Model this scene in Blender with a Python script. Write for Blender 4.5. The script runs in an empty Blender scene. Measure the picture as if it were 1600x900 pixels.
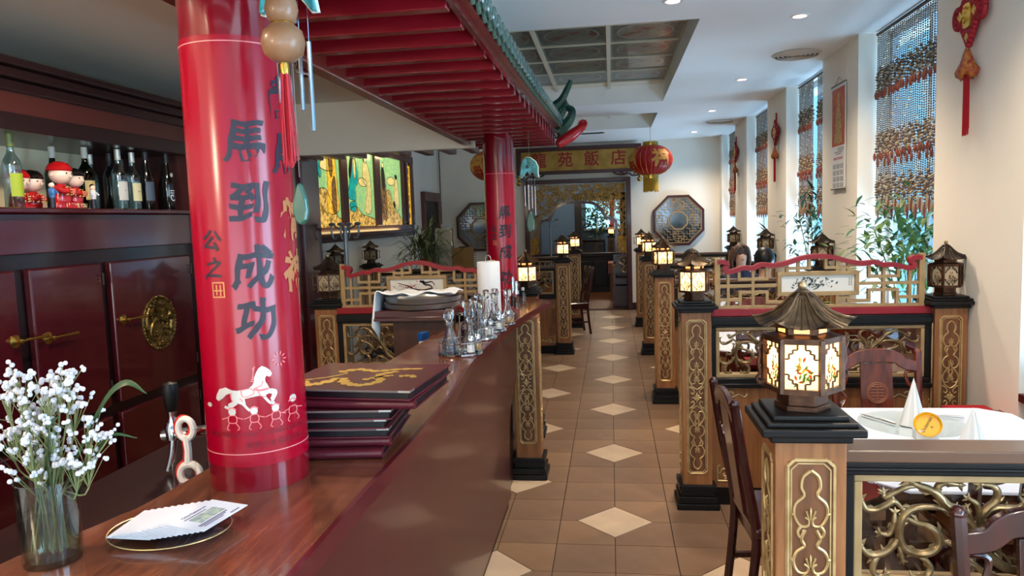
import bpy, bmesh, math, random
from math import sin, cos, pi, sqrt, atan2, radians
from mathutils import Vector, Matrix
random.seed(7)
SC = bpy.context.scene
COL = SC.collection
# ---------------------------------------------------------------- camera
FPX, PITCH, YAW, ROLL, EYE = 1151.007, .0922207, .1358004, -.0334351, 1.67798
cy, sy, cp, sp = cos(YAW), sin(YAW), cos(PITCH), sin(PITCH)
fw = Vector((-sy*cp, cy*cp, -sp)); rt = Vector((cy, sy, 0)); up = rt.cross(fw)
r2 = rt*cos(ROLL)+up*sin(ROLL); u2 = up*cos(ROLL)-rt*sin(ROLL)
cam_data = bpy.data.cameras.new('camera'); cam = bpy.data.objects.new('camera', cam_data); COL.objects.link(cam)
cam.matrix_world = Matrix(((r2.x, u2.x, -fw.x, 0), (r2.y, u2.y, -fw.y, 0), (r2.z, u2.z, -fw.z, EYE), (0, 0, 0, 1)))
cam_data.sensor_width = 36; cam_data.lens = FPX/1600*36; cam_data.clip_start = .05; cam_data.clip_end = 200
SC.camera = cam
# ---------------------------------------------------------------- world, exposure
w = bpy.data.worlds.new('daylight'); SC.world = w; w.use_nodes = True
bg = w.node_tree.nodes['Background']; bg.inputs[0].default_value = (.38, .78, 1.0, 1); bg.inputs[1].default_value = 1.0
SC.view_settings.view_transform = 'Standard'; SC.view_settings.look = 'None'
SC.view_settings.gamma = 1; SC.view_settings.use_curve_mapping = False
SC.view_settings.exposure = 0.62
SC.cycles.max_bounces = 10; SC.cycles.transparent_max_bounces = 24; SC.cycles.sample_clamp_indirect = 4
SC.cycles.transmission_bounces = 10; SC.cycles.glossy_bounces = 5; SC.cycles.diffuse_bounces = 5
SC.cycles.caustics_reflective = False; SC.cycles.caustics_refractive = False
WARM = (1, .80, .58)
def lamp(name, kind, loc, power, color=(1, 1, 1), size=.1, parent=None, rot=None, **kw):
    L = bpy.data.lights.new(name, kind); L.energy = power; L.color = color
    if kind == 'AREA': L.shape = 'RECTANGLE'; L.size, L.size_y = size
    else: L.shadow_soft_size = size
    for k, v in kw.items(): setattr(L, k, v)
    o = bpy.data.objects.new(name, L); COL.objects.link(o); o.location = loc
    if rot: o.rotation_euler = rot
    if parent: o.parent = parent
    return o
WIN = [(-2.35+.0, -.98), (-.01, 1.37), (2.34, 3.72), (4.69, 6.07), (7.03, 8.42), (9.38, 10.77), (11.73, 13.12)]
# the sky shines in through the street windows; portals only steer its sampling
for a, b in WIN[2:]:
    o = lamp('window_daylight', 'AREA', (2.22, (a+b)/2, 1.9), 1, (1, 1, 1), (2.2, 1.36), rot=(0, radians(90), 0)); o.data.cycles.is_portal = True
# added lamps below the sills brighten the ceiling, standing in for sunlit pavement
for a, b in WIN[2:]: lamp('ceiling_fill', 'AREA', (2.75, (a+b)/2, .42), 60, (.80, .91, 1), (.8, 1.3), rot=(0, radians(138), 0))
# added area lamps aimed upward fill the room as daylight at unseen front windows
lamp('shopfront_fill', 'AREA', (0, -3.35, 1.2), 95, (1, .95, .86), (3.1, 2.2), rot=(radians(142), 0, 0))
for a, b in WIN[:2]: lamp('bay_fill', 'AREA', (2.55, (a+b)/2, 1.6), 90, (.84, .93, 1), (2.0, 1.3), rot=(0, radians(118), 0))
# ---------------------------------------------------------------- helpers
def lin(c):
    return tuple(((x/255)/12.92 if x/255 <= .04045 else ((x/255+.055)/1.055)**2.4) for x in c)
MATS = {}
def M(name, col=(200, 200, 200), rough=.5, metal=0, var=0, scale=8, bump=0, bscale=60, coat=0, trans=0, emit=0, ecol=None, stretch=None, col2=None, alpha=1, spec=.5, ior=1.45, dist=0, cr=(.35, .65)):
    if name in MATS: return MATS[name]
    m = bpy.data.materials.new(name); m.use_nodes = True; nt = m.node_tree; b = nt.nodes['Principled BSDF']
    c = lin(col)+(1,)
    b.inputs['Base Color'].default_value = c; b.inputs['Roughness'].default_value = rough; b.inputs['Metallic'].default_value = metal
    b.inputs['Coat Weight'].default_value = coat; b.inputs['Coat Roughness'].default_value = .08
    b.inputs['Transmission Weight'].default_value = trans; b.inputs['Specular IOR Level'].default_value = spec; b.inputs['IOR'].default_value = ior
    b.inputs['Alpha'].default_value = alpha
    if emit:
        b.inputs['Emission Color'].default_value = lin(ecol or col)+(1,); b.inputs['Emission Strength'].default_value = emit
    tc = nt.nodes.new('ShaderNodeTexCoord'); mp = nt.nodes.new('ShaderNodeMapping'); nt.links.new(tc.outputs['Object'], mp.inputs[0])
    if stretch: mp.inputs['Scale'].default_value = stretch
    if var or col2:
        n = nt.nodes.new('ShaderNodeTexNoise'); n.inputs['Scale'].default_value = scale; n.inputs['Detail'].default_value = 5; n.inputs['Distortion'].default_value = dist
        nt.links.new(mp.outputs[0], n.inputs['Vector'])
        r = nt.nodes.new('ShaderNodeValToRGB'); r.color_ramp.elements[0].position = cr[0]; r.color_ramp.elements[1].position = cr[1]
        if col2: d0, d1 = lin(col2), lin(col)
        else: d0 = tuple(x*(1-var) for x in c[:3]); d1 = tuple(min(1, x*(1+var)) for x in c[:3])
        r.color_ramp.elements[0].color = tuple(d0)+(1,); r.color_ramp.elements[1].color = tuple(d1)+(1,)
        nt.links.new(n.outputs[0], r.inputs[0]); nt.links.new(r.outputs[0], b.inputs['Base Color'])
    if bump:
        n2 = nt.nodes.new('ShaderNodeTexNoise'); n2.inputs['Scale'].default_value = bscale; n2.inputs['Detail'].default_value = 3
        nt.links.new(mp.outputs[0], n2.inputs['Vector'])
        bp = nt.nodes.new('ShaderNodeBump'); bp.inputs['Strength'].default_value = bump; bp.inputs['Distance'].default_value = .01
        nt.links.new(n2.outputs[0], bp.inputs['Height']); nt.links.new(bp.outputs[0], b.inputs['Normal'])
    MATS[name] = m; return m
def translucent(name, col, mix=.6, glow=0):
    m = bpy.data.materials.new(name); m.use_nodes = True; nt = m.node_tree; b = nt.nodes['Principled BSDF']; out = nt.nodes['Material Output']
    b.inputs['Base Color'].default_value = lin(col)+(1,); b.inputs['Roughness'].default_value = .4
    t = nt.nodes.new('ShaderNodeBsdfTranslucent'); t.inputs[0].default_value = lin(col)+(1,)
    x = nt.nodes.new('ShaderNodeMixShader'); x.inputs[0].default_value = mix
    nt.links.new(b.outputs[0], x.inputs[1]); nt.links.new(t.outputs[0], x.inputs[2]); nt.links.new(x.outputs[0], out.inputs[0])
    MATS[name] = m; return m
def clear(name, col=(255, 255, 255), rough=.02, gloss=.09):
    # thin clear glass: straight-through with a sharp fresnel reflection
    m = bpy.data.materials.new(name); m.use_nodes = True; nt = m.node_tree; out = nt.nodes['Material Output']
    t = nt.nodes.new('ShaderNodeBsdfTransparent'); t.inputs[0].default_value = lin(col)+(1,)
    g = nt.nodes.new('ShaderNodeBsdfGlossy'); g.inputs['Roughness'].default_value = rough
    f = nt.nodes.new('ShaderNodeFresnel'); f.inputs[0].default_value = 1.25
    mu = nt.nodes.new('ShaderNodeMath'); mu.operation = 'MULTIPLY_ADD'; mu.inputs[1].default_value = .8; mu.inputs[2].default_value = gloss*.5
    x = nt.nodes.new('ShaderNodeMixShader')
    ge = nt.nodes.new('ShaderNodeNewGeometry'); iv = nt.nodes.new('ShaderNodeMath'); iv.operation = 'SUBTRACT'; iv.inputs[0].default_value = 1; nt.links.new(ge.outputs['Backfacing'], iv.inputs[1])
    fr_ = nt.nodes.new('ShaderNodeMath'); fr_.operation = 'MULTIPLY'; nt.links.new(f.outputs[0], fr_.inputs[0]); nt.links.new(iv.outputs[0], fr_.inputs[1])
    nt.links.new(fr_.outputs[0], mu.inputs[0]); nt.links.new(mu.outputs[0], x.inputs[0])
    nt.links.new(t.outputs[0], x.inputs[1]); nt.links.new(g.outputs[0], x.inputs[2]); nt.links.new(x.outputs[0], out.inputs[0])
    MATS[name] = m; return m
def catmull(P, n=6, closed=False):
    P = [Vector(p) for p in P]; out = []; N = len(P)
    if N < 3: return P
    for i in range(N if closed else N-1):
        if closed: a, b, c, d = P[(i-1) % N], P[i], P[(i+1) % N], P[(i+2) % N]
        else: a, b, c, d = P[max(i-1, 0)], P[i], P[i+1], P[min(i+2, N-1)]
        for k in range(n):
            t = k/n; out.append(.5*((2*b)+(c-a)*t+(2*a-5*b+4*c-d)*t*t+(3*b-a-3*c+d)*t**3))
    if not closed: out.append(P[-1])
    return out
class MB:
    def __init__(s): s.v = []; s.f = []; s.mi = []; s.m = 0
    def add(s, vs, fs):
        o = len(s.v); s.v += [tuple(x) for x in vs]
        for f in fs: s.f.append(tuple(o+i for i in f)); s.mi.append(s.m)
        return s
    def box(s, x0, y0, z0, x1, y1, z1):
        return s.add([(x0, y0, z0), (x1, y0, z0), (x1, y1, z0), (x0, y1, z0), (x0, y0, z1), (x1, y0, z1), (x1, y1, z1), (x0, y1, z1)],
                     [(0, 3, 2, 1), (4, 5, 6, 7), (0, 1, 5, 4), (1, 2, 6, 5), (2, 3, 7, 6), (3, 0, 4, 7)])
    def cbox(s, c, d):
        return s.box(c[0]-d[0]/2, c[1]-d[1]/2, c[2]-d[2]/2, c[0]+d[0]/2, c[1]+d[1]/2, c[2]+d[2]/2)
    def bar(s, a, b, wx, wy=None):
        a, b = Vector(a), Vector(b); d = (b-a).normalized(); wy = wy or wx
        h = Vector((0, 0, 1)) if abs(d.z) < .9 else Vector((0, 1, 0))
        x = d.cross(h).normalized()*wx/2; y = x.cross(d).normalized()*wy/2
        vs = [a-x-y, a+x-y, a+x+y, a-x+y, b-x-y, b+x-y, b+x+y, b-x+y]
        return s.add(vs, [(3, 2, 1, 0), (4, 5, 6, 7), (0, 1, 5, 4), (1, 2, 6, 5), (2, 3, 7, 6), (3, 0, 4, 7)])
    def tube(s, P, r, n=6, cap=True, flat=None):
        P = [Vector(p) for p in P]; N = len(P)
        R = r if isinstance(r, (list, tuple)) else [r]*N
        t0 = (P[1]-P[0]).normalized(); h = Vector((0, 0, 1)) if abs(t0.z) < .9 else Vector((1, 0, 0))
        x = t0.cross(h).normalized(); vs = []
        for i in range(N):
            t = (P[min(i+1, N-1)]-P[max(i-1, 0)])
            t = t.normalized() if t.length > 1e-9 else t0
            x = x-t*x.dot(t); x = x.normalized() if x.length > 1e-6 else t.orthogonal().normalized(); y = t.cross(x)
            for k in range(n):
                a = 2*pi*k/n; d = (x*cos(a)+y*sin(a))*R[i]
                if flat is not None: d = d-Vector(flat)*d.dot(Vector(flat))*.45
                vs.append(P[i]+d)
        fs = [(i*n+k, i*n+(k+1) % n, (i+1)*n+(k+1) % n, (i+1)*n+k) for i in range(N-1) for k in range(n)]
        if cap: fs += [tuple(range(n-1, -1, -1)), tuple((N-1)*n+k for k in range(n))]
        return s.add(vs, fs)
    def lathe(s, prof, n=24, c=(0, 0, 0), ph=0, cap=True, sx=1, sy=1):
        vs = [(c[0]+r*sx*cos(ph+2*pi*k/n), c[1]+r*sy*sin(ph+2*pi*k/n), c[2]+z) for r, z in prof for k in range(n)]
        fs = [(i*n+k, i*n+(k+1) % n, (i+1)*n+(k+1) % n, (i+1)*n+k) for i in range(len(prof)-1) for k in range(n)]
        if cap: fs += [tuple(range(n-1, -1, -1)), tuple((len(prof)-1)*n+k for k in range(n))]
        return s.add(vs, fs)
    def ball(s, c, r, n=10, m=6, sc=(1, 1, 1)):
        prof = [(max(1e-4, sin(pi*i/m))*r, -cos(pi*i/m)*r) for i in range(m+1)]
        vs = [(c[0]+q*cos(2*pi*k/n)*sc[0], c[1]+q*sin(2*pi*k/n)*sc[1], c[2]+z*sc[2]) for q, z in prof for k in range(n)]
        return s.add(vs, [(i*n+k, i*n+(k+1) % n, (i+1)*n+(k+1) % n, (i+1)*n+k) for i in range(m) for k in range(n)])
    def prism(s, pts, fn, d0, d1):
        n = len(pts); vs = [fn(p[0], p[1], d0) for p in pts]+[fn(p[0], p[1], d1) for p in pts]
        fs = [tuple(range(n-1, -1, -1)), tuple(range(n, 2*n))]+[(i, (i+1) % n, n+(i+1) % n, n+i) for i in range(n)]
        return s.add(vs, fs)
    def ribbon(s, P, w, fn, d0, d1):
        P = [Vector((p[0], p[1])) for p in P]; N = len(P); L = []; R = []
        W = w if isinstance(w, (list, tuple)) else [w]*N
        for i in range(N):
            t = (P[min(i+1, N-1)]-P[max(i-1, 0)]).normalized(); nn = Vector((-t.y, t.x))*W[i]/2
            L.append(P[i]+nn); R.append(P[i]-nn)
        vs = []
        for i in range(N): vs += [fn(L[i].x, L[i].y, d0), fn(R[i].x, R[i].y, d0), fn(R[i].x, R[i].y, d1), fn(L[i].x, L[i].y, d1)]
        fs = []
        for i in range(N-1):
            for k in range(4): fs.append((i*4+k, i*4+(k+1) % 4, i*4+4+(k+1) % 4, i*4+4+k))
        fs += [(3, 2, 1, 0), tuple((N-1)*4+k for k in range(4))]
        return s.add(vs, fs)
    def quad(s, a, b, c, d): return s.add([a, b, c, d], [(0, 1, 2, 3)])
    def leaf(s, base, d, upv, L, W, bend=.25, seg=3):
        base = Vector(base); d = Vector(d).normalized(); sd = d.cross(Vector(upv))
        sd = sd.normalized() if sd.length > 1e-5 else d.orthogonal().normalized(); nn = sd.cross(d)
        vs = []
        for i in range(seg+1):
            t = i/seg; c = base+d*L*t-nn*bend*L*t*t; wv = W*sin(pi*min(.97, .08+.92*t)**.8)*.5+.0004
            vs += [c-sd*wv, c+nn*wv*-.25, c+sd*wv]
        fs = []
        for i in range(seg): fs += [(i*3, i*3+1, i*3+4, i*3+3), (i*3+1, i*3+2, i*3+5, i*3+4)]
        return s.add(vs, fs)
    def build(s, name, mat, parent=None, smooth=False, bevel=0, loc=None, kind=None, fixn=True):
        me = bpy.data.meshes.new(name); me.from_pydata(s.v, [], s.f)
        for x in (mat if isinstance(mat, (list, tuple)) else [mat]): me.materials.append(x)
        if isinstance(mat, (list, tuple)): me.polygons.foreach_set('material_index', s.mi)
        if fixn:
            b = bmesh.new(); b.from_mesh(me); bmesh.ops.recalc_face_normals(b, faces=b.faces); b.to_mesh(me); b.free()
        if smooth:
            me.polygons.foreach_set('use_smooth', [True]*len(me.polygons))
            if smooth != 'all': me.set_sharp_from_angle(angle=radians(smooth if smooth is not True else 40))
        o = bpy.data.objects.new(name, me); COL.objects.link(o)
        if parent: o.parent = parent
        if loc: o.location = loc
        if kind: o['kind'] = kind
        if bevel:
            md = o.modifiers.new('bevel', 'BEVEL'); md.width = bevel; md.segments = 2; md.limit_method = 'ANGLE'
        return o
def thing(name, label, cat, loc=(0, 0, 0), group=None, rz=0, scale=1):
    o = bpy.data.objects.new(name, None); COL.objects.link(o); o.location = loc; o.rotation_euler = (0, 0, rz); o.empty_display_size = .05
    if scale != 1: o.scale = (scale,)*3
    return tag(o, label, cat, group)
def tag(o, label, cat, group=None):
    o['label'] = label; o['category'] = cat
    if group: o['group'] = group
    return o
def struct(o): o['kind'] = 'structure'; return o
def dup(root, loc, rz=None, label=None, group=None, scale=None):
    def cpy(o, par):
        c = o.copy(); COL.objects.link(c)
        if par: c.parent = par
        for ch in o.children: cpy(ch, c)
        return c
    r = cpy(root, None); r.location = loc
    if rz is not None: r.rotation_euler = (0, 0, rz)
    if scale: r.scale = scale if isinstance(scale, tuple) else (scale,)*3
    if label: r['label'] = label
    if group: r['group'] = group
    return r
def piece(o, parent, loc=None, rot=None, scale=None):
    c = o.copy(); COL.objects.link(c); c.parent = parent
    if loc: c.location = loc
    if rot: c.rotation_euler = rot
    if scale: c.scale = scale
    return c
def text(body, size, fn, depth=.0, bold=0, maxedge=None, align='CENTER', shear=0):
    """the words as flat letter faces, mapped by fn(u, v)"""
    cu = bpy.data.curves.new('t', 'FONT'); cu.body = body; cu.size = size; cu.align_x = align; cu.align_y = 'CENTER'; cu.offset = bold; cu.resolution_u = 3; cu.shear = shear
    o = bpy.data.objects.new('t', cu); COL.objects.link(o); bpy.context.view_layer.update()
    me = bpy.data.meshes.new_from_object(o.evaluated_get(bpy.context.evaluated_depsgraph_get()))
    b = bmesh.new(); b.from_mesh(me); bmesh.ops.triangulate(b, faces=b.faces)
    if maxedge:
        for _ in range(5):
            es = [e for e in b.edges if e.calc_length() > maxedge]
            if not es: break
            bmesh.ops.subdivide_edges(b, edges=es, cuts=1, use_grid_fill=False); bmesh.ops.triangulate(b, faces=b.faces)
    b.verts.index_update(); vs = [fn(v.co.x, v.co.y) for v in b.verts]; fs = [tuple(v.index for v in f.verts) for f in b.faces]
    b.free(); bpy.data.objects.remove(o); bpy.data.curves.remove(cu); bpy.data.meshes.remove(me)
    return vs, fs
# ---------------------------------------------------------------- materials
plaster = M('cream plaster', (240, 233, 220), .85, var=.03, scale=1.5, bump=.05, bscale=40)
ceil_m = M('ceiling paint', (244, 243, 240), .85, var=.015, scale=1.2)
warmceil = M('cream ceiling paint', (226, 216, 196), .8, var=.02, scale=1.2)
tile_m = M('brown quarry tile', (146, 116, 92), .42, col2=(124, 96, 76), scale=3, bump=.06, bscale=25, spec=.4)
tile_m2 = M('brown quarry tile lighter', (154, 122, 94), .40, col2=(134, 104, 80), scale=3, bump=.06, bscale=25, spec=.4)
dia_m = M('cream diamond tile', (214, 190, 160), .45, col2=(200, 172, 146), scale=4)
grout_m = M('dark grout', (58, 48, 42), .9)
oak = M('oak veneer', (152, 100, 60), .42, col2=(122, 76, 42), scale=14, stretch=(3, 3, .22), bump=.03, coat=.15, dist=.6)
gold = M('antique gold paint', (164, 142, 106), .36, .65, col2=(116, 94, 62), scale=30, bump=.08, bscale=90)
pgold = M('pale gold paint', (205, 178, 128), .42, .55, col2=(180, 150, 100), scale=25)
tan = M('tan gold lacquer', (174, 144, 100), .5, .1, col2=(152, 122, 80), scale=10)
black = M('black lacquer', (14, 13, 13), .42, coat=.05, spec=.3, bump=.03, bscale=50)
redlac = M('red lacquer', (165, 16, 30), .35, coat=.4, var=.06, scale=6)
redrail = M('dull red paint', (140, 16, 30), .45, var=.06, scale=8)
pillar_m = M('red pillar lacquer', (120, 6, 24), .16, coat=.7, var=.05, scale=3)
poster_m = M('red poster foil', (152, 0, 32), .22, coat=.1, var=.03, scale=3)
roofred = M('roof red gloss', (92, 8, 18), .22, coat=.6, var=.1, scale=5, bump=.05, bscale=12)
roofred2 = M('rafter red gloss', (118, 16, 26), .24, coat=.6, var=.1, scale=6, bump=.04, bscale=10)
greentile = M('green glazed tile', (54, 96, 86), .22, col2=(18, 48, 46), scale=28, coat=.7, bump=.25, bscale=40)
maroon = M('maroon gloss paint', (62, 12, 20), .22, coat=.6, var=.1, scale=2, bump=.12, bscale=9, stretch=(1, 1, .6))
maroonp = M('maroon panel', (72, 20, 26), .3, coat=.4, var=.07, scale=1.5)
maroond = M('dark cabinet wood', (34, 15, 16), .35, coat=.3, var=.2, scale=5, stretch=(1, .15, 1))
ctop = M('mahogany worktop', (120, 68, 46), .2, col2=(78, 43, 31), scale=9, stretch=(6, .5, 6), coat=.5, dist=1.2, cr=(.3, .7))
rosew = M('rosewood', (112, 44, 24), .26, col2=(74, 24, 14), scale=7, stretch=(4, 4, .6), coat=.5, dist=.8)
darkrose = M('dark rosewood', (62, 20, 16), .24, col2=(40, 12, 11), scale=7, stretch=(4, 4, .6), coat=.55)
bronze = M('aged bronze', (92, 62, 42), .42, .6, col2=(58, 36, 26), scale=20, bump=.1)
bronzer = M('lantern roof bronze', (100, 78, 54), .4, .6, col2=(52, 38, 28), scale=26, bump=.15, bscale=70)
brass = M('brass', (190, 150, 70), .25, .95)
chrome = M('chrome', (215, 218, 222), .08, 1)
steel = M('brushed steel', (190, 190, 188), .33, .95)
white = M('white cloth', (236, 238, 240), .8, bump=.05, bscale=300)
paper = M('white paper', (238, 238, 236), .75)
ink = M('black ink', (22, 24, 34), .5)
darkvoid = M('dark interior', (14, 10, 10), .8)
glass = clear('clear glass')
cutglass = M('cut glass', (255, 255, 255), .03, trans=1, ior=1.45)
mirror = M('mirror glass', (200, 205, 205), .02, 1)
leafm = M('leaf green', (48, 84, 42), .45, col2=(26, 56, 30), scale=12)
leafm2 = M('bright leaf green', (96, 130, 62), .45, col2=(50, 84, 40), scale=12)
navy = M('navy cloth', (28, 32, 52), .9); skin = M('skin', (214, 168, 142), .55); hair = M('dark brown hair', (44, 28, 22), .45, var=.3, scale=40); hairb = M('black hair', (16, 14, 15), .4)
# ---------------------------------------------------------------- setting
CZ, XR, XW, YF, YB, XL = 3.0, 1.90, 2.22, 13.40, -3.0, -3.15
T = .3; XC = -.0116; Y0 = 3.97
# floor: a bed of grout with every tile that can be told apart as its own piece
mb = MB().box(XL-.1, YB, -.06, 2.4, YF+.15, -.006); floor = struct(mb.build('floor', grout_m))
def tile_poly(c0, r0, cuts):
    g = .0022; h = .205; x0, x1, y0, y1 = g, T-g, g, T-g
    if not cuts: return [(x0, y0), (x1, y0), (x1, y1), (x0, y1)]
    P = []
    for (cx, cyy), (p, q) in zip([(0, 0), (1, 0), (1, 1), (0, 1)], [((0, 1), (1, 0)), ((-1, 0), (0, 1)), ((0, -1), (-1, 0)), ((1, 0), (0, -1))]):
        X, Y = cx*T, cyy*T
        if (cx, cyy) in cuts:
            k = h+.003
            P += [(X+(p[0]*k if p[0] else (g if cx == 0 else -g)), Y+(p[1]*k if p[1] else (g if cyy == 0 else -g))), (X+(q[0]*k if q[0] else (g if cx == 0 else -g)), Y+(q[1]*k if q[1] else (g if cyy == 0 else -g)))]
        else: P.append((x0 if cx == 0 else x1, y0 if cyy == 0 else y1))
    return P
def is_dia(i, j):
    # grid crossing i (columns from the middle joint), j (rows from the first diamond)
    return (i % 4 == 0 and j % 4 == 0) or (i % 4 == 2 and j % 4 == 2)
protos = {}
far = MB(); nt = 0
for j in range(-7, 31):
    for i in range(-4, 7):
        y = Y0+j*T; x = XC+i*T
        cuts = tuple((a, b) for a, b in ((0, 0), (1, 0), (1, 1), (0, 1)) if is_dia(i+a, j+b))
        P = tile_poly(i, j, cuts); y_c = y+T/2
        seen = (2.05 < y_c < 8.6 and ((-.75 < x+T/2 < .75) or (y_c < 5 and -.8 < x+T/2 < 1.3)))
        if y < YB+.02: continue
        if seen and nt < 285:
            k = (cuts, (i*7+j*3) % 5 == 0)
            if k not in protos:
                b = MB().prism(P, lambda u, v, d: (u, v, d), -.006, 0); protos[k] = b.build('floor_tile', tile_m2 if k[1] else tile_m, floor, loc=(x, y, 0))
            else: piece(protos[k], floor, (x, y, 0))
            nt += 1
        else:
            far.prism([(x+p[0], y+p[1]) for p in P], lambda u, v, d: (u, v, d), -.006, 0)
for j in range(-24, 31):
    for i in list(range(-11, -4))+list(range(7, 8))+(list(range(-4, 7)) if j < -7 else []):
        y = Y0+j*T; x = XC+i*T
        if y < YB: continue
        far.prism([(x+.002, y+.002), (x+T-.002, y+.002), (x+T-.002, y+T-.002), (x+.002, y+T-.002)], lambda u, v, d: (u, v, d), -.006, 0)
far.build('distant_tiles', tile_m, floor, kind='stuff')
dp = None
for j in range(-8, 30):
    for i in range(-4, 8):
        if is_dia(i, j):
            if dp is None:
                h = .203; dp = MB().prism([(h, 0), (0, h), (-h, 0), (0, -h)], lambda u, v, d: (u, v, d), -.006, .0004).build('diamond_tile', dia_m, floor, loc=(XC+i*T, Y0+j*T, 0))
            elif Y0+j*T > 1.2: piece(dp, floor, (XC+i*T, Y0+j*T, 0))
# walls
mb = MB()
ys = [YB]+[q for a, b in WIN for q in (a, b)]+[YF]
for k in range(0, len(ys), 2):
    a, b = ys[k], ys[k+1]
    if b-a > .01: mb.box(XR, a, 0, 2.175, b, CZ)
for a, b in WIN: mb.box(XR+.06, a, 0, 2.175, b, .74)
struct(mb.build('wall_right', plaster))
pane_m = clear('window pane', (225, 242, 255), .03, .0); pane_m.node_tree.nodes['Fresnel'].inputs[0].default_value = 1.08
for n, (a, b) in enumerate(WIN):
    e = bpy.data.objects.new('window_%d' % (n+1), None); COL.objects.link(e); struct(e); e.location = (2.16, (a+b)/2, 0)
    hw = (b-a)/2; mb = MB()
    for s in (-1, 1): mb.box(-.025, s*hw-.03 if s > 0 else -hw, .78, .025, hw if s > 0 else -hw+.03, CZ)
    mb.box(-.025, -hw, .78, .025, hw, .83); mb.box(-.025, -hw, CZ-.06, .025, hw, CZ); mb.box(-.02, -.022, .83, .02, .022, CZ-.06)
    mb.build('window_frame', M('white window frame', (225, 232, 238), .4), e)
    for s in (0, 1): MB().box(-.004, -hw+.03 if s == 0 else .022, .83, .004, -.022 if s == 0 else hw-.03, CZ-.06).build('pane', pane_m, e)
    MB().box(-.265, -hw+.005, .74, .0, hw-.005, .78).build('window_sill', M('dark red sill', (70, 18, 22), .35), e, bevel=.004)
mb = MB()
for a, b in ((XL-.1, -1.6), (1.6, 2.38)): mb.box(a, YB-.15, 0, b, YB, CZ)
mb.box(-1.6, YB-.15, 2.9, 1.6, YB, CZ); mb.box(-1.6, YB-.15, 0, 1.6, YB, .3)
struct(mb.build('wall_front', plaster))
e = bpy.data.objects.new('window_8', None); COL.objects.link(e); struct(e); e.location = (0, YB-.08, 0)
mb = MB()
for x in (-1.57, -.53, .53, 1.57): mb.box(x-.03, -.03, .3, x+.03, .03, 2.9)
mb.build('window_frame', M('white window frame', (225, 232, 238), .4), e)
for x in (-1.05, 0, 1.05): MB().box(x-.49, -.004, .3, x+.49, .004, 2.9).build('pane', pane_m, e)
struct(MB().box(XL-.12, YB-.15, 0, XL, YF+.15, CZ).build('wall_left', plaster))
DX0, DX1, DZ = -1.50, .31, 2.33          # doorway in the far wall
mb = MB().box(XL-.1, YF, 0, DX0, YF+.12, CZ).box(DX1, YF, 0, 2.38, YF+.12, CZ).box(DX0, YF, DZ, DX1, YF+.12, CZ)
struct(mb.build('wall_back', plaster))
# ceiling with two coffers
CO = [(-1.02, .63, 5.30, 8.94), (-1.02, .64, 9.90, 11.5)]
mb = MB(); E = [YB-.15, 5.30, 8.94, 9.90, 11.5, YF+.1]
for k in range(5):
    if k in (1, 3): mb.box(-3.2, E[k], CZ, -1.02, E[k+1], CZ+.3).box(.63, E[k], CZ, 2.4, E[k+1], CZ+.3)
    else: mb.box(-1.08 if k == 0 else -3.2, E[k], CZ, 2.4, E[k+1], CZ+.3)
ceiling = struct(mb.build('ceiling', ceil_m))
MB().box(-1.02, 5.30, CZ+.205, .63, 8.94, CZ+.26).box(-1.02, 9.9, CZ+.205, .63, 11.5, CZ+.26).build('coffer_top', warmceil, ceiling)
def coffer_mat():
    m = bpy.data.materials.new('painted ceiling panel'); m.use_nodes = True; nt = m.node_tree; b = nt.nodes['Principled BSDF']; L = nt.links
    b.inputs['Roughness'].default_value = .28; b.inputs['Coat Weight'].default_value = .3
    tc = nt.nodes.new('ShaderNodeTexCoord'); sp_ = nt.nodes.new('ShaderNodeSeparateXYZ'); L.new(tc.outputs['Object'], sp_.inputs[0])
    def math_(op, a, bb, c=None):
        q = nt.nodes.new('ShaderNodeMath'); q.operation = op
        for i, x in enumerate((a, bb, c)):
            if x is None: continue
            if isinstance(x, (int, float)): q.inputs[i].default_value = x
            else: L.new(x, q.inputs[i])
        return q.outputs[0]
    ex = math_('DIVIDE', sp_.outputs[0], .235); ey = math_('DIVIDE', sp_.outputs[1], .25)
    rr = math_('SQRT', math_('ADD', math_('MULTIPLY', ex, ex), math_('MULTIPLY', ey, ey)), 0)
    def noise(scale, det, dist):
        q = nt.nodes.new('ShaderNodeTexNoise'); q.inputs['Scale'].default_value = scale; q.inputs['Detail'].default_value = det; q.inputs['Distortion'].default_value = dist
        L.new(tc.outputs['Object'], q.inputs['Vector']); return q.outputs[0]
    def mix(f, a, bb):
        q = nt.nodes.new('ShaderNodeMix'); q.data_type = 'RGBA'; L.new(f, q.inputs[0])
        for i, x in ((6, a), (7, bb)):
            if isinstance(x, tuple): q.inputs[i].default_value = lin(x)+(1,)
            else: L.new(x, q.inputs[i])
        return q.outputs[2]
    scr = math_('LESS_THAN', math_('ABSOLUTE', math_('SUBTRACT', noise(13, 2, 2.5), .5), 0), .045)
    outer = mix(scr, (88, 98, 90), (24, 28, 24))
    fig = math_('GREATER_THAN', noise(9, 2, 1.0), .54); figd = math_('LESS_THAN', math_('ABSOLUTE', ey, 0), .55)
    inner = mix(math_('MULTIPLY', fig, figd), (98, 102, 88), (100, 50, 42))
    inner = mix(math_('GREATER_THAN', noise(15, 3, .6), .60), inner, (58, 62, 58))
    o1 = mix(math_('LESS_THAN', rr, 1), outer, (124, 130, 118))
    o2 = mix(math_('LESS_THAN', rr, .92), o1, inner)
    ax = math_('GREATER_THAN', math_('ABSOLUTE', sp_.outputs[0], 0), .268); L2 = mix(ax, o2, (108, 118, 114))
    L.new(L2, b.inputs['Base Color']); return m
cm = coffer_mat(); cpan = None; strip = None
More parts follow.
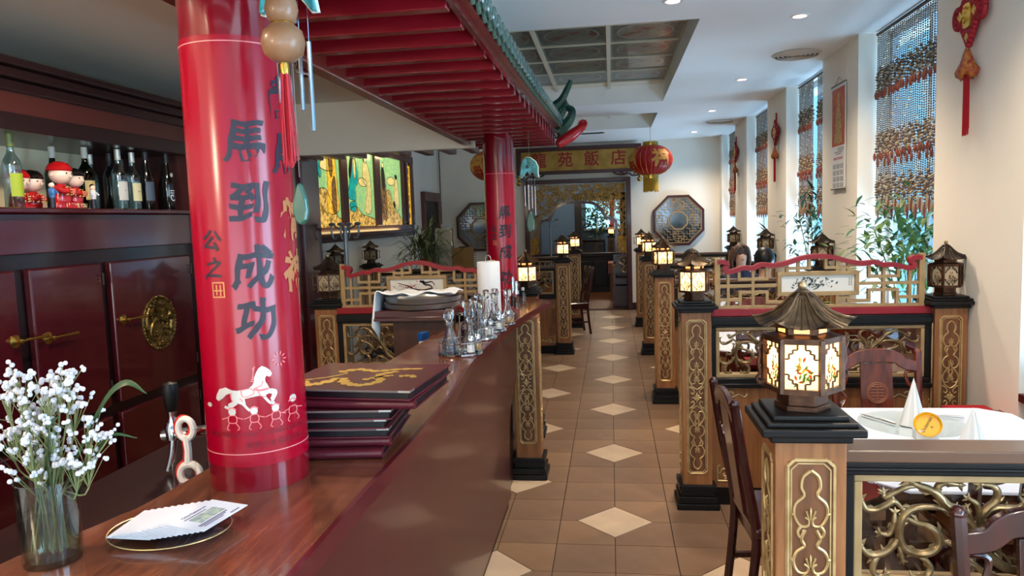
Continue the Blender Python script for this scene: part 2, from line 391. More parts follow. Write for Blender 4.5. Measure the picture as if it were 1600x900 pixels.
for xs, ysr in (((-.905, -.295, .315), [5.40+.63*k for k in range(-0, 6)]), ((-.905, -.295, .315), [10.2, 10.83])):
    for x in xs:
        for y in ysr:
            yc = y+.315 if ysr[0] < 6 else y
            if yc+.31 > (8.94 if ysr[0] < 6 else 11.5): continue
            wx = .592 if x > -.9 else .23
            if cpan is None: cpan = MB().box(-.296, -.306, 0, .296, .306, .015).build('ceiling_panel', cm, ceiling, loc=(x, yc, CZ+.19))
            else:
                piece(cpan, ceiling, (x if x > -.9 else -.81, yc, CZ+.19), scale=(1 if x > -.9 else .68, 1, 1))
bm_ = M('cream glazing strip', (206, 196, 170), .5)
for x in (-.60, .01): MB().box(x-.018, 5.31, CZ+.172, x+.018, 8.93, CZ+.19).build('glazing_strip', bm_, ceiling); MB().box(x-.018, 9.91, CZ+.172, x+.018, 11.49, CZ+.19).build('glazing_strip', bm_, ceiling)
for k in range(7):
    y = 5.40+.63*k-.0
    if 5.32 < y < 8.93: MB().box(-1.01, y-.009, CZ+.176, .62, y+.009, CZ+.19).build('glazing_strip', bm_, ceiling)
# lower ceiling over the bar, its bulkhead and the side above the canopy
BZ = 2.63
struct(MB().box(XL, YB, BZ, -1.04, 5.65, BZ+.06).build('ceiling_left', warmceil))
struct(MB().box(-1.08, YB, BZ, -1.02, 5.65, CZ).build('trim_1', warmceil))
struct(MB().box(XL, 5.58, 2.235, -1.02, 5.66, CZ).build('trim_2', warmceil))
# skirting boards
sk = M('dark skirting', (40, 20, 18), .4)
struct(MB().box(DX1, YF-.02, 0, 2.2, YF, .12).build('baseboard_back', sk))
# ---------------------------------------------------------------- carved posts
PANEL = [  # half pattern, u outwards, v upwards from the panel middle
    [(0, .405), (.016, .39), (.02, .365), (.014, .345), (.032, .325), (.035, .297), (.022, .272), (.006, .272), (.004, .286), (.012, .292)],
    [(.02, .272), (.028, .258), (.024, .245), (.016, .250), (.017, .262)],
    [(.012, .262), (.020, .240), (.014, .222), (.030, .208), (.037, .185), (.028, .160), (.010, .156), (.005, .170), (.014, .178)],
    [(.036, .19), (.042, .188)], [(.034, .3), (.041, .30)],
    [(.012, .155), (.022, .14), (.03, .128), (.037, .105), (.030, .082), (.014, .078), (.008, .09), (.016, .098)],
    [(.034, .088), (.026, .066), (.010, .052), (0, .046)], [(.004, .15), (.010, .132), (.004, .116), (.010, .098)],
    [(.037, .06), (.024, .052), (.013, .034), (.022, .02), (.03, .03)]]
def carve(mb, w, h, fn, n=5):
    o = .011  # frame: long octagon, doubled
    for k, r in ((0, .0052), (.0085, .0028)):
        a, b = w/2-k, h/2-k; c = .016
        P = [(-a+c, -b), (a-c, -b), (a, -b+c), (a, b-c), (a-c, b), (-a+c, b), (-a, b-c), (-a, -b+c)]
        for i in range(8): mb.tube([fn(*P[i], 0), fn(*P[(i+1) % 8], 0)], r, 5)
    sv = h/.86; su = w/.1
    for path in PANEL:
        sm = catmull([(p[0]*su, p[1]*sv, 0) for p in path], 4)
        for s in (-1, 1):
            for q in (-1, 1):
                N = len(sm); mb.tube([fn(s*p.x, q*p.y, .0015) for p in sm], [.0046*(1-.35*i/N) for i in range(N)], n)
    for q in (-1, 1):   # fleurons
        for v in (.30, .185, .105):
            for du in (-.010, 0, .010):
                mb.tube([fn(du*.3*su, q*(v-.014)*sv, .002), fn(du*su, q*(v+.008)*sv, .003), fn(du*1.1*su, q*(v+.016-abs(du)*.8)*sv, .001)], [.002, .0034, .0008], n)
    for k in range(8):  # rosette
        a = 2*pi*k/8; L = .03 if k % 2 == 0 else .02
        mb.tube([fn(cos(a)*.004, sin(a)*.004, .003), fn(cos(a)*L*.6, sin(a)*L*.6, .004), fn(cos(a)*L, sin(a)*L, .001)], [.003, .0062, .001], n)
    mb.tube([fn(0, 0, 0), fn(0, 0, .007)], [.009, .006], 8)
PW = .082  # half width of shaft
def make_post():
    t = thing('lantern_post', '', 'post')
    MB().box(-PW, -PW, .13, PW, PW, 1.135).build('shaft', oak, t, bevel=.003)
    b = MB()
    for z0, z1, q in ((0, .035, .118), (.035, .075, .108), (.075, .105, .096), (.105, .14, .104)): b.box(-q, -q, z0, q, q, z1)
    b.build('plinth', black, t, bevel=.004)
    b = MB()
    for z0, z1, q in ((1.128, 1.148, .094), (1.148, 1.168, .118), (1.168, 1.18, .104), (1.18, 1.193, .088)): b.box(-q, -q, z0, q, q, z1)
    b.build('cap', black, t, bevel=.004)
    mb = MB(); carve(mb, .108, .88, lambda u, v, d: (u, -PW-d, .645+v))
    f = mb.build('carved_panel', pgold, t, smooth=60)
    piece(f, t, rot=(0, 0, -pi/2)); piece(f, t, rot=(0, 0, pi/2))
    q = MB().box(-.052, -PW-.0008, .208, .052, -PW+.004, 1.082).build('panel_field', M('dark carved oak field', (112, 70, 40), .5, col2=(84, 50, 28), scale=14, stretch=(3, 3, .22)), t)
    piece(q, t, rot=(0, 0, -pi/2)); piece(q, t, rot=(0, 0, pi/2))
    return t
post0 = make_post()
POSTS = [(.46, 1.868, 'nearest carved oak post, carrying the largest lit lantern'),
         (.46, 4.26, 'carved oak post at aisle end of the gold lattice divider on the right'),
         (.455, 6.66, 'right-hand aisle post directly behind the lattice divider post'),
         (.45, 9.01, 'second farthest carved post of the right-hand aisle row'),
         (.45, 11.31, 'farthest carved post of the right-hand aisle row, near the arch'),
         (1.80, 4.28, 'carved oak post against the right wall, carrying an unlit dark lantern'),
         (1.80, 6.66, 'carved post by the wall under the calendar, carrying an unlit lantern'),
         (1.80, 9.01, 'carved post by the wall behind the seated guests'),
         (1.80, 11.31, 'farthest carved post along the window wall'),
         (-.60, 9.09, 'carved post left of the aisle beyond the end of the counter'),
         (-.56, 11.31, 'farthest carved post left of the aisle, with a chair in front'),
         (-1.885, 4.73, 'carved oak post behind the bar with an unlit lantern on its cap'),
         (-3.0, 7.76, 'carved post by left wall below the first backlit picture'),
         (-3.0, 8.95, 'carved post by left wall below the middle backlit picture')]
posts = []
for i, (x, y, l) in enumerate(POSTS):
    if i == 0: post0.location = (x, y, 0); post0['label'] = l; post0['group'] = 'carved lantern posts'
    else: dup(post0, (x, y, 0), label=l, group='carved lantern posts')
# post under the counter end: same carving but cut to the worktop height
t = thing('counter_post', 'carved oak post on black plinth holding up the end of the bar counter', 'post', (-.558, 4.70, 0))
MB().box(-PW, -PW, .13, PW, PW, 1.058).build('shaft', oak, t, bevel=.003)
for ch in post0.children:
    if ch.name.startswith('plinth'): piece(ch, t)
    if ch.name.startswith(('carved_panel', 'panel_field')): piece(ch, t, (0, 0, .05), tuple(ch.rotation_euler), (1, 1, .91))
t = thing('lantern_post', 'short dark ledge post beyond the counter end, under the lit lantern', 'post', (-.655, 5.62, 0), 'carved lantern posts')
for ch in post0.children:
    c = piece(ch, t, rot=tuple(ch.rotation_euler), scale=(1, 1, .97))
# ---------------------------------------------------------------- pagoda lanterns
def hexpt(r, k, z): a = pi/6+pi/3*k; return (r*cos(a), r*sin(a), z)
PANE = translucent('lantern pane', (255, 238, 196), .75)
PETAL = [translucent('pane flower red', (214, 60, 40), .7), translucent('pane flower orange', (230, 150, 40), .7), translucent('pane leaf green', (70, 110, 40), .7)]
bulbm = M('bulb', (255, 214, 150), .5, emit=26, ecol=(255, 206, 140))
PANED = M('unlit lantern pane', (176, 158, 128), .35, var=.1, scale=30)
PETD = [M('unlit pane flower', (110, 50, 48), .5), M('unlit pane flower pale', (150, 110, 80), .5), M('unlit pane leaf', (60, 66, 44), .5)]
def make_lantern(lit):
    t = thing('pagoda_lantern', '', 'lantern')
    b = MB().lathe([(.062, 0), (.062, .012), (.056, .014), (.056, .05), (.066, .054)], 6, ph=pi/6)
    b.build('base', bronze, t, bevel=.0015)
    z0, z1, R = .050, .165, .084
    b = MB()
    for k in range(6):
        b.bar(hexpt(R, k, z0-.004), hexpt(R, k, z1+.004), .011, .011)
        for z, wz in ((z0, .012), (z1, .013)): b.bar(hexpt(R-.001, k, z), hexpt(R-.001, k+1, z), .009, wz)
    b.lathe([(.084, z1), (.088, z1+.006), (.06, z1+.012)], 6, ph=pi/6)
    b.lathe([(.030, z0+.002), (.084, z0+.001), (.084, z0-.003)], 6, ph=pi/6, cap=False)
    b.build('frame', bronze, t)
    # fretwork corners on each side
    b = MB()
    for k in range(6):
        p, q = Vector(hexpt(R-.003, k, 0)), Vector(hexpt(R-.003, k+1, 0)); d = (q-p); L = d.length; d.normalize()
        for s in (0, 1):
            for zz, sg in ((z0+.006, 1), (z1-.006, -1)):
                o = p+d*(.006 if s == 0 else L-.006); dd = d if s == 0 else -d
                pts = [(0, .034), (.008, .034), (.008, .022), (.016, .022), (.016, .013), (.026, .013), (.026, 0)]
                for a, c in zip(pts, pts[1:]): b.bar(o+dd*a[0]+Vector((0, 0, zz+sg*a[1])), o+dd*c[0]+Vector((0, 0, zz+sg*c[1])), .0035)
    b.build('fretwork', bronze, t, kind='stuff')
    pane = None
    for k in range(6):
        p, q = Vector(hexpt(R-.006, k, 0)), Vector(hexpt(R-.006, k+1, 0))
        if pane is None:
            b = MB(); b.add([p+Vector((0, 0, z0)), q+Vector((0, 0, z0)), q+Vector((0, 0, z1)), p+Vector((0, 0, z1))], [(0, 1, 2, 3)])
            pane = b.build('pane', PANE if lit else PANED, t, fixn=False); pane0 = pane
            m = (p+q)/2; d = (q-p).normalized(); nn = Vector((m.x, m.y, 0)).normalized(); fb = MB(); rng = random.Random(5)
            for i in range(26):
                kind = 2 if i % 2 else i % 4//2
                a = rng.uniform(0, 2*pi); r = rng.uniform(.003, .022)
                c = m+d*(r*cos(a))+Vector((0, 0, .098+r*sin(a)*1.3-(.012 if kind == 2 else 0)))+nn*.0012
                e = rng.uniform(0, 2*pi); ax = d*cos(e)+Vector((0, 0, sin(e))); bx = d*-sin(e)+Vector((0, 0, cos(e))); fb.m = kind
                fb.add([c-ax*.008, c+bx*.0032, c+ax*.008, c-bx*.0032], [(0, 1, 2, 3)])
            fl = fb.build('flower_painting', PETAL if lit else PETD, pane, fixn=False)
        else:
            c = piece(pane0, t, rot=(0, 0, pi/3*k)); piece(fl, c)
    b = MB().lathe([(.058, z1+.010), (.058, z1+.030), (.052, z1+.032)], 6, ph=pi/6); b.build('collar', bronze, t)
    if lit:
        for k in range(6):
            b = MB()
            p, q = Vector(hexpt(.0585, k, z1+.02)), Vector(hexpt(.0585, k+1, z1+.02)); d = (q-p)*.28; m = (p+q)/2
            b.add([m-d-Vector((0, 0, .005)), m+d-Vector((0, 0, .005)), m+d+Vector((0, 0, .005)), m-d+Vector((0, 0, .005))], [(0, 1, 2, 3)])
            b.build('light_slot', M('lit slot', (255, 180, 110), .5, emit=2.2, ecol=(255, 150, 80)), t, fixn=False)
    prof = [(.108, z1+.033), (.086, z1+.041), (.062, z1+.055), (.042, z1+.073), (.026, z1+.092), (.014, z1+.102)]
    b = MB(); vs = []; fs = []
    for r, z in prof:
        for k in range(6):
            for j in range(4):
                a, c = Vector(hexpt(r, k, z)), Vector(hexpt(r, k+1, z)); f = j/4; p = a.lerp(c, f)
                lift = (abs(f-.5)*2)**3*.012*(r/.108)**2; p.z += lift-.004*(1-abs(f-.5)*2)*(r/.108); vs.append(p)
    n = 24
    for i in range(len(prof)-1):
        for k in range(n): fs.append((i*n+k, i*n+(k+1) % n, (i+1)*n+(k+1) % n, (i+1)*n+k))
    fs.append(tuple(range(n-1, -1, -1))); b.add(vs, fs)
    for k in range(6):
        P = [Vector(hexpt(r+.001, k, z+.002+(.012*(r/.108)**2))) for r, z in prof]; P.insert(0, Vector(hexpt(.113, k, z1+.052))); b.tube(P, [.002]+[.0035]*6, 5)
    for k in range(6):       # tile ribs and courses
        for f in (.17, .33, .5, .67, .83):
            P = []
            for r, z in prof[:5]:
                a, c = Vector(hexpt(r, k, z)), Vector(hexpt(r, k+1, z)); p = a.lerp(c, f); p.z += (abs(f-.5)*2)**3*.012*(r/.108)**2-.004*(1-abs(f-.5)*2)*(r/.108)+.001; P.append(p)
            b.tube(P, .0016, 4, cap=False)
    b.lathe([(.016, z1+.1), (.018, z1+.106), (.010, z1+.112)], 12)
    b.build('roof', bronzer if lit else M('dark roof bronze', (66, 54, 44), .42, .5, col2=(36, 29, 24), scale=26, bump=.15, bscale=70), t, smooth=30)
    MB().ball((0, 0, z1+.120), .0105, 10, 8).build('finial', M('pale bronze', (170, 146, 110), .3, .7), t, smooth=True)
    for s in (1, -1):
        b = MB(); P = [(.086, 0, .15), (.10, 0, .158), (.112, 0, .148), (.105, 0, .132), (.108, 0, .11), (.104, 0, .088), (.112, 0, .074), (.104, 0, .064), (.09, 0, .07)]
        b.tube(catmull([(s*p[0], p[1], p[2]) for p in P], 4), .004, 5); b.build('side_scroll', bronze, t, smooth=True)
    if lit:
        MB().ball((0, 0, .118), .022, 10, 8, (1, 1, 1.25)).build('bulb', bulbm, t, smooth=True)
        lamp('lantern_light', 'POINT', (0, 0, .118), 2.0, (1, .78, .52), .03, t)
    return t
lant = make_lantern(True); dark = make_lantern(False)
LZ = 1.193
LIT = [(.46, 1.868, LZ, 15, 1.06, 'large lit pagoda lantern on the nearest carved post, flowers on its panes'),
       (.46, 4.26, LZ, -16, 1, 'lit pagoda lantern at left end of the lattice divider'),
       (.455, 6.66, LZ, 20, 1, 'third lit lantern from the front on right aisle row'),
       (.45, 9.01, LZ, 20, 1, 'fourth lit lantern from the front on right aisle row'),
       (.45, 11.31, LZ, 0, 1, 'farthest lit lantern right of the aisle, whitest glow'),
       (-.60, 9.09, LZ, 12, 1, 'lit lantern on the post left of the aisle, seen before the dark arch'),
       (-.56, 11.31, LZ, 12, 1, 'farthest lit lantern left of the aisle, orange glow'),
       (-.655, 5.62, 1.158, 18, .98, 'lit lantern just beyond the counter end beside the second red pillar')]
for i, (x, y, z, a, s, l) in enumerate(LIT):
    if i == 0:
        lant.location = (x, y, z); lant.rotation_euler = (0, 0, radians(a)); lant.scale = (s,)*3; lant['label'] = l; lant['group'] = 'lit pagoda lanterns'
    else: dup(lant, (x, y, z), radians(a), l, 'lit pagoda lanterns', s)
DARK = [(1.80, 4.28, 30, 'unlit dark lantern on the post by the right wall'),
        (1.80, 6.66, 20, 'unlit lantern behind the middle of the red wavy rail'),
        (1.80, 9.01, 20, 'unlit lantern above the black-haired guest'),
        (1.80, 11.31, 10, 'small unlit lantern above the brown-haired woman'),
        (-1.885, 4.73, 20, 'unlit lantern on the post behind the bar, left of the lattice'),
        (-3.0, 7.76, 10, 'unlit lantern by left wall just left of the coat rack pole'),
        (-3.0, 8.95, 10, 'unlit lantern by left wall just right of the coat rack pole')]
for i, (x, y, a, l) in enumerate(DARK):
    if i == 0: dark.location = (x, y, LZ); dark.rotation_euler = (0, 0, radians(a)); dark['label'] = l; dark['group'] = 'unlit pagoda lanterns'
    else: dup(dark, (x, y, LZ), radians(a), l, 'unlit pagoda lanterns')
# ---------------------------------------------------------------- booth dividers
VINE = [  # traced half panel, 2915 units to the metre, origin at lower left inside the frame
    ([(1570, 700), (1330, 770), (1110, 765), (1000, 725), (915, 650), (865, 560), (800, 450), (720, 375), (640, 300), (570, 225), (470, 185), (432, 160)], 26),
    ([(640, 310), (600, 240), (600, 190), (640, 165), (690, 172), (732, 178)], 18),
    ([(715, 392), (620, 345), (530, 335), (440, 352), (385, 400), (360, 480), (362, 560), (400, 630), (480, 662), (560, 650), (610, 592), (600, 515), (540, 470), (470, 450), (405, 415)], 22),
    ([(368, 470), (345, 570), (285, 645), (200, 680), (140, 660), (115, 615)], 19),
    ([(255, 655), (205, 715), (190, 790), (222, 832), (268, 818)], 17), ([(455, 665), (530, 708), (562, 770), (525, 825), (455, 828)], 17),
    ([(385, 360), (325, 300), (270, 330), (200, 362), (140, 350), (115, 290)], 17), ([(470, 192), (400, 200), (320, 240), (262, 272), (255, 240)], 15),
    ([(865, 500), (875, 400), (910, 335), (960, 285), (970, 220), (935, 180), (870, 172)], 19), ([(890, 400), (950, 340), (1030, 330), (1100, 330), (1130, 292)], 16),
    ([(1025, 338), (1080, 400), (1072, 470), (1015, 520), (960, 500), (948, 478)], 16), ([(865, 480), (862, 380), (845, 310), (795, 272)], 15),
    ([(855, 610), (800, 555), (742, 545), (700, 590), (640, 572)], 16), ([(1500, 835), (1250, 838), (1110, 826), (980, 815), (900, 780), (830, 730), (725, 712), (710, 780), (740, 828), (785, 835)], 17),
    ([(330, 380), (322, 450), (292, 530), (240, 528)], 15), ([(810, 440), (760, 390), (715, 335)], 13), ([(825, 440), (800, 380), (785, 335)], 12), ([(358, 600), (370, 660), (385, 715)], 13),
    ([(1560, 560), (1500, 470), (1420, 400), (1300, 330), (1220, 310), (1160, 240)], 18), ([(1300, 330), (1390, 345), (1460, 320), (1500, 255), (1420, 235), (1400, 178)], 16),
    ([(1330, 650), (1400, 720), (1480, 700), (1500, 640), (1440, 600)], 15), ([(1180, 560), (1230, 480), (1330, 470), (1380, 540), (1310, 590), (1260, 560)], 15),
    ([(1140, 770), (1190, 690), (1290, 640), (1380, 600)], 14), ([(1000, 690), (990, 640), (905, 570)], 10), ([(1060, 730), (1050, 690), (1000, 640)], 9), ([(1110, 745), (1120, 710), (1070, 680)], 9)]
def vinework(mb, W, H, fn, n=6):
    ox, oy, S = 105, 838, 690/H; su = (W/2)/(1480/S)
    for path, r in VINE:
        sm = catmull([((p[0]-ox)/S*su, (oy-p[1])/S, 0) for p in path], 4); N = len(sm)
        R = [r/S*(.45+.85*min(1, 3*min(i, N-1-i)/N+.25)) for i in range(N)]
        for s in (1, -1):
            mb.tube([fn(p.x if s > 0 else W-p.x, p.y, 0) for p in sm], R, n)
            for e, pv in ((sm[-1], sm[-2]), (sm[0], sm[1])):   # leafy flared ends
                tg = (e-pv).normalized(); nn = Vector((-tg.y, tg.x, 0)); L = r/S*2.6
                for an in (-.9, 0, .9):
                    d_ = tg*cos(an)+nn*sin(an); q = [e, e+d_*L*.55, e+d_*L+nn*sin(an)*L*.25]
                    mb.tube([fn(p.x if s > 0 else W-p.x, min(H-.002, max(.002, p.y)), .002) for p in q], [r/S*.8, r/S*.75, r/S*.12], 5)
            for i in range(4, N-4, 8):     # acanthus lobes along the stem
                tg = (sm[i+1]-sm[i-1]).normalized(); nn = Vector((-tg.y, tg.x, 0))*(1 if (i//5) % 2 else -1); L = r/S*2.3
                q = [sm[i], sm[i]+nn*L*.7+tg*L*.5, sm[i]+nn*L*.8+tg*L*1.25]
                mb.tube([fn(p.x if s > 0 else W-p.x, p.y, .002) for p in q], [r/S*.75, r/S*.6, r/S*.15], 5)
            for e in (sm[0], sm[-1]):
                q = fn(e.x if s > 0 else W-e.x, e.y, 0)
                if e is sm[-1]: mb.ball(q, r/S*.95, 6, 4)
    c = (W/2, H*.5); R = H*.42   # round shou medallion
    for rr in (R, R*.84): mb.tube([fn(c[0]+rr*cos(2*pi*k/28), c[1]+rr*sin(2*pi*k/28), 0) for k in range(29)], .0055, n)
    for v in (-.5, -.22, .08, .36, .6):
        hw = sqrt(max(.05, .7-v*v))*R*.8; mb.tube([fn(c[0]-hw, c[1]+v*R, 0), fn(c[0]+hw, c[1]+v*R, 0)], .0055, n)
    mb.tube([fn(c[0], c[1]-R*.8, 0), fn(c[0], c[1]+R*.8, 0)], .0055, n)
LATH = [  # lattice bars (units of 1.1 mm from the left end, heights below the top of the box)
    (100, 190, 100, 362), (225, 165, 225, 362), (45, 250, 345, 250), (45, 320, 160, 320), (160, 283, 160, 362), (160, 283, 295, 283), (295, 283, 295, 335), (295, 335, 395, 335),
    (155, 180, 155, 217), (155, 217, 295, 217), (295, 150, 295, 217), (295, 158, 395, 158), (395, 305, 395, 335), (395, 140, 395, 190), (395, 168, 505, 168), (450, 120, 450, 168), (505, 112, 505, 168), (450, 168, 450, 190),
    (395, 318, 450, 318), (450, 300, 450, 362)]
RAIL = [(45, 128), (80, 128), (96, 142), (84, 160), (92, 176), (122, 176), (175, 160), (228, 161), (265, 146), (330, 150), (400, 138), (470, 117), (545, 110)]
def make_divider(W, lattice, hi):
    t = thing('booth_divider', '', 'divider')
    X0 = -W/2; top = 1.10
    f = lambda d0: None
    if lattice:
        k = W/1090*1.0
        P = lambda x, y, d: (X0+(x)*k, d, 1.135+(366-y)*.00112)
        uz = None
        for (a, b, c, d) in LATH:
            for s in ((1, -1)):
                xa, xc = (a, c) if s > 0 else (1090-a, 1090-c)
                q, r = Vector(P(xa, b, 0)), Vector(P(xc, d, 0)); L = (r-q).length
                if uz is None:
                    uz = MB().cbox((0, 0, 0), (1, 1, 1)).build('lattice_bar', tan, t); o = uz
                else: o = piece(uz, t)
                o.location = (q+r)/2; hz = abs(b-d) < 1
                o.scale = (L+.014, .026, .0155) if hz else (.0155, .0255, L+.0)
        mb = MB()
        for s in (45, 1045): mb.cbox((X0+s*k, 0, 1.135+.145), (.03, .034, .29))
        mb.box(X0+45*k, -.015, 1.135, X0+1045*k, .015, 1.152); mb.build('lattice_stile', tan, t, bevel=.002)
        mb = MB()   # picture frame
        x0, x1, z0, z1 = X0+345*k, X0+745*k, P(0, 305, 0)[2], P(0, 185, 0)[2]; q = .022
        mb.box(x0, -.02, z0, x1, .02, z0+q).box(x0, -.02, z1-q, x1, .02, z1).box(x0, -.02, z0+q, x0+q, .02, z1-q).box(x1-q, -.02, z0+q, x1, .02, z1-q)
        fr = mb.build('picture_frame', tan, t, bevel=.002)
        pic = MB().box(x0+q-.002, -.006, z0+q-.002, x1-q+.002, .006, z1-q+.002).build('picture', M('painted porcelain', (222, 218, 208), .35), fr)
        mb = MB(); rg = random.Random(3 if lattice == 1 else 9); xm = (x0+x1)/2; zm = (z0+z1)/2
        if lattice == 1:       # ink flowers and leaves
            for i in range(120):
                a = rg.gauss(-.03, .055); c = rg.gauss(0, .02)
                if abs(a) > .15 or abs(c) > .034: continue
                e = rg.uniform(0, 6.28); r = rg.uniform(.004, .011); mb.m = 0 if i % 3 else 1
                mb.add([(xm+a+r*cos(e+j*pi/2)*(1 if j % 2 else .55), -.0066, zm+c+r*sin(e+j*pi/2)*(1 if j % 2 else .55)) for j in range(4)], [(0, 1, 2, 3)])
            for j in range(2):
                for z in range(5): mb.add([(x1-q-.03+j*.011, -.0066, zm+.022-z*.009), (x1-q-.024+j*.011, -.0066, zm+.022-z*.009), (x1-q-.024+j*.011, -.0066, zm+.027-z*.009), (x1-q-.03+j*.011, -.0066, zm+.027-z*.009)], [(0, 1, 2, 3)])
            mb.build('ink_painting', [M('ink leaf', (76, 92, 92), .6), M('ink leaf pale', (130, 140, 134), .6)], pic, fixn=False)
        else:                  # plum branch with red blossom
            mb.m = 0
            for br in ([(.04, .034), (.05, .01), (.09, .0), (.11, -.03), (.13, -.02)], [(.02, .03), (.06, .02), (.10, .025), (.12, .0)], [(.1, -.02), (.04, -.03), (-.02, -.02), (-.06, .0), (-.13, .02)]):
                sm = catmull([(p[0], p[1], 0) for p in br], 5); mb.ribbon(sm, [.016*(1-.8*i/len(sm)) for i in range(len(sm))], lambda u, v, d: (xm+u, d, zm+v), -.0066, -.0062)
            mb.m = 1
            for i in range(90):
                a, c = rg.gauss(-.05, .045), rg.gauss(-.005, .016); r = rg.uniform(.003, .006)
                if abs(a) < .16 and abs(c) < .032: mb.add([(xm+a+r*cos(j*2.1), -.0068, zm+c+r*sin(j*2.1)) for j in range(3)], [(0, 1, 2)])
            mb.build('plum_painting', [M('ink branch', (50, 40, 48), .6), M('plum blossom', (150, 40, 52), .6)], pic, fixn=False)
        full = RAIL+[(1090-p[0], p[1]) for p in RAIL[::-1][1:]]
        sm = catmull([(p[0], p[1], 0) for p in full], 5)
        MB().ribbon([(X0+p.x*k, 1.135+(366-p.y)*.00112) for p in sm], .025, lambda u, v, d: (u, d, v), -.024, .024).build('wavy_rail', redrail, t, smooth=50)
        MB().box(X0, -.03, 1.095, X0+W, .03, 1.137).build('red_rail', redrail, t, bevel=.004)
        ztop = 1.095
    else:
        ztop = hi
        b = MB().box(X0, -.05, ztop-.03, X0+W, .05, ztop+.0); b.build('wood_ledge', M('ledge edge wood', (92, 66, 50), .35, coat=.2), t, bevel=.004)
        ztop -= .03
    # black moulding, gold frame, glass and scrollwork
    zb, zt = .745, 1.035
    mb = MB(); mb.box(X0, -.045, zt, X0+W, .045, ztop).box(X0, -.052, zt+.012, X0+W, .052, min(ztop-.012, zt+.06)); mb.box(X0, -.045, .70, X0+W, .045, zb).box(X0, -.055, .69, X0+W, .055, .715)
    mb.box(X0, -.035, zb, X0+.035, .035, zt).box(X0+W-.035, -.035, zb, X0+W, .035, zt); mb.build('black_moulding', black, t, bevel=.004)
    a, b, q = X0+.035, X0+W-.035, .02
    mb = MB(); mb.box(a, -.03, zb, b, .03, zb+q).box(a, -.03, zt-q, b, .03, zt).box(a, -.03, zb+q, a+q, .03, zt-q).box(b-q, -.03, zb+q, b, .03, zt-q)
    fr = mb.build('gold_frame', tan, t, bevel=.003)
    mb = MB(); vinework(mb, b-a-2*q, zt-zb-2*q, lambda u, v, d: (a+q+u, -.012+d, zb+q+v)); mb.build('scrollwork', gold, fr, smooth=60)
    MB().box(a+q, .006, zb+q, b-q, .010, zt-q).build('glass_pane', glass, fr)
    MB().box(X0, -.02, .10, X0+W, .02, .70).build('wood_panel', oak, t)
    MB().box(X0, -.03, .0, X0+W, .03, .10).build('kickboard', black, t)
    CR = [[(.02, .02), (.02, .10), (.035, .11)], [(.02, .02), (.10, .02), (.11, .035)], [(.03, .06), (.05, .09), (.08, .08), (.075, .05), (.05, .05), (.06, .066)], [(.06, .03), (.10, .05), (.14, .035), (.17, .05), (.19, .03)]]
    mb = MB()
    for path in CR:
        sm = catmull([(p[0], p[1], 0) for p in path], 4)
        mb.tube([(p.x, -.021, p.y) for p in sm], .0055, 5)
    c0 = mb.build('corner_scroll', pgold, t, smooth=60, loc=(X0+.02, 0, .12))
    for loc, sc in (((X0+W-.02, 0, .12), (-1, 1, 1)), ((X0+.02, 0, .68), (1, 1, -1)), ((X0+W-.02, 0, .68), (-1, 1, -1))): piece(c0, t, loc, scale=sc)
    return t
GD = 'booth dividers between the posts'
d = make_divider(1.18, 1, 0); d.location = (1.13, 4.27, 0); d['label'] = 'divider with gold lattice, red wavy rail and grey ink flower picture'; d['group'] = GD
d = make_divider(1.09, 2, 0); d.location = (-1.26, 4.66, 0); d['label'] = 'lattice divider behind the bar with red plum blossom picture'; d['group'] = GD
d0 = make_divider(1.18, 0, 1.098); d0.location = (1.13, 1.868, 0); d0['label'] = 'nearest low divider, its large gold scrollwork behind glass'; d0['group'] = GD
for x, y, l in ((1.13, 6.66, 'low divider seen through the gold lattice on the right'), (1.13, 9.01, 'low divider at the fourth post pair on the right, behind the guests'), (1.13, 11.31, 'low divider farthest back on the right'),
                (-1.27, 9.09, 'low divider left of the post beyond the counter'), (-1.24, 11.31, 'low divider farthest back on the left'), (-2.42, 9.09, 'low divider by the left wall under plant and menu')):
    dup(d0, (x, y, 0), label=l, group=GD)
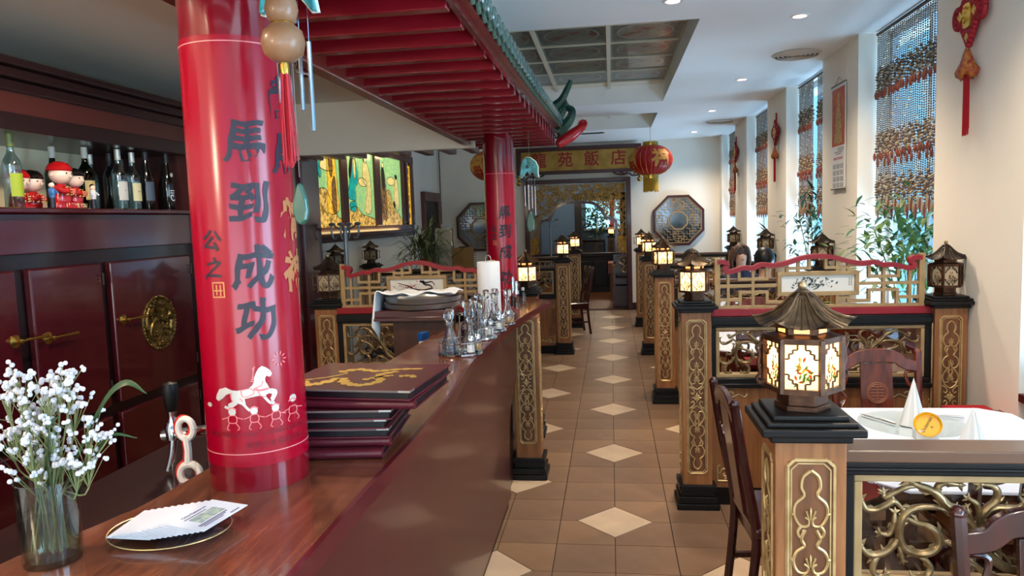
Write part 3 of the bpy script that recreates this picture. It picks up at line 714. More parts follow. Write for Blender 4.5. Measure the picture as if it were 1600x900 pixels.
# ---------------------------------------------------------------- chairs and tables
def make_chair(wood, cushion=None):
    """seat faces +y in its own frame, backrest at y = 0"""
    t = thing('dining_chair', '', 'chair'); w = .19; H = .96
    lean = lambda z: -.0 if z < .45 else -(z-.45)*.14
    for s in (-1, 1):
        P = [(s*w*.92, -.03, 0), (s*w*.95, .0, .25), (s*w, .01, .45), (s*w*1.03, lean(.7), .7), (s*w*1.06, lean(H), H-.01)]
        MB().tube(catmull(P, 4), .019, 8).ball((s*w*1.06, lean(H), H-.008), .0205, 8, 6).build('back_post', wood, t, smooth=True)
        MB().tube(catmull([(s*.2, .42, .44), (s*.205, .43, .28), (s*.195, .425, .1), (s*.2, .44, 0)], 4), [.024]*5+[.02]*4+[.018]*4, 8).build('leg', wood, t, smooth=True)
        # pierced bracket beside the splat
        mb = MB()
        for path in ([(s*.175, .86), (s*.14, .85), (s*.15, .80), (s*.175, .77), (s*.15, .73), (s*.165, .69), (s*.18, .64)], [(s*.178, .80), (s*.158, .79)], [(s*.178, .70), (s*.155, .71)]):
            sm = catmull([(p[0], p[1], 0) for p in path], 4); mb.tube([(p.x, lean(p.y), p.y) for p in sm], .008, 6)
        mb.build('pierced_bracket', wood, t, smooth=True)
    cr = [(-.2, .885), (-.14, .895), (-.09, .93), (0, .938), (.09, .93), (.14, .895), (.2, .885)]
    sm = catmull([(p[0], p[1], 0) for p in cr], 4)
    MB().ribbon(sm, [.05+.02*math.exp(-(p.x/.1)**2) for p in sm], lambda u, v, d: (u, d+lean(v), v), -.013, .013).build('crest_rail', wood, t, smooth=50, bevel=.004)
    mb = MB(); P = [(-.075, .47), (.075, .47), (.07, .6), (.078, .75), (.075, .9), (-.075, .9), (-.078, .75), (-.07, .6)]
    mb.prism(P, lambda u, v, d: (u, d+lean(v), v), -.009, .009); sp_ = mb.build('splat', wood, t, bevel=.003)
    mb = MB(); c = .755; R = .05
    for rr in (R, R*.84): mb.tube([(rr*cos(2*pi*k/24), .010+lean(c+rr*sin(2*pi*k/24)), c+rr*sin(2*pi*k/24)) for k in range(25)], .003, 5)
    for v in (-.6, -.3, 0, .3, .6):
        hw = sqrt(.7-v*v*.9)*R*.8; z = c+v*R; mb.tube([(-hw, .010+lean(z), z), (hw, .010+lean(z), z)], .0028, 5)
    mb.tube([(0, .010+lean(c-R*.8), c-R*.8), (0, .010+lean(c+R*.8), c+R*.8)], .0028, 5)
    mb.build('round_carving', M('worn carving', (150, 88, 60), .4), sp_); mb = MB()
    for s in (-1, 1):
        sm = catmull([(0, .60, 0), (s*.03, .615, 0), (s*.05, .60, 0), (s*.045, .58, 0), (s*.03, .585, 0)], 4); mb.tube([(p.x, .010+lean(p.y), p.y) for p in sm], .0035, 5)
    mb.build('scroll_carving', M('worn carving', (150, 88, 60), .4), sp_)
    MB().box(-.215, -.0, .425, .215, .455, .465).build('seat', wood, t, bevel=.012)
    if cushion: MB().box(-.2, .02, .463, .2, .44, .50).build('cushion', cushion, t, bevel=.015)
    mb = MB(); mb.box(-.2, .02, .36, .2, .04, .425).box(-.2, .41, .37, .2, .43, .425).box(-.205, .02, .37, -.185, .43, .425).box(.185, .02, .37, .205, .43, .425); mb.build('apron', wood, t)
    mb = MB(); mb.bar((-.19, 0, .18), (-.2, .425, .18), .022).bar((.19, 0, .18), (.2, .425, .18), .022).bar((-.195, .21, .18), (.195, .21, .18), .022); mb.build('stretcher', wood, t)
    return t
GC = 'carved wooden dining chairs'
ch1 = make_chair(rosew); ch1.location = (1.305, 3.80, 0); ch1.rotation_euler = (0, 0, pi); ch1['label'] = 'reddish carved chair behind the white table, round medallion facing the camera'; ch1['group'] = GC
chd = make_chair(darkrose); chd.location = (.51, 3.03, 0); chd.rotation_euler = (0, 0, -pi/2+.06); chd['label'] = 'dark chair seen side-on at the aisle end of the white table'; chd['group'] = GC
dup(chd, (1.235, 2.30, 0), 0, 'dark chair with just its top rail above the near divider'); dup(chd, (1.0, 1.735, 0), pi, 'dark chair at lower right in front of the gold scrollwork')
cloth_m = M('tablecloth white', (208, 213, 226), .75, bump=.03, bscale=200)
def make_table(w, d):
    t = thing('dining_table', '', 'table')
    for sx in (-1, 1):
        for sy_ in (-1, 1): MB().box(sx*(w/2-.08)-.03, sy_*(d/2-.08)-.03, 0, sx*(w/2-.08)+.03, sy_*(d/2-.08)+.03, .70).build('leg', darkrose, t, bevel=.004)
    MB().box(-w/2, -d/2, .70, w/2, d/2, .738).build('tabletop', darkrose, t, bevel=.006)
    return t
def make_cloth(w, d, cut=.0):
    mb = MB(); a, b = w/2+.006, d/2+.006; c = cut; P = []
    cor = [(-a, -b), (a, -b), (a, b), (-a, b)]
    P = [(-a+c, -b), (a-c, -b), (a, -b+c), (a, b-c), (a-c, b), (-a+c, b), (-a, b-c), (-a, -b+c)] if c else cor
    n = len(P); ring = []
    for i in range(n):
        p, q = Vector(P[i]), Vector(P[(i+1) % n])
        k = max(2, int((q-p).length/.05))
        for j in range(k): ring.append(p.lerp(q, j/k))
    N = len(ring); vs = [(p.x, p.y, .742) for p in ring]; 
    for lvl, zz, o in ((1, .739, .002), (2, .736, .003), (3, .733, .003)):
        for i, p in enumerate(ring):
            nn = p.normalized(); wv = 0
            vs.append((p.x+nn.x*(o+wv), p.y+nn.y*(o+wv), zz))
    fs = [tuple(range(N))]
    for l in range(3):
        for i in range(N): fs.append((l*N+i, l*N+(i+1) % N, (l+1)*N+(i+1) % N, (l+1)*N+i))
    return mb.add(vs, fs).build('tablecloth', cloth_m, smooth=50)
def add_under(t, w, d):
    mb = MB(); a, b = w/2+.004, d/2+.004
    for (x0, y0, x1, y1) in ((a, -b, a, b), (-a, b, -a, -b)):
        mx, my = (x0+x1)/2, (y0+y1)/2; nx, ny = (y1-y0), -(x1-x0); L = sqrt(nx*nx+ny*ny); nx /= L; ny /= L; V = []
        for k in range(9): f = k/8; V += [(x0+(x1-x0)*f, y0+(y1-y0)*f, .739), (x0+(x1-x0)*f+nx*.012*sin(f*9), y0+(y1-y0)*f+ny*.012*sin(f*9), .739-.30*(1-abs(f-.5)*2)-.02)]
        mb.add(V, [(2*k, 2*k+2, 2*k+3, 2*k+1) for k in range(8)])
    return mb.build('red_undercloth', M('red undercloth', (178, 22, 30), .75), t, smooth='all', fixn=False)
tb = make_table(.86, 1.04); add_under(tb, .86, 1.04); tb.location = (1.31, 3.05, 0); tb['label'] = 'table under the white cloth in the nearest booth'; tb['group'] = 'booth tables'
cl = make_cloth(.88, 1.06, .10); cl.location = (1.31, 3.05, 0); tag(cl, 'white tablecloth with napkin cones, in the nearest booth', 'tablecloth', 'white tablecloths')
for i, (x, y, l) in enumerate(((1.15, 5.5, 'behind the lattice divider'), (1.12, 7.66, 'at the guests'), (1.2, 10.2, 'beyond the guests'), (-1.35, 7.0, 'left of the aisle behind the counter'), (-1.5, 10.2, 'in the far left booth'))):
    dup(tb, (x, y, 0), label='table '+l, scale=(1, .8, 1)); c = dup(cl, (x, y, 0), scale=(1, .8, 1), label='white tablecloth '+l, group='white tablecloths')
redc = M('red seat cloth', (170, 18, 36), .7)
chr_ = make_chair(rosew, redc); chr_.location = (.98, 4.78, 0); chr_['label'] = 'left of two red-cushioned chairs just behind the lattice divider'; chr_['group'] = GC
for x, y, a, l in ((1.42, 4.78, 0, 'right of two red-cushioned chairs just behind the lattice divider'), (1.2, 6.25, pi, 'red-cushioned chair at far side of the second booth table'),
                   (.735, 6.79, 0, 'red-cushioned chair under the guest in pale grey'), (-.98, 7.6, pi, 'red-cushioned chair at far side of the left booth table'), (-1.6, 7.6, pi, 'red-cushioned chair in the left booth near the wall'),
                   (-1.2, 6.3, 0, 'red-cushioned chair at near side of the left booth table')): dup(chr_, (x, y, 0), a, l, GC)
dup(chd, (-.40, 10.75, 0), pi/2+.3, 'dark chair standing out into the aisle before the arch on the left', GC)
# red upholstered bench by the window wall
t = thing('wall_bench', 'low bench with red cushion against the right wall behind the white table', 'bench', (1.76, 3.80, 0))
MB().box(-.10, -.2, 0, .13, .2, .58).build('base', oak, t); MB().box(-.10, -.2, .58, .13, .2, .655).build('cushion', redc, t, bevel=.02)
# things on the white table
TZ = .7425
t = thing('glass_placemat', 'round clear glass plate in the middle of the white table', 'plate', (1.265, 3.30, TZ))
MB().lathe([(.0, .001), (.19, .001), (.212, .005), (.213, .008), (.19, .004), (0, .004)], 48, cap=False).build('disc', clear('plate glass', (251, 254, 252), .03, .06), t, smooth=True)
for x, y, h, r, l in ((1.262, 3.28, .205, .050, 'taller-looking napkin cone on the glass plate'), (1.372, 3.00, .155, .050, 'napkin cone at the near edge of the white table')):
    mb = MB(); n = 24; vs = [(0, 0, h)]
    for k in range(n):
        a = 2*pi*k/n; q = r*(1+.10*cos(4*a)+.05*cos(7*a)); vs.append((q*cos(a), q*sin(a), .0))
    mb.add(vs, [(0, k+1, (k+1) % n+1) for k in range(n)]+[tuple(range(n, 0, -1))])
    tn = thing('napkin_cone', 'white '+l, 'napkin', (x, y, TZ+(.006 if h > .2 else 0)), 'folded napkin cones')
    mb.build('napkin', M('napkin paper', (240, 240, 238), .8), tn)
    MB().ribbon([(.3*r*(1-j/8)+r*.18, h*j/9) for j in range(9)], .004, lambda u, v, d: (u*.5, -(r*(1-v/h))*1.0-d, v), .0, .003).build('fold', M('napkin shade', (225, 225, 222), .8), tn)
def knife(x, y, a, l):
    t = thing('table_knife', l, 'knife', (x, y, TZ+.009), rz=a)
    MB().ribbon([(0, 0), (.02, .0), (.06, 0), (.085, 0), (.1, 0)], [.004, .012, .013, .007, .006], lambda u, v, d: (u, v, d), 0, .002).build('blade', steel, t)
    MB().tube([(.1, 0, .003), (.13, 0, .004), (.18, 0, .004), (.19, 0, .003)], [.003, .005, .006, .004], 8).build('handle', steel, t, smooth=True)
knife(1.10, 3.44, radians(-62), 'steel knife at left on the glass plate'); knife(1.33, 3.44, radians(-20), 'steel cutlery behind the tall napkin cone')
t = thing('ashtray', 'round yellow dish with black lettering tilted up on the white table', 'dish', (1.245, 3.09, TZ+.058))
tilt = Matrix.Rotation(radians(52), 3, 'X') @ Matrix.Rotation(radians(0), 3, 'Z'); tw = Matrix.Rotation(radians(-24), 3, 'Y')
R3 = tw @ tilt
mb = MB().lathe([(.0, -.006), (.042, -.008), (.052, .010), (.050, .014), (.046, .010), (.044, .0), (0, .0)], 32, cap=False); mb.v = [tuple(R3 @ Vector(p)) for p in mb.v]
mb.build('dish', M('yellow glaze', (240, 178, 20), .25, coat=.5), t, smooth=True)
mb = MB()
for body, size, off in (('Ouzeraki', .020, .004), ('A', .016, -.016)):
    vs, fs = text(body, size, lambda u, v: tuple(R3 @ Vector((u*cos(.6)-(v+off)*sin(.6), u*sin(.6)+(v+off)*cos(.6), .0012)))); mb.add(vs, fs)
mb.build('lettering', ink, t, fixn=False)
MB().box(-.045, -.01, -.058, .04, .035, -.02).build('paper_stand', paper, t)
# guests (seated beyond the lattice divider)
def person(name, label, loc, rz, hairm, longhair, shirt, s=1.0, skinm=None):
    t = thing(name, label, 'person', loc, 'seated guests', rz, s)
    # one continuous body, built along connected joints; faces -y
    me = bpy.data.meshes.new('body')
    J = [(0, 0, .50), (0, .01, .62), (0, .02, .78), (0, .015, .93), (0, .005, 1.0), (0, -.01, 1.07), (0, -.02, 1.15), (0, -.022, 1.21)]
    Rr = [(.15, .11), (.135, .10), (.145, .105), (.13, .09), (.06, .055), (.047, .05), (.068, .078), (.06, .07)]
    E = [(i, i+1) for i in range(7)]
    for sx in (-1, 1):
        b0 = len(J); J += [(sx*.16, .02, .94), (sx*.21, .0, .70), (sx*.17, -.19, .66), (sx*.15, -.26, .67)]; Rr += [(.055, .055), (.043, .043), (.034, .034), (.032, .025)]; E += [(3, b0), (b0, b0+1), (b0+1, b0+2), (b0+2, b0+3)]
        b1 = len(J); J += [(sx*.10, -.12, .50), (sx*.12, -.42, .49), (sx*.12, -.43, .08), (sx*.12, -.52, .045)]; Rr += [(.085, .085), (.06, .06), (.04, .04), (.035, .03)]; E += [(0, b1), (b1, b1+1), (b1+1, b1+2), (b1+2, b1+3)]
        h = b0+3
        for f in range(4):
            q = len(J); J += [(sx*(.135+.018*f)*1, -.30, .672), (sx*(.13+.018*f), -.335-.006*(f in (1, 2)), .655)]; Rr += [(.009, .009), (.008, .008)]; E += [(h, q), (q, q+1)]
        q = len(J); J += [(sx*.118, -.275, .675)]; Rr += [(.010, .010)]; E += [(h, q)]
    me.from_pydata(J, E, []); o = bpy.data.objects.new('body', me); COL.objects.link(o); o.parent = t
    md = o.modifiers.new('skin', 'SKIN'); md.use_smooth_shade = True
    for i, r in enumerate(Rr): me.skin_vertices[0].data[i].radius = r
    me.skin_vertices[0].data[0].use_root = True
    o.modifiers.new('sub', 'SUBSURF').levels = 1; o.modifiers['sub'].render_levels = 2
    mm = bpy.data.materials.new('guest '+name+label[:12]); mm.use_nodes = True; nt = mm.node_tree; b = nt.nodes['Principled BSDF']; b.inputs['Roughness'].default_value = .75
    tc = nt.nodes.new('ShaderNodeTexCoord'); se = nt.nodes.new('ShaderNodeSeparateXYZ'); nt.links.new(tc.outputs['Object'], se.inputs[0])
    g = nt.nodes.new('ShaderNodeMath'); g.operation = 'GREATER_THAN'; g.inputs[1].default_value = 1.02; nt.links.new(se.outputs[2], g.inputs[0])
    g2 = nt.nodes.new('ShaderNodeMath'); g2.operation = 'LESS_THAN'; g2.inputs[1].default_value = -.25; nt.links.new(se.outputs[1], g2.inputs[0])
    g3 = nt.nodes.new('ShaderNodeMath'); g3.operation = 'GREATER_THAN'; g3.inputs[1].default_value = .6; nt.links.new(se.outputs[2], g3.inputs[0])
    g4 = nt.nodes.new('ShaderNodeMath'); g4.operation = 'MULTIPLY'; nt.links.new(g2.outputs[0], g4.inputs[0]); nt.links.new(g3.outputs[0], g4.inputs[1])
    g5 = nt.nodes.new('ShaderNodeMath'); g5.operation = 'MAXIMUM'; nt.links.new(g.outputs[0], g5.inputs[0]); nt.links.new(g4.outputs[0], g5.inputs[1])
    mx = nt.nodes.new('ShaderNodeMix'); mx.data_type = 'RGBA'; mx.inputs[6].default_value = lin(shirt)+(1,); mx.inputs[7].default_value = lin((214, 168, 142))+(1,)
    nt.links.new(g5.outputs[0], mx.inputs[0]); nt.links.new(mx.outputs[2], b.inputs['Base Color']); me.materials.append(mm)
    hb = MB()
    hb.ball((0, .012, 1.205), .098, 16, 12, (.92, 1.02, 1.05))
    vs = []
    for i, v in enumerate(hb.v):    # open the hair over the face
        v = Vector(v)
        if v.y < -.04 and v.z < 1.235: v.y = -.04+(v.y+.04)*.15; v.x *= 1.02
        vs.append(tuple(v))
    hb.v = vs
    if longhair:
        rg = random.Random(4)
        for k in range(26):
            a = radians(-20+220*k/25); x, y = cos(a)*.088, .01+sin(a)*.085
            hb.tube(catmull([(x*.8, y*.8, 1.27), (x*1.05, y*1.02, 1.19), (x*1.14, y*1.05, 1.10), (x*1.05+rg.uniform(-.01, .01), y*.95, 1.02+rg.uniform(-.02, .02))], 3), [.02]*6+[.016, .012, .008, .004], 6)
        for sx in (-1, 1): hb.tube(catmull([(sx*.01, -.07, 1.295), (sx*.055, -.082, 1.265), (sx*.082, -.055, 1.20), (sx*.086, -.03, 1.12)], 3), [.016]*9+[.01], 6)
    hb.build('hair', hairm, t, smooth='all')
    fc = MB(); fc.m = 0
    fc.add([(-.011, -.092, 1.165), (.011, -.092, 1.165), (0, -.112, 1.162), (0, -.094, 1.195)], [(0, 2, 3), (2, 1, 3), (0, 1, 2)])
    for sx in (-1, 1): fc.ball((sx*.074, -.01, 1.175), .016, 6, 5, (.4, .8, 1.2))
    fc.m = 1
    for sx in (-1, 1): fc.ball((sx*.027, -.086, 1.198), .0085, 8, 6, (1.3, .5, .8)); fc.bar((sx*.014, -.094, 1.216), (sx*.042, -.086, 1.217), .004)
    fc.m = 2; fc.ball((0, -.088, 1.138), .012, 8, 6, (1.6, .5, .5))
    fc.build('face', [M('skin', (214, 168, 142), .55), M('eye', (40, 30, 28), .3), M('lips', (180, 92, 88), .5)], t, smooth=True)
    return t
person('person', 'woman with brown shoulder-length hair in navy top, facing the camera over the red rail', (1.386, 8.25, .03), .1, M('warm brown hair', (92, 64, 48), .45, var=.3, scale=40), True, (34, 38, 62))
person('person', 'black-haired guest in navy seen between red rail and unlit lantern', (1.39, 6.99, .05), pi-.55, hairb, False, (36, 40, 66))
person('person', 'dark-haired guest in pale grey top behind the lantern left of the lattice', (.735, 6.99, .05), pi-.2, hair, False, (196, 198, 204))
for x, l in ((1.386, 'red-cushioned chair under the brown-haired woman'), (1.39, 'red-cushioned chair under the black-haired guest')):
    dup(chr_, (x, 8.45 if 'woman' in l else 6.79, 0), pi if 'woman' in l else 0, l, GC)
# ---------------------------------------------------------------- bar counter
FR = [(-.545, .55), (-.542, 1.0), (-.545, 1.5), (-.542, 2.0), (-.548, 2.4), (-.585, 3.0), (-.565, 4.0), (-.50, 4.7), (-.44, 5.16)]
BK = [(-.60, 5.40), (-.76, 5.44), (-.91, 5.42), (-.925, 5.2), (-.84, 4.6), (-.91, 3.66), (-.94, 3.1), (-.985, 1.6), (-1.02, 1.32), (-1.09, 1.1), (-1.14, .55)]
t = thing('bar_counter', 'long mahogany-topped bar counter with maroon front running along the left', 'counter')
fr = [(p.x, p.y) for p in catmull([(a, b, 0) for a, b in FR], 6)]; bk = [(p.x, p.y) for p in catmull([(a, b, 0) for a, b in BK], 6)]
MB().prism(fr+bk, lambda u, v, d: (u, v, d), 1.07, 1.1).build('worktop', ctop, t)
MB().ribbon(fr, .012, lambda u, v, d: (u, v, d), 1.058, 1.1015).build('edge_strip', M('maroon edge strip', (78, 16, 26), .3, coat=.4), t)
F0 = lambda y: -.615 if y < 3 else -.615-.0*(y-3)
P = [(.6, .06), (4.16, .06), (4.16, .36), (4.20, .47), (4.28, .56), (4.42, .63), (4.62, .70), (4.62, 1.068), (.6, 1.068)]
MB().prism(P, lambda u, v, d: (d+(-.0 if u < 2 else 0), u, v), -.645, -.615).build('front_panel', maroonp, t)
MB().box(-.66, .6, 0, -.63, 4.15, .062).build('kickboard', M('dark kickboard', (28, 18, 18), .5), t)
MB().box(-.68, .6, .0, -.66, 5.3, 1.06).build('inner_panel', maroond, t)
MB().box(-.95, .6, .80, -.68, 4.4, .83).build('inner_shelf', maroond, t)
mb = MB()
for y in (1.2, 2.2, 3.2, 4.1): mb.box(-.95, y-.015, 0, -.68, y+.015, 1.07)
mb.build('inner_rib', maroond, t)
MB().box(-.975, 2.2, .0, -.945, 4.3, 1.065).build('back_panel', M('worktop side wood', (150, 92, 50), .35, col2=(120, 70, 38), scale=8, stretch=(3, .4, 3)), t)
# ---------------------------------------------------------------- back bar cabinet
KX = -2.5
t = thing('bar_cabinet', 'tall dark maroon back-bar cabinet with brass handles and bottle shelf', 'cabinet')
mb = MB().box(-2.98, .4, 0, KX-.02, 5.62, 1.60); mb.build('body', M('cabinet body black red', (24, 8, 10), .35, coat=.3), t)
mb = MB().box(-2.98, .4, 1.60, KX-.005, 4.22, 1.775); mb.build('rail_board', maroon, t, bevel=.004)
MB().box(-3.0, .4, 1.775, KX+.035, 4.24, 1.80).build('shelf_board', maroon, t, bevel=.006)
MB().box(-3.0, .4, 1.775+.025, -2.97, 3.93, 2.16).build('niche_back', M('niche mirror reflection', (240, 226, 190), .3, coat=.2), t)  # cream colour stands in for the reflection in the niche mirror
mb = MB()
for y in (1.2, 2.06, 3.05, ): mb.box(-2.97, y-.003, 1.8, -2.966, y+.003, 2.16)
mb.build('mirror_joint', maroond, t)
mb = MB().box(-3.0, .4, 2.125, KX+.01, 5.62, 2.20); mb.build('lower_fascia', maroond, t, bevel=.006)
MB().box(-3.0, .4, 2.20, KX-.01, 5.62, 2.29).build('fascia_board', M('red brown board', (74, 34, 30), .35, coat=.3, var=.1, scale=3, stretch=(1, .2, 1)), t)
MB().box(-3.0, .4, 2.29, KX+.01, 5.62, 2.34).box(-3.0, .4, 2.34, KX+.04, 5.62, 2.385).box(-3.0, .4, 2.385, KX+.07, 5.62, 2.42).build('cornice', maroond, t, bevel=.008)
MB().box(-3.0, 3.93, 1.8, -2.95, 4.24, 2.13).box(-3.0, 4.16, 1.8, KX+.0, 4.24, 2.13).build('niche_end', M('niche end brown', (64, 30, 30), .4), t)
MB().box(-3.0, 4.24, 0, KX+.06, 5.60, 2.30).build('side_tower', maroon, t, bevel=.01)
MB().box(-2.9, 5.60, 0, KX+.09, 5.95, 2.236).build('end_post', maroon, t, bevel=.012)
def handle(door, y, z, d=1):
    h = MB().lathe([(.002, 0), (.027, 0), (.027, .004), (.016, .010), (.010, .012), (.010, .035), (.002, .037)], 20)
    h.v = [(KX+.018+p[2], y+p[0], z+p[1]) for p in h.v]
    h.tube([(KX+.048, y, z), (KX+.05, y+d*.045, z+.002), (KX+.05, y+d*.15, z)], [.007, .005, .0085], 8)
    h.build('handle', brass, door, smooth=True)
def door(y0, y1, z0, z1, hy, hz, hinge=True):
    o = MB().box(KX-.02, y0, z0, KX+.018, y1, z1).build('door', maroon, t, bevel=.008)
    if hz: handle(o, hy, hz)
    if hinge:
        for z in (z0+.1, z1-.08):
            b = MB().tube([(KX+.02, y1+.005, z-.03), (KX+.02, y1+.005, z+.03)], .006, 8); 
            for q in (-.02, 0, .02): b.ball((KX+.019, y1-.03, z+q), .004, 6, 4)
            b.build('hinge', M('dark hinge', (40, 26, 22), .4, .5), o)
    return o
door(1.55, 2.08, .82, 1.535, 1.62, 1.22); door(2.14, 2.78, .82, 1.535, 2.745-.0, 1.24, False)
door(2.86, 3.31, .82, 1.535, 2.925, 1.225); dm = door(3.38, 4.08, .82, 1.535, 3.44, 1.235)
door(2.14, 2.78, .12, .77, 2.2, .42); door(2.86, 3.31, .12, .77, 2.92, .42); door(3.38, 4.08, .12, .77, 3.42, .415)
# round dragon medallion
mb = MB().lathe([(.0, 0), (.148, 0), (.15, .006), (.142, .012), (.136, .008), (0, .006)], 48, cap=False); rg = random.Random(2)
for k in range(44): a = 2*pi*k/44; mb.ball((.144*cos(a), .144*sin(a), .010), .006, 6, 4)
for path in ([(-.02, .11), (.05, .10), (.09, .05), (.05, .01), (-.02, .03), (-.07, .0), (-.09, -.05), (-.04, -.09), (.03, -.06), (.07, -.09)], [(-.1, .05), (-.06, .08), (-.02, .06)], [(.1, .0), (.09, -.05), (.11, -.07)], [(-.03, -.11), (.02, -.12), (.06, -.11)], [(-.11, -.02), (-.12, .03), (-.09, .09)], [(0, .06), (.03, .07), (.02, .05)]):
    sm = catmull([(p[0], p[1], 0) for p in path], 5); mb.tube([(p.x, p.y, .012) for p in sm], [.013*(1-.6*i/len(sm)) for i in range(len(sm))], 6)
for k in range(70):
    a, r = rg.uniform(0, 6.28), .128*sqrt(rg.random()); mb.ball((r*cos(a), r*sin(a), .009), rg.uniform(.004, .010), 5, 4)
mb.v = [(KX+.016+p[2], 3.735+p[0], 1.18+p[1]) for p in mb.v]
mb.build('dragon_medallion', M('old brass relief', (150, 122, 66), .35, .8, col2=(60, 46, 22), scale=40, bump=.2), dm, smooth=50)
# ---------------------------------------------------------------- bottles and figures on the shelf
SZ = 1.8
def bottle(x, y, h, glassm, cap, label=None, lab='', kind='straight', ltext=None, fill=None):
    t = thing('wine_bottle', lab, 'bottle', (x, y, SZ), 'bottles on the back-bar shelf'); r = .0375
    if kind == 'slim': prof = [(.0, .004), (.030, 0), (.034, .006), (.034, h*.5), (.024, h*.68), (.0145, h*.82), (.0135, h-.005), (.0135, h), (0, h)]
    else: prof = [(.0, .004), (.034, 0), (r, .006), (r, h*.58), (.033, h*.65), (.0165, h*.74), (.0138, h*.8), (.0138, h), (0, h)]
    MB().lathe(prof, 24, cap=False).build('glass_body', glassm, t, smooth=True)
    MB().lathe([(0, h+.001), (.0152, h+.001), (.0155, h*.83), (.0148, h*.825), ], 18, cap=False).build('capsule', cap, t, smooth=True)
    if fill: MB().lathe([(0, .006), (r-.004, .008), (r-.004, h*.5), (0, h*.5)], 18, cap=False).build('inner_fill', fill, t, smooth=True)
    if label:
        mb = MB(); n = 8; R = r+.0008; a0, a1 = -1.1, .9
        vs = [(R*cos(a0+(a1-a0)*i/n), R*sin(a0+(a1-a0)*i/n), z) for z in (h*.16, h*.47) for i in range(n+1)]
        mb.add(vs, [(i, i+1, n+2+i, n+1+i) for i in range(n)]); lo = mb.build('paper_label', label, t, smooth=True, fixn=False)
        if ltext:
            vs, fs = text(ltext, .016, lambda u, v: ((R+.0008)*cos(u/R-.2), (R+.0008)*sin(u/R-.2), h*.32+v), maxedge=.01); MB().add(vs, fs).build('label_print', ink, lo, fixn=False)
    return t
gcl = clear('bottle clear glass', (205, 228, 232), .04, .5); ggr = clear('bottle green glass', (92, 112, 30), .03, .12); gdk = M('bottle dark glass', (14, 16, 18), .07, coat=.5); gdg = M('bottle dark green glass', (30, 40, 16), .08, coat=.5)
pw = M('bottle reflection fill', (132, 164, 164), .12, coat=.5, trans=.35); capg = M('olive capsule', (98, 108, 52), .4); caps = M('silver capsule', (186, 186, 176), .3, .5); capp = M('pale capsule', (196, 196, 182), .4)  # the pale fill imitates reflections in the clear bottle glass
bottle(-2.60, 2.95, .325, gcl, capg, M('lime label', (150, 168, 44), .6), 'clear bottle with olive capsule and lime label, leftmost on the shelf')
bottle(-2.72, 3.34, .31, ggr, capp, None, 'green bottle with pale capsule just behind the red dolls', fill=gdg)
bottle(-2.66, 3.49, .318, ggr, capp, M('yellow purple label', (206, 182, 120), .6), 'green bottle with pale capsule right of the dolls', fill=gdg)
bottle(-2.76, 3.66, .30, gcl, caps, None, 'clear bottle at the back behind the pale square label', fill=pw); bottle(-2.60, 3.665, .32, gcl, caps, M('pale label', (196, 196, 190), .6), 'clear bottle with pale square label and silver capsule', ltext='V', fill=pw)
bottle(-2.77, 3.83, .32, gdk, M('black capsule', (20, 20, 22), .4), None, 'dark bottle with black capsule at the back')
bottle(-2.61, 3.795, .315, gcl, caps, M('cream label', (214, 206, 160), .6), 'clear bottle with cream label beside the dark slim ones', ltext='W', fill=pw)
bottle(-2.60, 3.90, .34, gdk, M('black capsule', (20, 20, 22), .4), M('blue grey label', (70, 84, 100), .5), 'slim dark bottle with narrow blue-grey label', 'slim')
tq = bottle(-2.57, 4.10-.05, .33, gdk, M('black capsule', (20, 20, 22), .4), None, 'near-black bottle with round silver badge and white script, rightmost', 'slim')
mb = MB().lathe([(0, 0), (.012, 0), (.012, .002), (0, .002)], 16, cap=False); mb.v = [(.031+p[2], p[0]-.004, .205+p[1]) for p in mb.v]; mb.build('badge', M('badge silver', (200, 196, 180), .4), tq)
vs, fs = text('Gil', .06, lambda u, v: (.0352*cos(v/.0345-.1), .0352*sin(v/.0345-.1), .085+u), maxedge=.012); MB().add(vs, fs).build('script_print', M('white print', (225, 225, 225), .5), tq, fixn=False)
bottle(-2.80, 3.98, .30, gdk, M('black capsule', (20, 20, 22), .4), None, 'dark bottle at the back of the right end', 'slim')
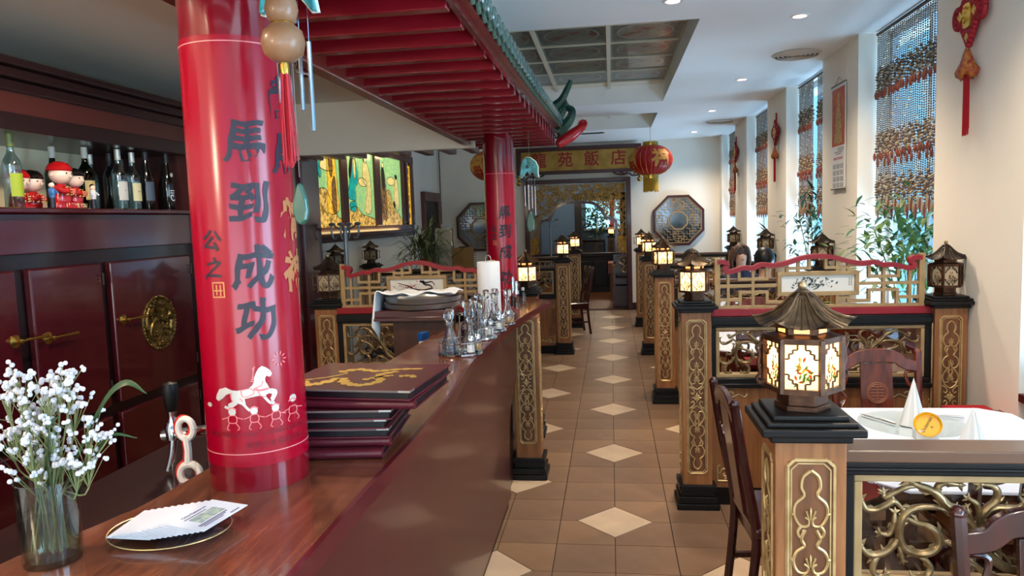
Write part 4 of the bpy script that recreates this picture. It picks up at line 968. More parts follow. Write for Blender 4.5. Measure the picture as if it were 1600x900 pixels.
# ceramic wedding dolls
rc = M('red ceramic', (176, 22, 28), .2, coat=.6, var=.15, scale=30); sc_ = M('doll face ceramic', (232, 204, 184), .25, coat=.5); bc = M('black ceramic', (18, 14, 16), .2, coat=.5); gc = M('gold ceramic', (222, 176, 70), .3, coat=.4)
def doll(t, y, s, cap, name):
    b = MB().lathe([(.0, 0), (.036, 0), (.04, .02), (.034, .055), (.02, .075), (.0, .078)], 20, cap=False, sx=.9)
    for q in (-1, 1): b.tube(catmull([(.0, q*.03, .06), (.03, q*.034, .045), (.045, q*.012, .045)], 4), .011, 8)
    b.v = [(p[0]*s, p[1]*s+y, p[2]*s) for p in b.v]; b.build(name+'_robe', rc, t, smooth=True)
    h = MB().ball((.006, 0, .115), .044, 18, 12, (.95, 1.05, .92)); h.ball((.0, .045, .112), .008, 6, 5); h.ball((.0, -.045, .112), .008, 6, 5); h.ball((.05, 0, .106), .006, 6, 5)
    h.v = [(p[0]*s, p[1]*s+y, p[2]*s) for p in h.v]; h.build(name+'_head', sc_, t, smooth=True)
    for q in (-1, 1): MB().ball((.045*s, q*.015*s+y, .118*s), .0035*s, 6, 5).build(name+'_eye', bc, t)
    c = MB().lathe([(.047, .128), (.050, .134), (.046, .145), (.034, .16), (.012, .168), (0, .168)], 20, cap=False)
    if not cap: c.ball((0, .035, .15), .018, 8, 6).ball((0, -.035, .15), .018, 8, 6)
    c.v = [(p[0]*s, p[1]*s+y, p[2]*s) for p in c.v]; c.build(name+('_cap' if cap else '_hair'), rc if cap else bc, t, smooth=True)
    g = MB(); R = .046*s
    for k in range(14): g.bar((.040*s+.01*s*(k % 2), y+(-.02+.04*(k % 4)/3)*s, (.03+.03*(k//4)/3)*s), (.046*s, y+(-.012+.04*(k % 4)/3)*s, (.034+.03*(k//4)/3)*s), .003)
    g.build(name+'_gold_sign', gc, t)
t = thing('wedding_dolls', 'pair of red ceramic wedding dolls on a base lettered I LOVE YOU', 'figurine', (-2.58, 3.25, SZ), 'ceramic figures on the bottle shelf')
b = MB().lathe([(.0, 0), (.10, 0), (.104, .012), (.098, .032), (0, .034)], 28, cap=False, sx=.42, sy=.92); b.build('base', rc, t, smooth=40)
for y, cap, n in ((-.045, True, 'groom'), (.045, False, 'bride')): doll(t, y, 1.15 if cap else 1.0, cap, n)
for ch in t.children:
    if not ch.name.startswith('base'): ch.location = (0, 0, .03)
vs, fs = text('I LOVE YOU', .026, lambda u, v: (.0445-abs(u)*.12, u+.01, .016+v), bold=.0008); MB().add(vs, fs).build('lettering', M('cream lettering', (240, 220, 170), .4), t, fixn=False)
t = thing('wedding_dolls', 'second pair of red ceramic wedding dolls left of the lettered pair', 'figurine', (-2.66, 3.075, SZ), 'ceramic figures on the bottle shelf')
MB().lathe([(.0, 0), (.09, 0), (.094, .01), (.088, .022), (0, .024)], 28, cap=False, sx=.5, sy=.9).build('base', rc, t, smooth=40)
for y, cap, n in ((-.035, True, 'groom'), (.045, False, 'bride')): doll(t, y, 1.08, cap, n)
for x, y, col, l in ((-2.52, 3.075, (60, 110, 170), 'tiny figure in a blue shirt standing before the dolls'), (-2.53, 3.36, (220, 220, 225), 'tiny figure in white standing right of the lettered dolls')):
    t = thing('small_figure', l, 'figurine', (x, y, SZ), 'ceramic figures on the bottle shelf'); s = 1 if col[0] < 100 else .9
    MB().lathe([(.0, 0), (.012, 0), (.011, .05), (0, .05)], 10, cap=False).build('trousers', M('dark navy ceramic', (24, 26, 40), .3), t, smooth=True)
    MB().lathe([(.011, .048), (.015, .07), (.012, .09), (.004, .095)], 10).tube([(0, -.014, .085), (.01, -.024, .07), (.012, -.012, .062)], .005, 6).tube([(0, .014, .085), (.01, .026, .068)], .005, 6).build('shirt', M('figure shirt %d' % col[0], col, .3), t, smooth=True)
    MB().ball((0, 0, .106), .013, 10, 8).build('head', sc_, t, smooth=True); MB().ball((-.003, 0, .111), .0125, 8, 6).build('hair', bc, t, smooth=True)
# ---------------------------------------------------------------- beer taps
def tap(x, y, l, opener):
    t = thing('beer_tap', l, 'tap', (x, y, 0), 'chrome beer taps')
    MB().tube([(-.03, 0, 1.10), (.10, 0, 1.115), (.16, 0, 1.115)], .017, 12).lathe([(.02, 1.09), (.022, 1.12), (.014, 1.14)], 14).build('body', chrome, t, smooth=True)
    MB().tube(catmull([(-.0, 0, 1.10), (-.004, -.004, 1.05), (-.018, -.008, 1.0)], 4), .0105, 10).build('spout', chrome, t, smooth=True)
    MB().tube([(0, 0, 1.135), (0, 0, 1.155), (0, 0, 1.175)], [.014, .010, .013], 12).build('collar', chrome, t, smooth=True)
    MB().lathe([(.010, 1.168), (.016, 1.175), (.019, 1.20), (.024, 1.232), (.020, 1.250), (0, 1.256)], 16, cap=False).build('handle', black, t, smooth=True)
    MB().box(.14, -.03, .80, .20, .03, 1.16).build('tower', chrome, t, bevel=.01)
tap(-1.245, 1.90, 'chrome beer tap with black handle nearest the flower vase', 1); tap(-1.20, 2.06, 'second chrome beer tap half hidden by the big red pillar', 0)
t = thing('bottle_opener', 'white and red plastic ring opener hanging from the beer tap', 'opener', (-1.185, 1.86, 1.045), scale=1.4)
for nm, mm, dx in (('red_ring', M('red plastic', (190, 40, 36), .4), .0), ('white_ring', M('white plastic', (236, 230, 226), .35), .009)):
    mb = MB()
    mb.tube([(.003+.021*cos(2*pi*k/20)+dx, -dx, -.028+.021*sin(2*pi*k/20)) for k in range(21)], .0075, 8)
    mb.tube([(.0+dx, -dx, -.006), (.002+dx, -dx, .02), (.0+dx, -dx, .05)], [.008, .007, .008], 8)
    mb.tube([(.0+.016*cos(2*pi*k/20)+dx, -dx, .064+.02*sin(2*pi*k/20)) for k in range(21)], .0065, 8); mb.build(nm, mm, t, smooth=True)
t = thing('drinking_glass', 'empty tumbler half hidden behind the big red pillar', 'glass', (-1.13, 1.76, .985)); MB().lathe([(0, .0), (.026, 0), (.031, .085), (.029, .085), (.025, .006), (0, .006)], 24, cap=False).build('tumbler', glass, t, smooth=True)
t = thing('sink_counter', 'low dark inner counter behind the bar under the taps', 'counter'); MB().box(-1.45, .6, .955, -1.10, 3.4, .985).build('worktop', maroond, t); MB().box(-1.43, .62, 0, -1.12, 3.38, .955).build('base', maroond, t)
# ---------------------------------------------------------------- things on the counter
CT = 1.1
menum = M('maroon leatherette', (84, 24, 36), .38, bump=.06, bscale=160, coat=.15); sleeve = M('black page sleeves', (16, 17, 22), .3); cover_in = M('menu cover edge', (112, 96, 92), .5)
def menu(i, z, x, y, rz, spine, big, l):
    W, D, Hh = .34*big, .30*big, .024; t = thing('menu_folder', l, 'menu', (x, y, z), 'menu folders stacked on the counter', rz)
    mb = MB()
    if spine: mb.tube([(0, .010, Hh/2), (-W, .010, Hh/2)], Hh/2, 12).box(-W, .01, 0, 0, D, .003).box(-W, .01, Hh-.003, 0, D, Hh)
    else: mb.box(-W, 0, .0, 0, D, .0035).box(-W, 0, Hh-.0035, 0, D, Hh)
    mb.build('cover', menum, t, smooth=40)
    MB().box(-W+.004, .004 if not spine else .012, .004, -.006, D-.004, Hh-.004).build('pages', sleeve, t)
    mb = MB(); mb.box(-.03, -.0015, Hh-.0045, .0012, .0, Hh+.0006).box(.0, -.0015, Hh-.0045, .0012, .03, Hh+.0006).box(-.03, D, -.0006, .0012, D+.0015, .0045) if not spine else mb.box(-.03, D-.0, Hh-.004, .001, D+.0015, Hh+.0006)
    mb.build('metal_corner', steel, t)
    if not spine: MB().box(-W, -.0012, Hh-.0048, -.03, .0, Hh).build('cover_edge', cover_in, t)
    return t
ms = [(-.572, 1.712, 6, 1, .98, 'lowest menu folder of the stack, spine to the front'), (-.558, 1.735, 5, 1, .98, 'second menu folder from the bottom, spine to the front'), (-.557, 1.728, 4, 0, .98, 'third menu folder from the bottom, open edge to the front'),
      (-.56, 1.720, 4, 0, .98, 'fourth menu folder from the bottom, open edge to the front'), (-.545, 1.716, 3, 0, 1, 'fifth menu folder from the bottom, under the wide maroon one'), (-.485, 1.712, -3, 1, 1.07, 'wide maroon menu folder second from the top, jutting out right')]
for i, (x, y, a, s, b, l) in enumerate(ms): menu(i, CT+.0005+i*.0246, x, y, radians(a), s, b, l)
tm = menu(6, CT+.0005+6*.0246+.002, -.490, 1.70, radians(-5), 0, 1.1, 'topmost menu folder with a gold dragon on its maroon cover')
mb = MB(); Hh = .0245
for path, r in (([(-.34, .07), (-.31, .04), (-.27, .06), (-.24, .12), (-.20, .07), (-.15, .05), (-.12, .10), (-.15, .17), (-.12, .22)], .02), ([(-.28, .20), (-.24, .24), (-.18, .22), (-.12, .25), (-.06, .26)], .017), ([(-.33, .10), (-.28, .14), (-.25, .19)], .005), ([(-.17, .11), (-.14, .15), (-.11, .17)], .012), ([(-.09, .16), (-.06, .17), (-.045, .15)], .014), ([(-.345, .055), (-.32, .08), (-.30, .055)], .012)):
    sm = catmull([(p[0], p[1], 0) for p in path], 7); N = len(sm)
    mb.ribbon(sm, [r*(.75+1.5*abs(sin(i*2.1)))*(1-.45*i/N) for i in range(N)], lambda u, v, d: (u, v, d), Hh, Hh+.0006)
mb.build('gold_dragon', M('gold foil print', (206, 166, 84), .4, .5), tm)
# calling cards on a glass dish
DX, DY = -.848, 1.262
t = thing('glass_dish', 'shallow oval glass dish with gold rim on the counter', 'dish', (DX, DY, CT)); MB().lathe([(0, .002), (.085, .002), (.112, .010), (.115, .0125), (.108, .009), (.08, .005), (0, .005)], 40, cap=False, sx=1.0, sy=.84).build('dish', clear('dish glass', (240, 244, 246), .03, .1), t, smooth=True)
MB().tube([(.1145*cos(2*pi*k/48), .0962*sin(2*pi*k/48), .0125) for k in range(49)], .0012, 5).build('gold_rim', M('pale gold rim', (190, 176, 130), .3, .8), t)
cardm = M('card white', (206, 212, 226), .6); prints = M('card print', (60, 70, 110), .6); pic_ = M('card picture', (176, 190, 170), .6, col2=(120, 140, 150), scale=60)
for k in range(11):
    f = k/10; x = -.900+.120*f; y = 1.268+.012*f; z = CT+.0145+.0017*k
    t = thing('calling_card', 'top business card with printed picture and lines, at right of the dish' if k == 10 else ['bottom, leftmost', 'second', 'third', 'fourth', 'fifth', 'sixth', 'seventh', 'eighth', 'ninth', 'tenth'][k]+' plain white business card from the left in the fanned pile on the dish', 'card', (x, y, z), 'business cards on the glass dish' if k < 10 else 'top business card'); t.rotation_euler = (0, radians(3), radians(4-13*f))
    c = MB().box(-.042, -.064, 0, .042, .064, .0014).build('card', cardm, t)
    if k == 10:
        mb = MB(); rg = random.Random(1)
        for j, (u, a, b, wv) in enumerate(((-.022, -.04, .02, .0025), (.018, -.050, .030, .003), (.023, -.050, .020, .0025), (.028, -.046, .008, .0025), (.033, .022, .048, .003))): mb.box(u, a, .0014, u+wv, b, .0016)
        mb.build('print', prints, c); MB().box(-.016, -.036, .0014, .014, .034, .0016).build('picture', pic_, c)
        mb = MB(); vs, fs = text('China Restaurant', .0095, lambda u, v: (-.031-v, u-.002, .0016), bold=.0003); mb.add(vs, fs).build('lettering', prints, c, fixn=False)
# vase of baby's breath
VX, VY = -1.0, 1.145
t = thing('flower_vase', 'clear glass vase with water holding white flower sprays, lower left', 'vase', (VX, VY, CT)); t.scale = (.82, .82, 1)
MB().lathe([(0, .0), (.056, 0), (.058, .004), (.062, .15), (.059, .15), (.055, .012), (0, .012)], 32, cap=False).build('glass_body', clear('vase glass', (240, 246, 246), .04, .22), t, smooth=True)
MB().lathe([(0, .013), (.053, .013), (.0565, .085), (0, .085)], 28, cap=False).build('water', clear('vase water', (228, 236, 222), .01, .05), t, smooth=True)
t = thing('flower_bunch', 'sprays of tiny white flowers with strap leaves in the glass vase', 'flowers', (VX, VY, CT))
stem = M('pale stem', (120, 128, 82), .6); st = MB(); bl = MB(); lf = MB(); rg = random.Random(11)
heads = [(a*.66-.01, b*.8, c*.92) for a, b, c in [(-.03, -.01, .34), (.0, .02, .31), (.045, .0, .33), (.10, .01, .34), (.09, .03, .30), (.06, -.01, .27), (.02, .03, .27), (-.03, .02, .29), (-.07, .0, .27), (.0, -.02, .24), (-.05, .02, .22), (.05, .02, .22), (.14, .02, .26), (.16, .0, .24), (.12, .0, .20), (.03, .0, .19), (-.02, .0, .19), (-.09, .0, .33), (-.06, .02, .36), (.02, .05, .35), (.15, .01, .205), (.065, .02, .36), (-.10, .01, .25)]]
for hx, hy, hz in heads:
    r0 = rg.uniform(-.03, .03); P = catmull([(r0, rg.uniform(-.02, .02), .02), (r0*.6+hx*.2, hy*.3, .12), (hx*.75, hy, hz-.07), (hx, hy, hz-.01)], 4); st.tube(P, .0015, 5)
    for k in range(10):
        c = Vector((hx, hy, hz))+Vector((rg.gauss(0, .017), rg.gauss(0, .017), rg.gauss(0, .014))); st.tube([P[-4], c], .0007, 4, cap=False)
        for q in range(3): bl.ball(c+Vector((rg.gauss(0, .003), rg.gauss(0, .003), rg.gauss(0, .003))), rg.uniform(.0032, .0052), 6, 4)
st.build('stem', stem, t); bl.build('blossoms', M('blossom white', (206, 206, 212), .8), t, kind='stuff', smooth=True)
for P, W in (([(.01, 0, .02), (.03, 0, .12), (.10, .02, .27), (.145, .03, .315), (.185, .03, .295)], .016), ([(-.01, 0, .02), (.0, 0, .13), (.03, -.02, .24), (.06, -.03, .27)], .03), ([(-.02, 0, .02), (-.04, 0, .12), (-.08, -.01, .19), (-.14, -.02, .2)], .024), ([(.0, .01, .03), (.06, .02, .14), (.11, .02, .22), (.16, .03, .215)], .010), ([(.02, 0, .03), (.035, -.03, .15), (.05, -.05, .21)], .026), ([(-.02, .02, .03), (-.05, .03, .15), (-.08, .05, .22)], .022)):
    sm = catmull(P, 5); N = len(sm); o = MB()
    for i in range(N-1):
        pass
    vs = []
    for i, p in enumerate(sm):
        tg = (sm[min(i+1, N-1)]-sm[max(i-1, 0)]).normalized(); sd = tg.cross(Vector((0, 1, .2))).normalized(); q = W*.5*min(1, (N-1-i)/6)*(.6+.4*min(1, i/5))+.0004; nn = sd.cross(tg)
        vs += [p-Vector((0, 1, 0))*q*.7-sd*q*.7, p+nn*.002, p+Vector((0, 1, 0))*q*.7+sd*q*.7]
    o.add(vs, [f for i in range(N-1) for f in ((i*3, i*3+1, i*3+4, i*3+3), (i*3+1, i*3+2, i*3+5, i*3+4))]); o.build('strap_leaf', leafm, t, smooth='all', fixn=False)
# condiment caddies
def caddy(x, y, rz, l):
    t = thing('condiment_caddy', l, 'caddy', (x, y, CT), 'condiment caddies in a row on the counter', rz)
    mb = MB().lathe([(0, .004), (.094, .004), (.097, .001), (.099, .006), (.096, .011), (.0, .008)], 36, cap=False); mb.build('tray', chrome, t, smooth=40)
    mb = MB().tube([(.094*cos(2*pi*k/40), .094*sin(2*pi*k/40), .058) for k in range(41)], .0025, 6)
    for k in range(6): a = 2*pi*k/6+.3; mb.tube([(.094*cos(a), .094*sin(a), .006), (.094*cos(a), .094*sin(a), .058)], .002, 5)
    mb.tube([(0, 0, .01), (0, 0, .17)], .003, 6).tube([(.012*cos(2*pi*k/16), 0, .182+.012*sin(2*pi*k/16)) for k in range(17)], .002, 5)
    mb.build('wire_rack', chrome, t, smooth=True)
    def cruet(n, px, py, liq):
        prof = [(0, .012), (.03, .012), (.034, .02), (.033, .06), (.018, .088), (.0135, .11), (.016, .142), (.014, .142), (.0115, .11), (.0155, .088), (.030, .06), (.031, .02), (0, .018)]
        o = MB().lathe([(r, z) for r, z in prof], 18, (px, py, 0), cap=False).build('cruet', cutglass, t, smooth=True)
        MB().lathe([(.009, .135), (.010, .150), (.019, .160), (.021, .185), (.016, .197), (0, .199)], 8, (px, py, 0), cap=False).build('stopper', cutglass, o)
        if liq: MB().lathe([(0, .019), (.0295, .019), (.0295, .05), (0, .05)], 14, (px, py, 0), cap=False).build('inner_fill', liq, o, smooth=True)
    cruet('a', -.045, .03, M('dark vinegar', (60, 18, 8), .1, trans=.3)); cruet('b', .04, .042, None)
    for px, py, fm, nm in ((-.012, -.055, None, 'c'), (.05, -.045, M('salt', (240, 240, 238), .9), 's'), (.075, .005, M('ground pepper', (176, 138, 88), .9), 'p')):
        if fm is None: cruet('c', px-.03, py+.012, None); continue
        o = MB().lathe([(0, .012), (.018, .012), (.019, .05), (.016, .064), (.0145, .064), (.0168, .05), (.016, .016), (0, .016)], 16, (px, py, 0), cap=False).build('shaker', glass, t, smooth=True)
        MB().lathe([(0, .0165), (.0158, .0165), (.0165, .046), (0, .046)], 14, (px, py, 0), cap=False).build('contents', fm, o, smooth=True)
        MB().lathe([(.0165, .060), (.0175, .064), (.017, .078), (.010, .086), (0, .087)], 16, (px, py, 0), cap=False).build('cap', chrome, o, smooth=True)
    return t
c0 = caddy(-.665, 3.13, .1, 'nearest condiment caddy, its salt shaker facing the camera')
dup(c0, (-.665, 3.55, CT), 1.2, 'second condiment caddy from the front'); dup(c0, (-.65, 3.78, CT), .3, 'third condiment caddy from the front'); dup(c0, (-.635, 4.02, CT), -.6, 'farthest condiment caddy, next to the pepper mills')
t = thing('paper_towel_roll', 'white paper towel roll standing on a wire holder on the counter', 'paper roll', (-.745, 4.42, CT))
MB().lathe([(.018, .012), (.068, .012), (.070, .02), (.070, .325), (.066, .33), (.018, .33), (.018, .012)], 40, cap=False).build('roll', M('kitchen paper', (232, 234, 238), .9, bump=.04, bscale=80), t, smooth=50)
mb = MB().lathe([(0, 0), (.072, 0), (.072, .008), (0, .010)], 32, cap=False).tube([(0, 0, .01), (0, 0, .335)], .004, 8); mb.tube([(.018*cos(pi*k/12), 0, .335+.035*sin(pi*k/12)) for k in range(13)], .003, 6); mb.build('wire_holder', chrome, t, smooth=40)
for x, y, h, l in ((-.64, 4.72, .21, 'taller clear pepper mill with chrome bands before the red pillar'), (-.605, 4.62, .19, 'shorter clear pepper mill with chrome bands before the red pillar')):
    t = thing('pepper_mill', l, 'mill', (x, y, CT), 'pepper mills on the counter')
    MB().lathe([(.02, 0), (.021, .02), (.016, .06), (.018, .09), (.0175, .11)], 18).build('body', glass, t, smooth=40); MB().lathe([(.0195, .108), (.0195, .125), (.019, .13)], 18).build('band', chrome, t, smooth=40)
    MB().lathe([(.013, .13), (.011, .15), (.013, h-.02), (.008, h), (0, h)], 16).build('top', chrome, t, smooth=40); MB().lathe([(.0185, .02), (.0145, .055), (.016, .085)], 14).build('contents', M('peppercorns', (70, 50, 40), .9, var=.5, scale=200), t)
t = thing('sauce_bottle', 'small clear bottle with white cap at the counter end', 'bottle', (-.60, 4.93, CT)); MB().lathe([(.0, 0), (.018, 0), (.02, .01), (.019, .07), (.010, .09), (.009, .105), (0, .105)], 18, cap=False).build('glass_body', clear('frosty bottle', (220, 225, 228), .1, .2), t, smooth=True); MB().lathe([(.011, .1), (.011, .12), (0, .122)], 14).build('cap', M('grey cap', (190, 190, 186), .5), t, smooth=40)
# side server with trays behind the counter
t = server = thing('side_server', 'maroon-topped brown side server standing behind the counter', 'cabinet', (-1.10, 3.98, 0))
MB().box(-.21, -.12, 1.165, .21, .22, 1.205).build('top_board', maroon, t, bevel=.006); MB().box(-.21, -.125, 1.150, .21, .21, 1.166).build('under_board', maroon, t)
MB().box(-.10, -.08, 0, .19, .2, 1.15).build('body', M('dark brown wood', (62, 34, 26), .45, var=.15, scale=6, stretch=(4, 4, .4)), t)
for k, (dx, l) in enumerate(((0, 'lower round steel tray, black lettering on its rim'), (.008, 'upper round steel tray under the white cloth'))):
    t = thing('round_tray', l, 'tray', (-1.07+dx, 4.05, 1.2055+.032*k), 'round steel trays on the side server')
    MB().lathe([(0, .0), (.17, 0), (.20, .004), (.212, .030), (.216, .031), (.207, .004), (.19, .006), (0, .006)], 56, cap=False).build('tray', steel, t, smooth=40)
    if k == 0:
        R = .2085; vs, fs = text('ertränke mich das Lager über Bier', .021, lambda u, v: ((R+v*.32)*cos(u/R-pi/2+.02), (R+v*.32)*sin(u/R-pi/2+.02), .017+v), maxedge=.02); MB().add(vs, fs).build('lettering', ink, t, fixn=False)
mb = MB(); NX, NY = 34, 16; vs = []
for j in range(NY):
    for i in range(NX):
        u, v = i/(NX-1), j/(NY-1); x = -.265+.47*u; y = -.20+.33*v
        z = .006+.018*abs(sin(6*u+3*v))*(.4+.6*u)+.012*sin(11*u-5*v)**2+.01*sin(4*v+2)
        if u < .16: z += .02*(1-abs(u-.1)/.1)
        if u < .10: d = (.10-u)/.10; z -= (.12+.16*max(0, 1-abs(v-.25)/.35))*d**1.2; x = -.218-.03*d+.018*sin(9*v)*d
        vs.append((x, y, z))
mb.add(vs, [(j*NX+i, j*NX+i+1, (j+1)*NX+i+1, (j+1)*NX+i) for j in range(NY-1) for i in range(NX-1)])
o = mb.build('dish_towel', white, smooth='all', loc=(-1.06, 4.05, 1.272)); o.modifiers.new('thick', 'SOLIDIFY').thickness = .004; tag(o, 'crumpled white towel draped over the steel trays', 'towel')
MB().box(-.02, -.40, .84, .19, -.08, .86).build('side_shelf', maroond, server)
t = thing('spray_bottle', 'spray bottle with blue trigger head below the side server', 'bottle', (-1.0, 3.74, .86)); t.rotation_euler = (0, 0, 1.2)
MB().lathe([(0, 0), (.04, 0), (.042, .1), (.02, .17), (.014, .2)], 18).build('body', M('milky plastic', (210, 220, 225), .3), t, smooth=40); MB().box(-.02, -.015, .2, .05, .015, .245).box(.03, -.008, .16, .04, .008, .2).build('trigger_head', M('blue plastic', (20, 70, 130), .35), t, bevel=.006)
# ---------------------------------------------------------------- canopy roof over the bar
t = canopy = thing('canopy_roof', 'red raftered canopy with green glazed tile edge over the bar', 'canopy')
RX0, RX1, RZ, RY0, RY1 = -1.07, -.44, 2.27, .5, 6.24
MB().box(RX0, RY0, RZ+.085, -.43, RY1+.02, RZ+.10).build('soffit', roofred, t)
MB().box(RX0-.03, RY0, RZ-.02, RX0+.03, 5.66, RZ+.10).build('back_beam', M('brown red beam', (112, 44, 34), .3, coat=.4, var=.15, scale=5), t, bevel=.006)
raf = None; y = .62
while y < RY1:
    if raf is None: raf = MB().box(RX0, -.022, RZ, RX1, .022, RZ+.085).build('rafter', roofred2, t, bevel=.004, loc=(0, y, 0))
    else: piece(raf, t, (0, y, 0))
    y += .2105
lift = lambda y: .11*max(0, (y-2.6)/3.6)**1.6
EY = [RY0+(RY1+.03-RY0)*k/24 for k in range(25)]
def eave(x0, x1, z0, z1):
    mb = MB(); vs = []
    for y in EY: vs += [(x0, y, z0+lift(y)), (x1, y, z0+lift(y)), (x1, y, z1+lift(y)), (x0, y, z1+lift(y))]
    return mb.add(vs, [(k*4+j, k*4+(j+1) % 4, k*4+4+(j+1) % 4, k*4+4+j) for k in range(24) for j in range(4)]+[(3, 2, 1, 0), (96, 97, 98, 99)])
eave(RX1+.002, RX1+.020, RZ+.012, RZ+.085).build('fascia', roofred, t)
eave(RX1+.018, RX1+.040, RZ+.048, RZ+.066).build('eave_board', M('eave brown red', (112, 30, 30), .35, coat=.3), t)
# tiles: half-round covers with round ends, pan tiles with hanging drips
sl = lambda x: RZ+.092+(-x-.390)*.34
mb = MB(); vs = []; n = 8
for x in (-.385, -.65, -1.06):
    for k in range(n+1):
        a = pi*k/n; vs.append((x, .034*cos(a), sl(x)+.034*sin(a)))
mb.add(vs, [(i*(n+1)+k, i*(n+1)+k+1, (i+1)*(n+1)+k+1, (i+1)*(n+1)+k) for i in range(2) for k in range(n)])
e = MB().lathe([(0, 0), (.036, 0), (.038, .006), (.034, .012), (.024, .008), (.012, .014), (0, .012)], 14, cap=False)
mb.add([(-.383+p[2]-.002, p[0], sl(-.385)+.006+p[1]) for p in e.v], e.f)
cov = mb.build('cover_tile', greentile, t, smooth=40)
mb = MB(); vs = []
for x in (-.395, -1.06):
    for k in range(5):
        u = (k-2)/2; vs.append((x, u*.048, sl(x)-.012+.014*u*u))
mb.add(vs, [(k, k+1, 6+k, 5+k) for k in range(4)])
P = [(-.046, .0), (-.04, -.022), (-.02, -.036), (0, -.056), (.02, -.036), (.04, -.022), (.046, 0), (.02, -.010), (-.02, -.010)]
mb.prism(P, lambda u, v, d: (-.393+d-v*.12, u, sl(-.395)+v-.0), -.004, .006); pan = mb.build('drip_tile', M('green glazed drip', (84, 122, 106), .25, col2=(36, 70, 64), scale=40, coat=.7, bump=.35, bscale=50), t, smooth=40)
y = .56; first = True
while y < RY1+.02:
    if first: cov.location = (0, y, lift(y)); pan.location = (0, y+.0525, lift(y)); first = False
    else: piece(cov, t, (0, y, lift(y))); piece(pan, t, (0, y+.0525, lift(y)))
    y += .105
MB().tube([(-1.055, y, sl(-1.06)+.03+lift(y)*.9) for y in EY], .06, 10).build('ridge', greentile, t, smooth=True)
# corner ornaments at the far end
mb = MB(); sm = catmull([(-.43, 6.24, 2.29), (-.37, 6.27, 2.33), (-.30, 6.29, 2.375), (-.235, 6.30, 2.425), (-.215, 6.30, 2.46)], 5)
mb.tube(sm, [.03, .036, .04, .044, .046, .048, .048, .05, .05, .05, .048, .046, .044, .042, .04, .036, .034, .03, .028, .025, .02][:len(sm)], 8)
rg = random.Random(8)
for i in range(8, len(sm)):
    for k in range(8): a = 2*pi*k/8+i*.4; mb.ball(sm[i]+Vector((.03*cos(a), .03*sin(a)*.8, .03*sin(a))), .012, 6, 4)
mb.build('corner_scroll', M('red ornament', (190, 20, 34), .3, coat=.5), t, smooth=50)
mb = MB()
for path, r in (([(-.42, 6.20, 2.40), (-.36, 6.2, 2.44), (-.31, 6.2, 2.50), (-.30, 6.2, 2.56), (-.35, 6.2, 2.585)], .055), ([(-.46, 6.2, 2.52), (-.40, 6.2, 2.56), (-.33, 6.2, 2.62)], .042), ([(-.44, 6.2, 2.60), (-.38, 6.2, 2.65), (-.33, 6.2, 2.74), (-.30, 6.2, 2.80)], .042), ([(-.41, 6.2, 2.50), (-.36, 6.2, 2.58), (-.36, 6.2, 2.66)], .04)):
    sm = catmull(path, 5); N = len(sm); mb.tube(sm, [r*(1-.55*i/N) for i in range(N)], 6)
mb.build('swallowtail_finial', M('green ornament', (40, 88, 72), .3, col2=(20, 56, 48), scale=20, coat=.5), t, smooth=50)
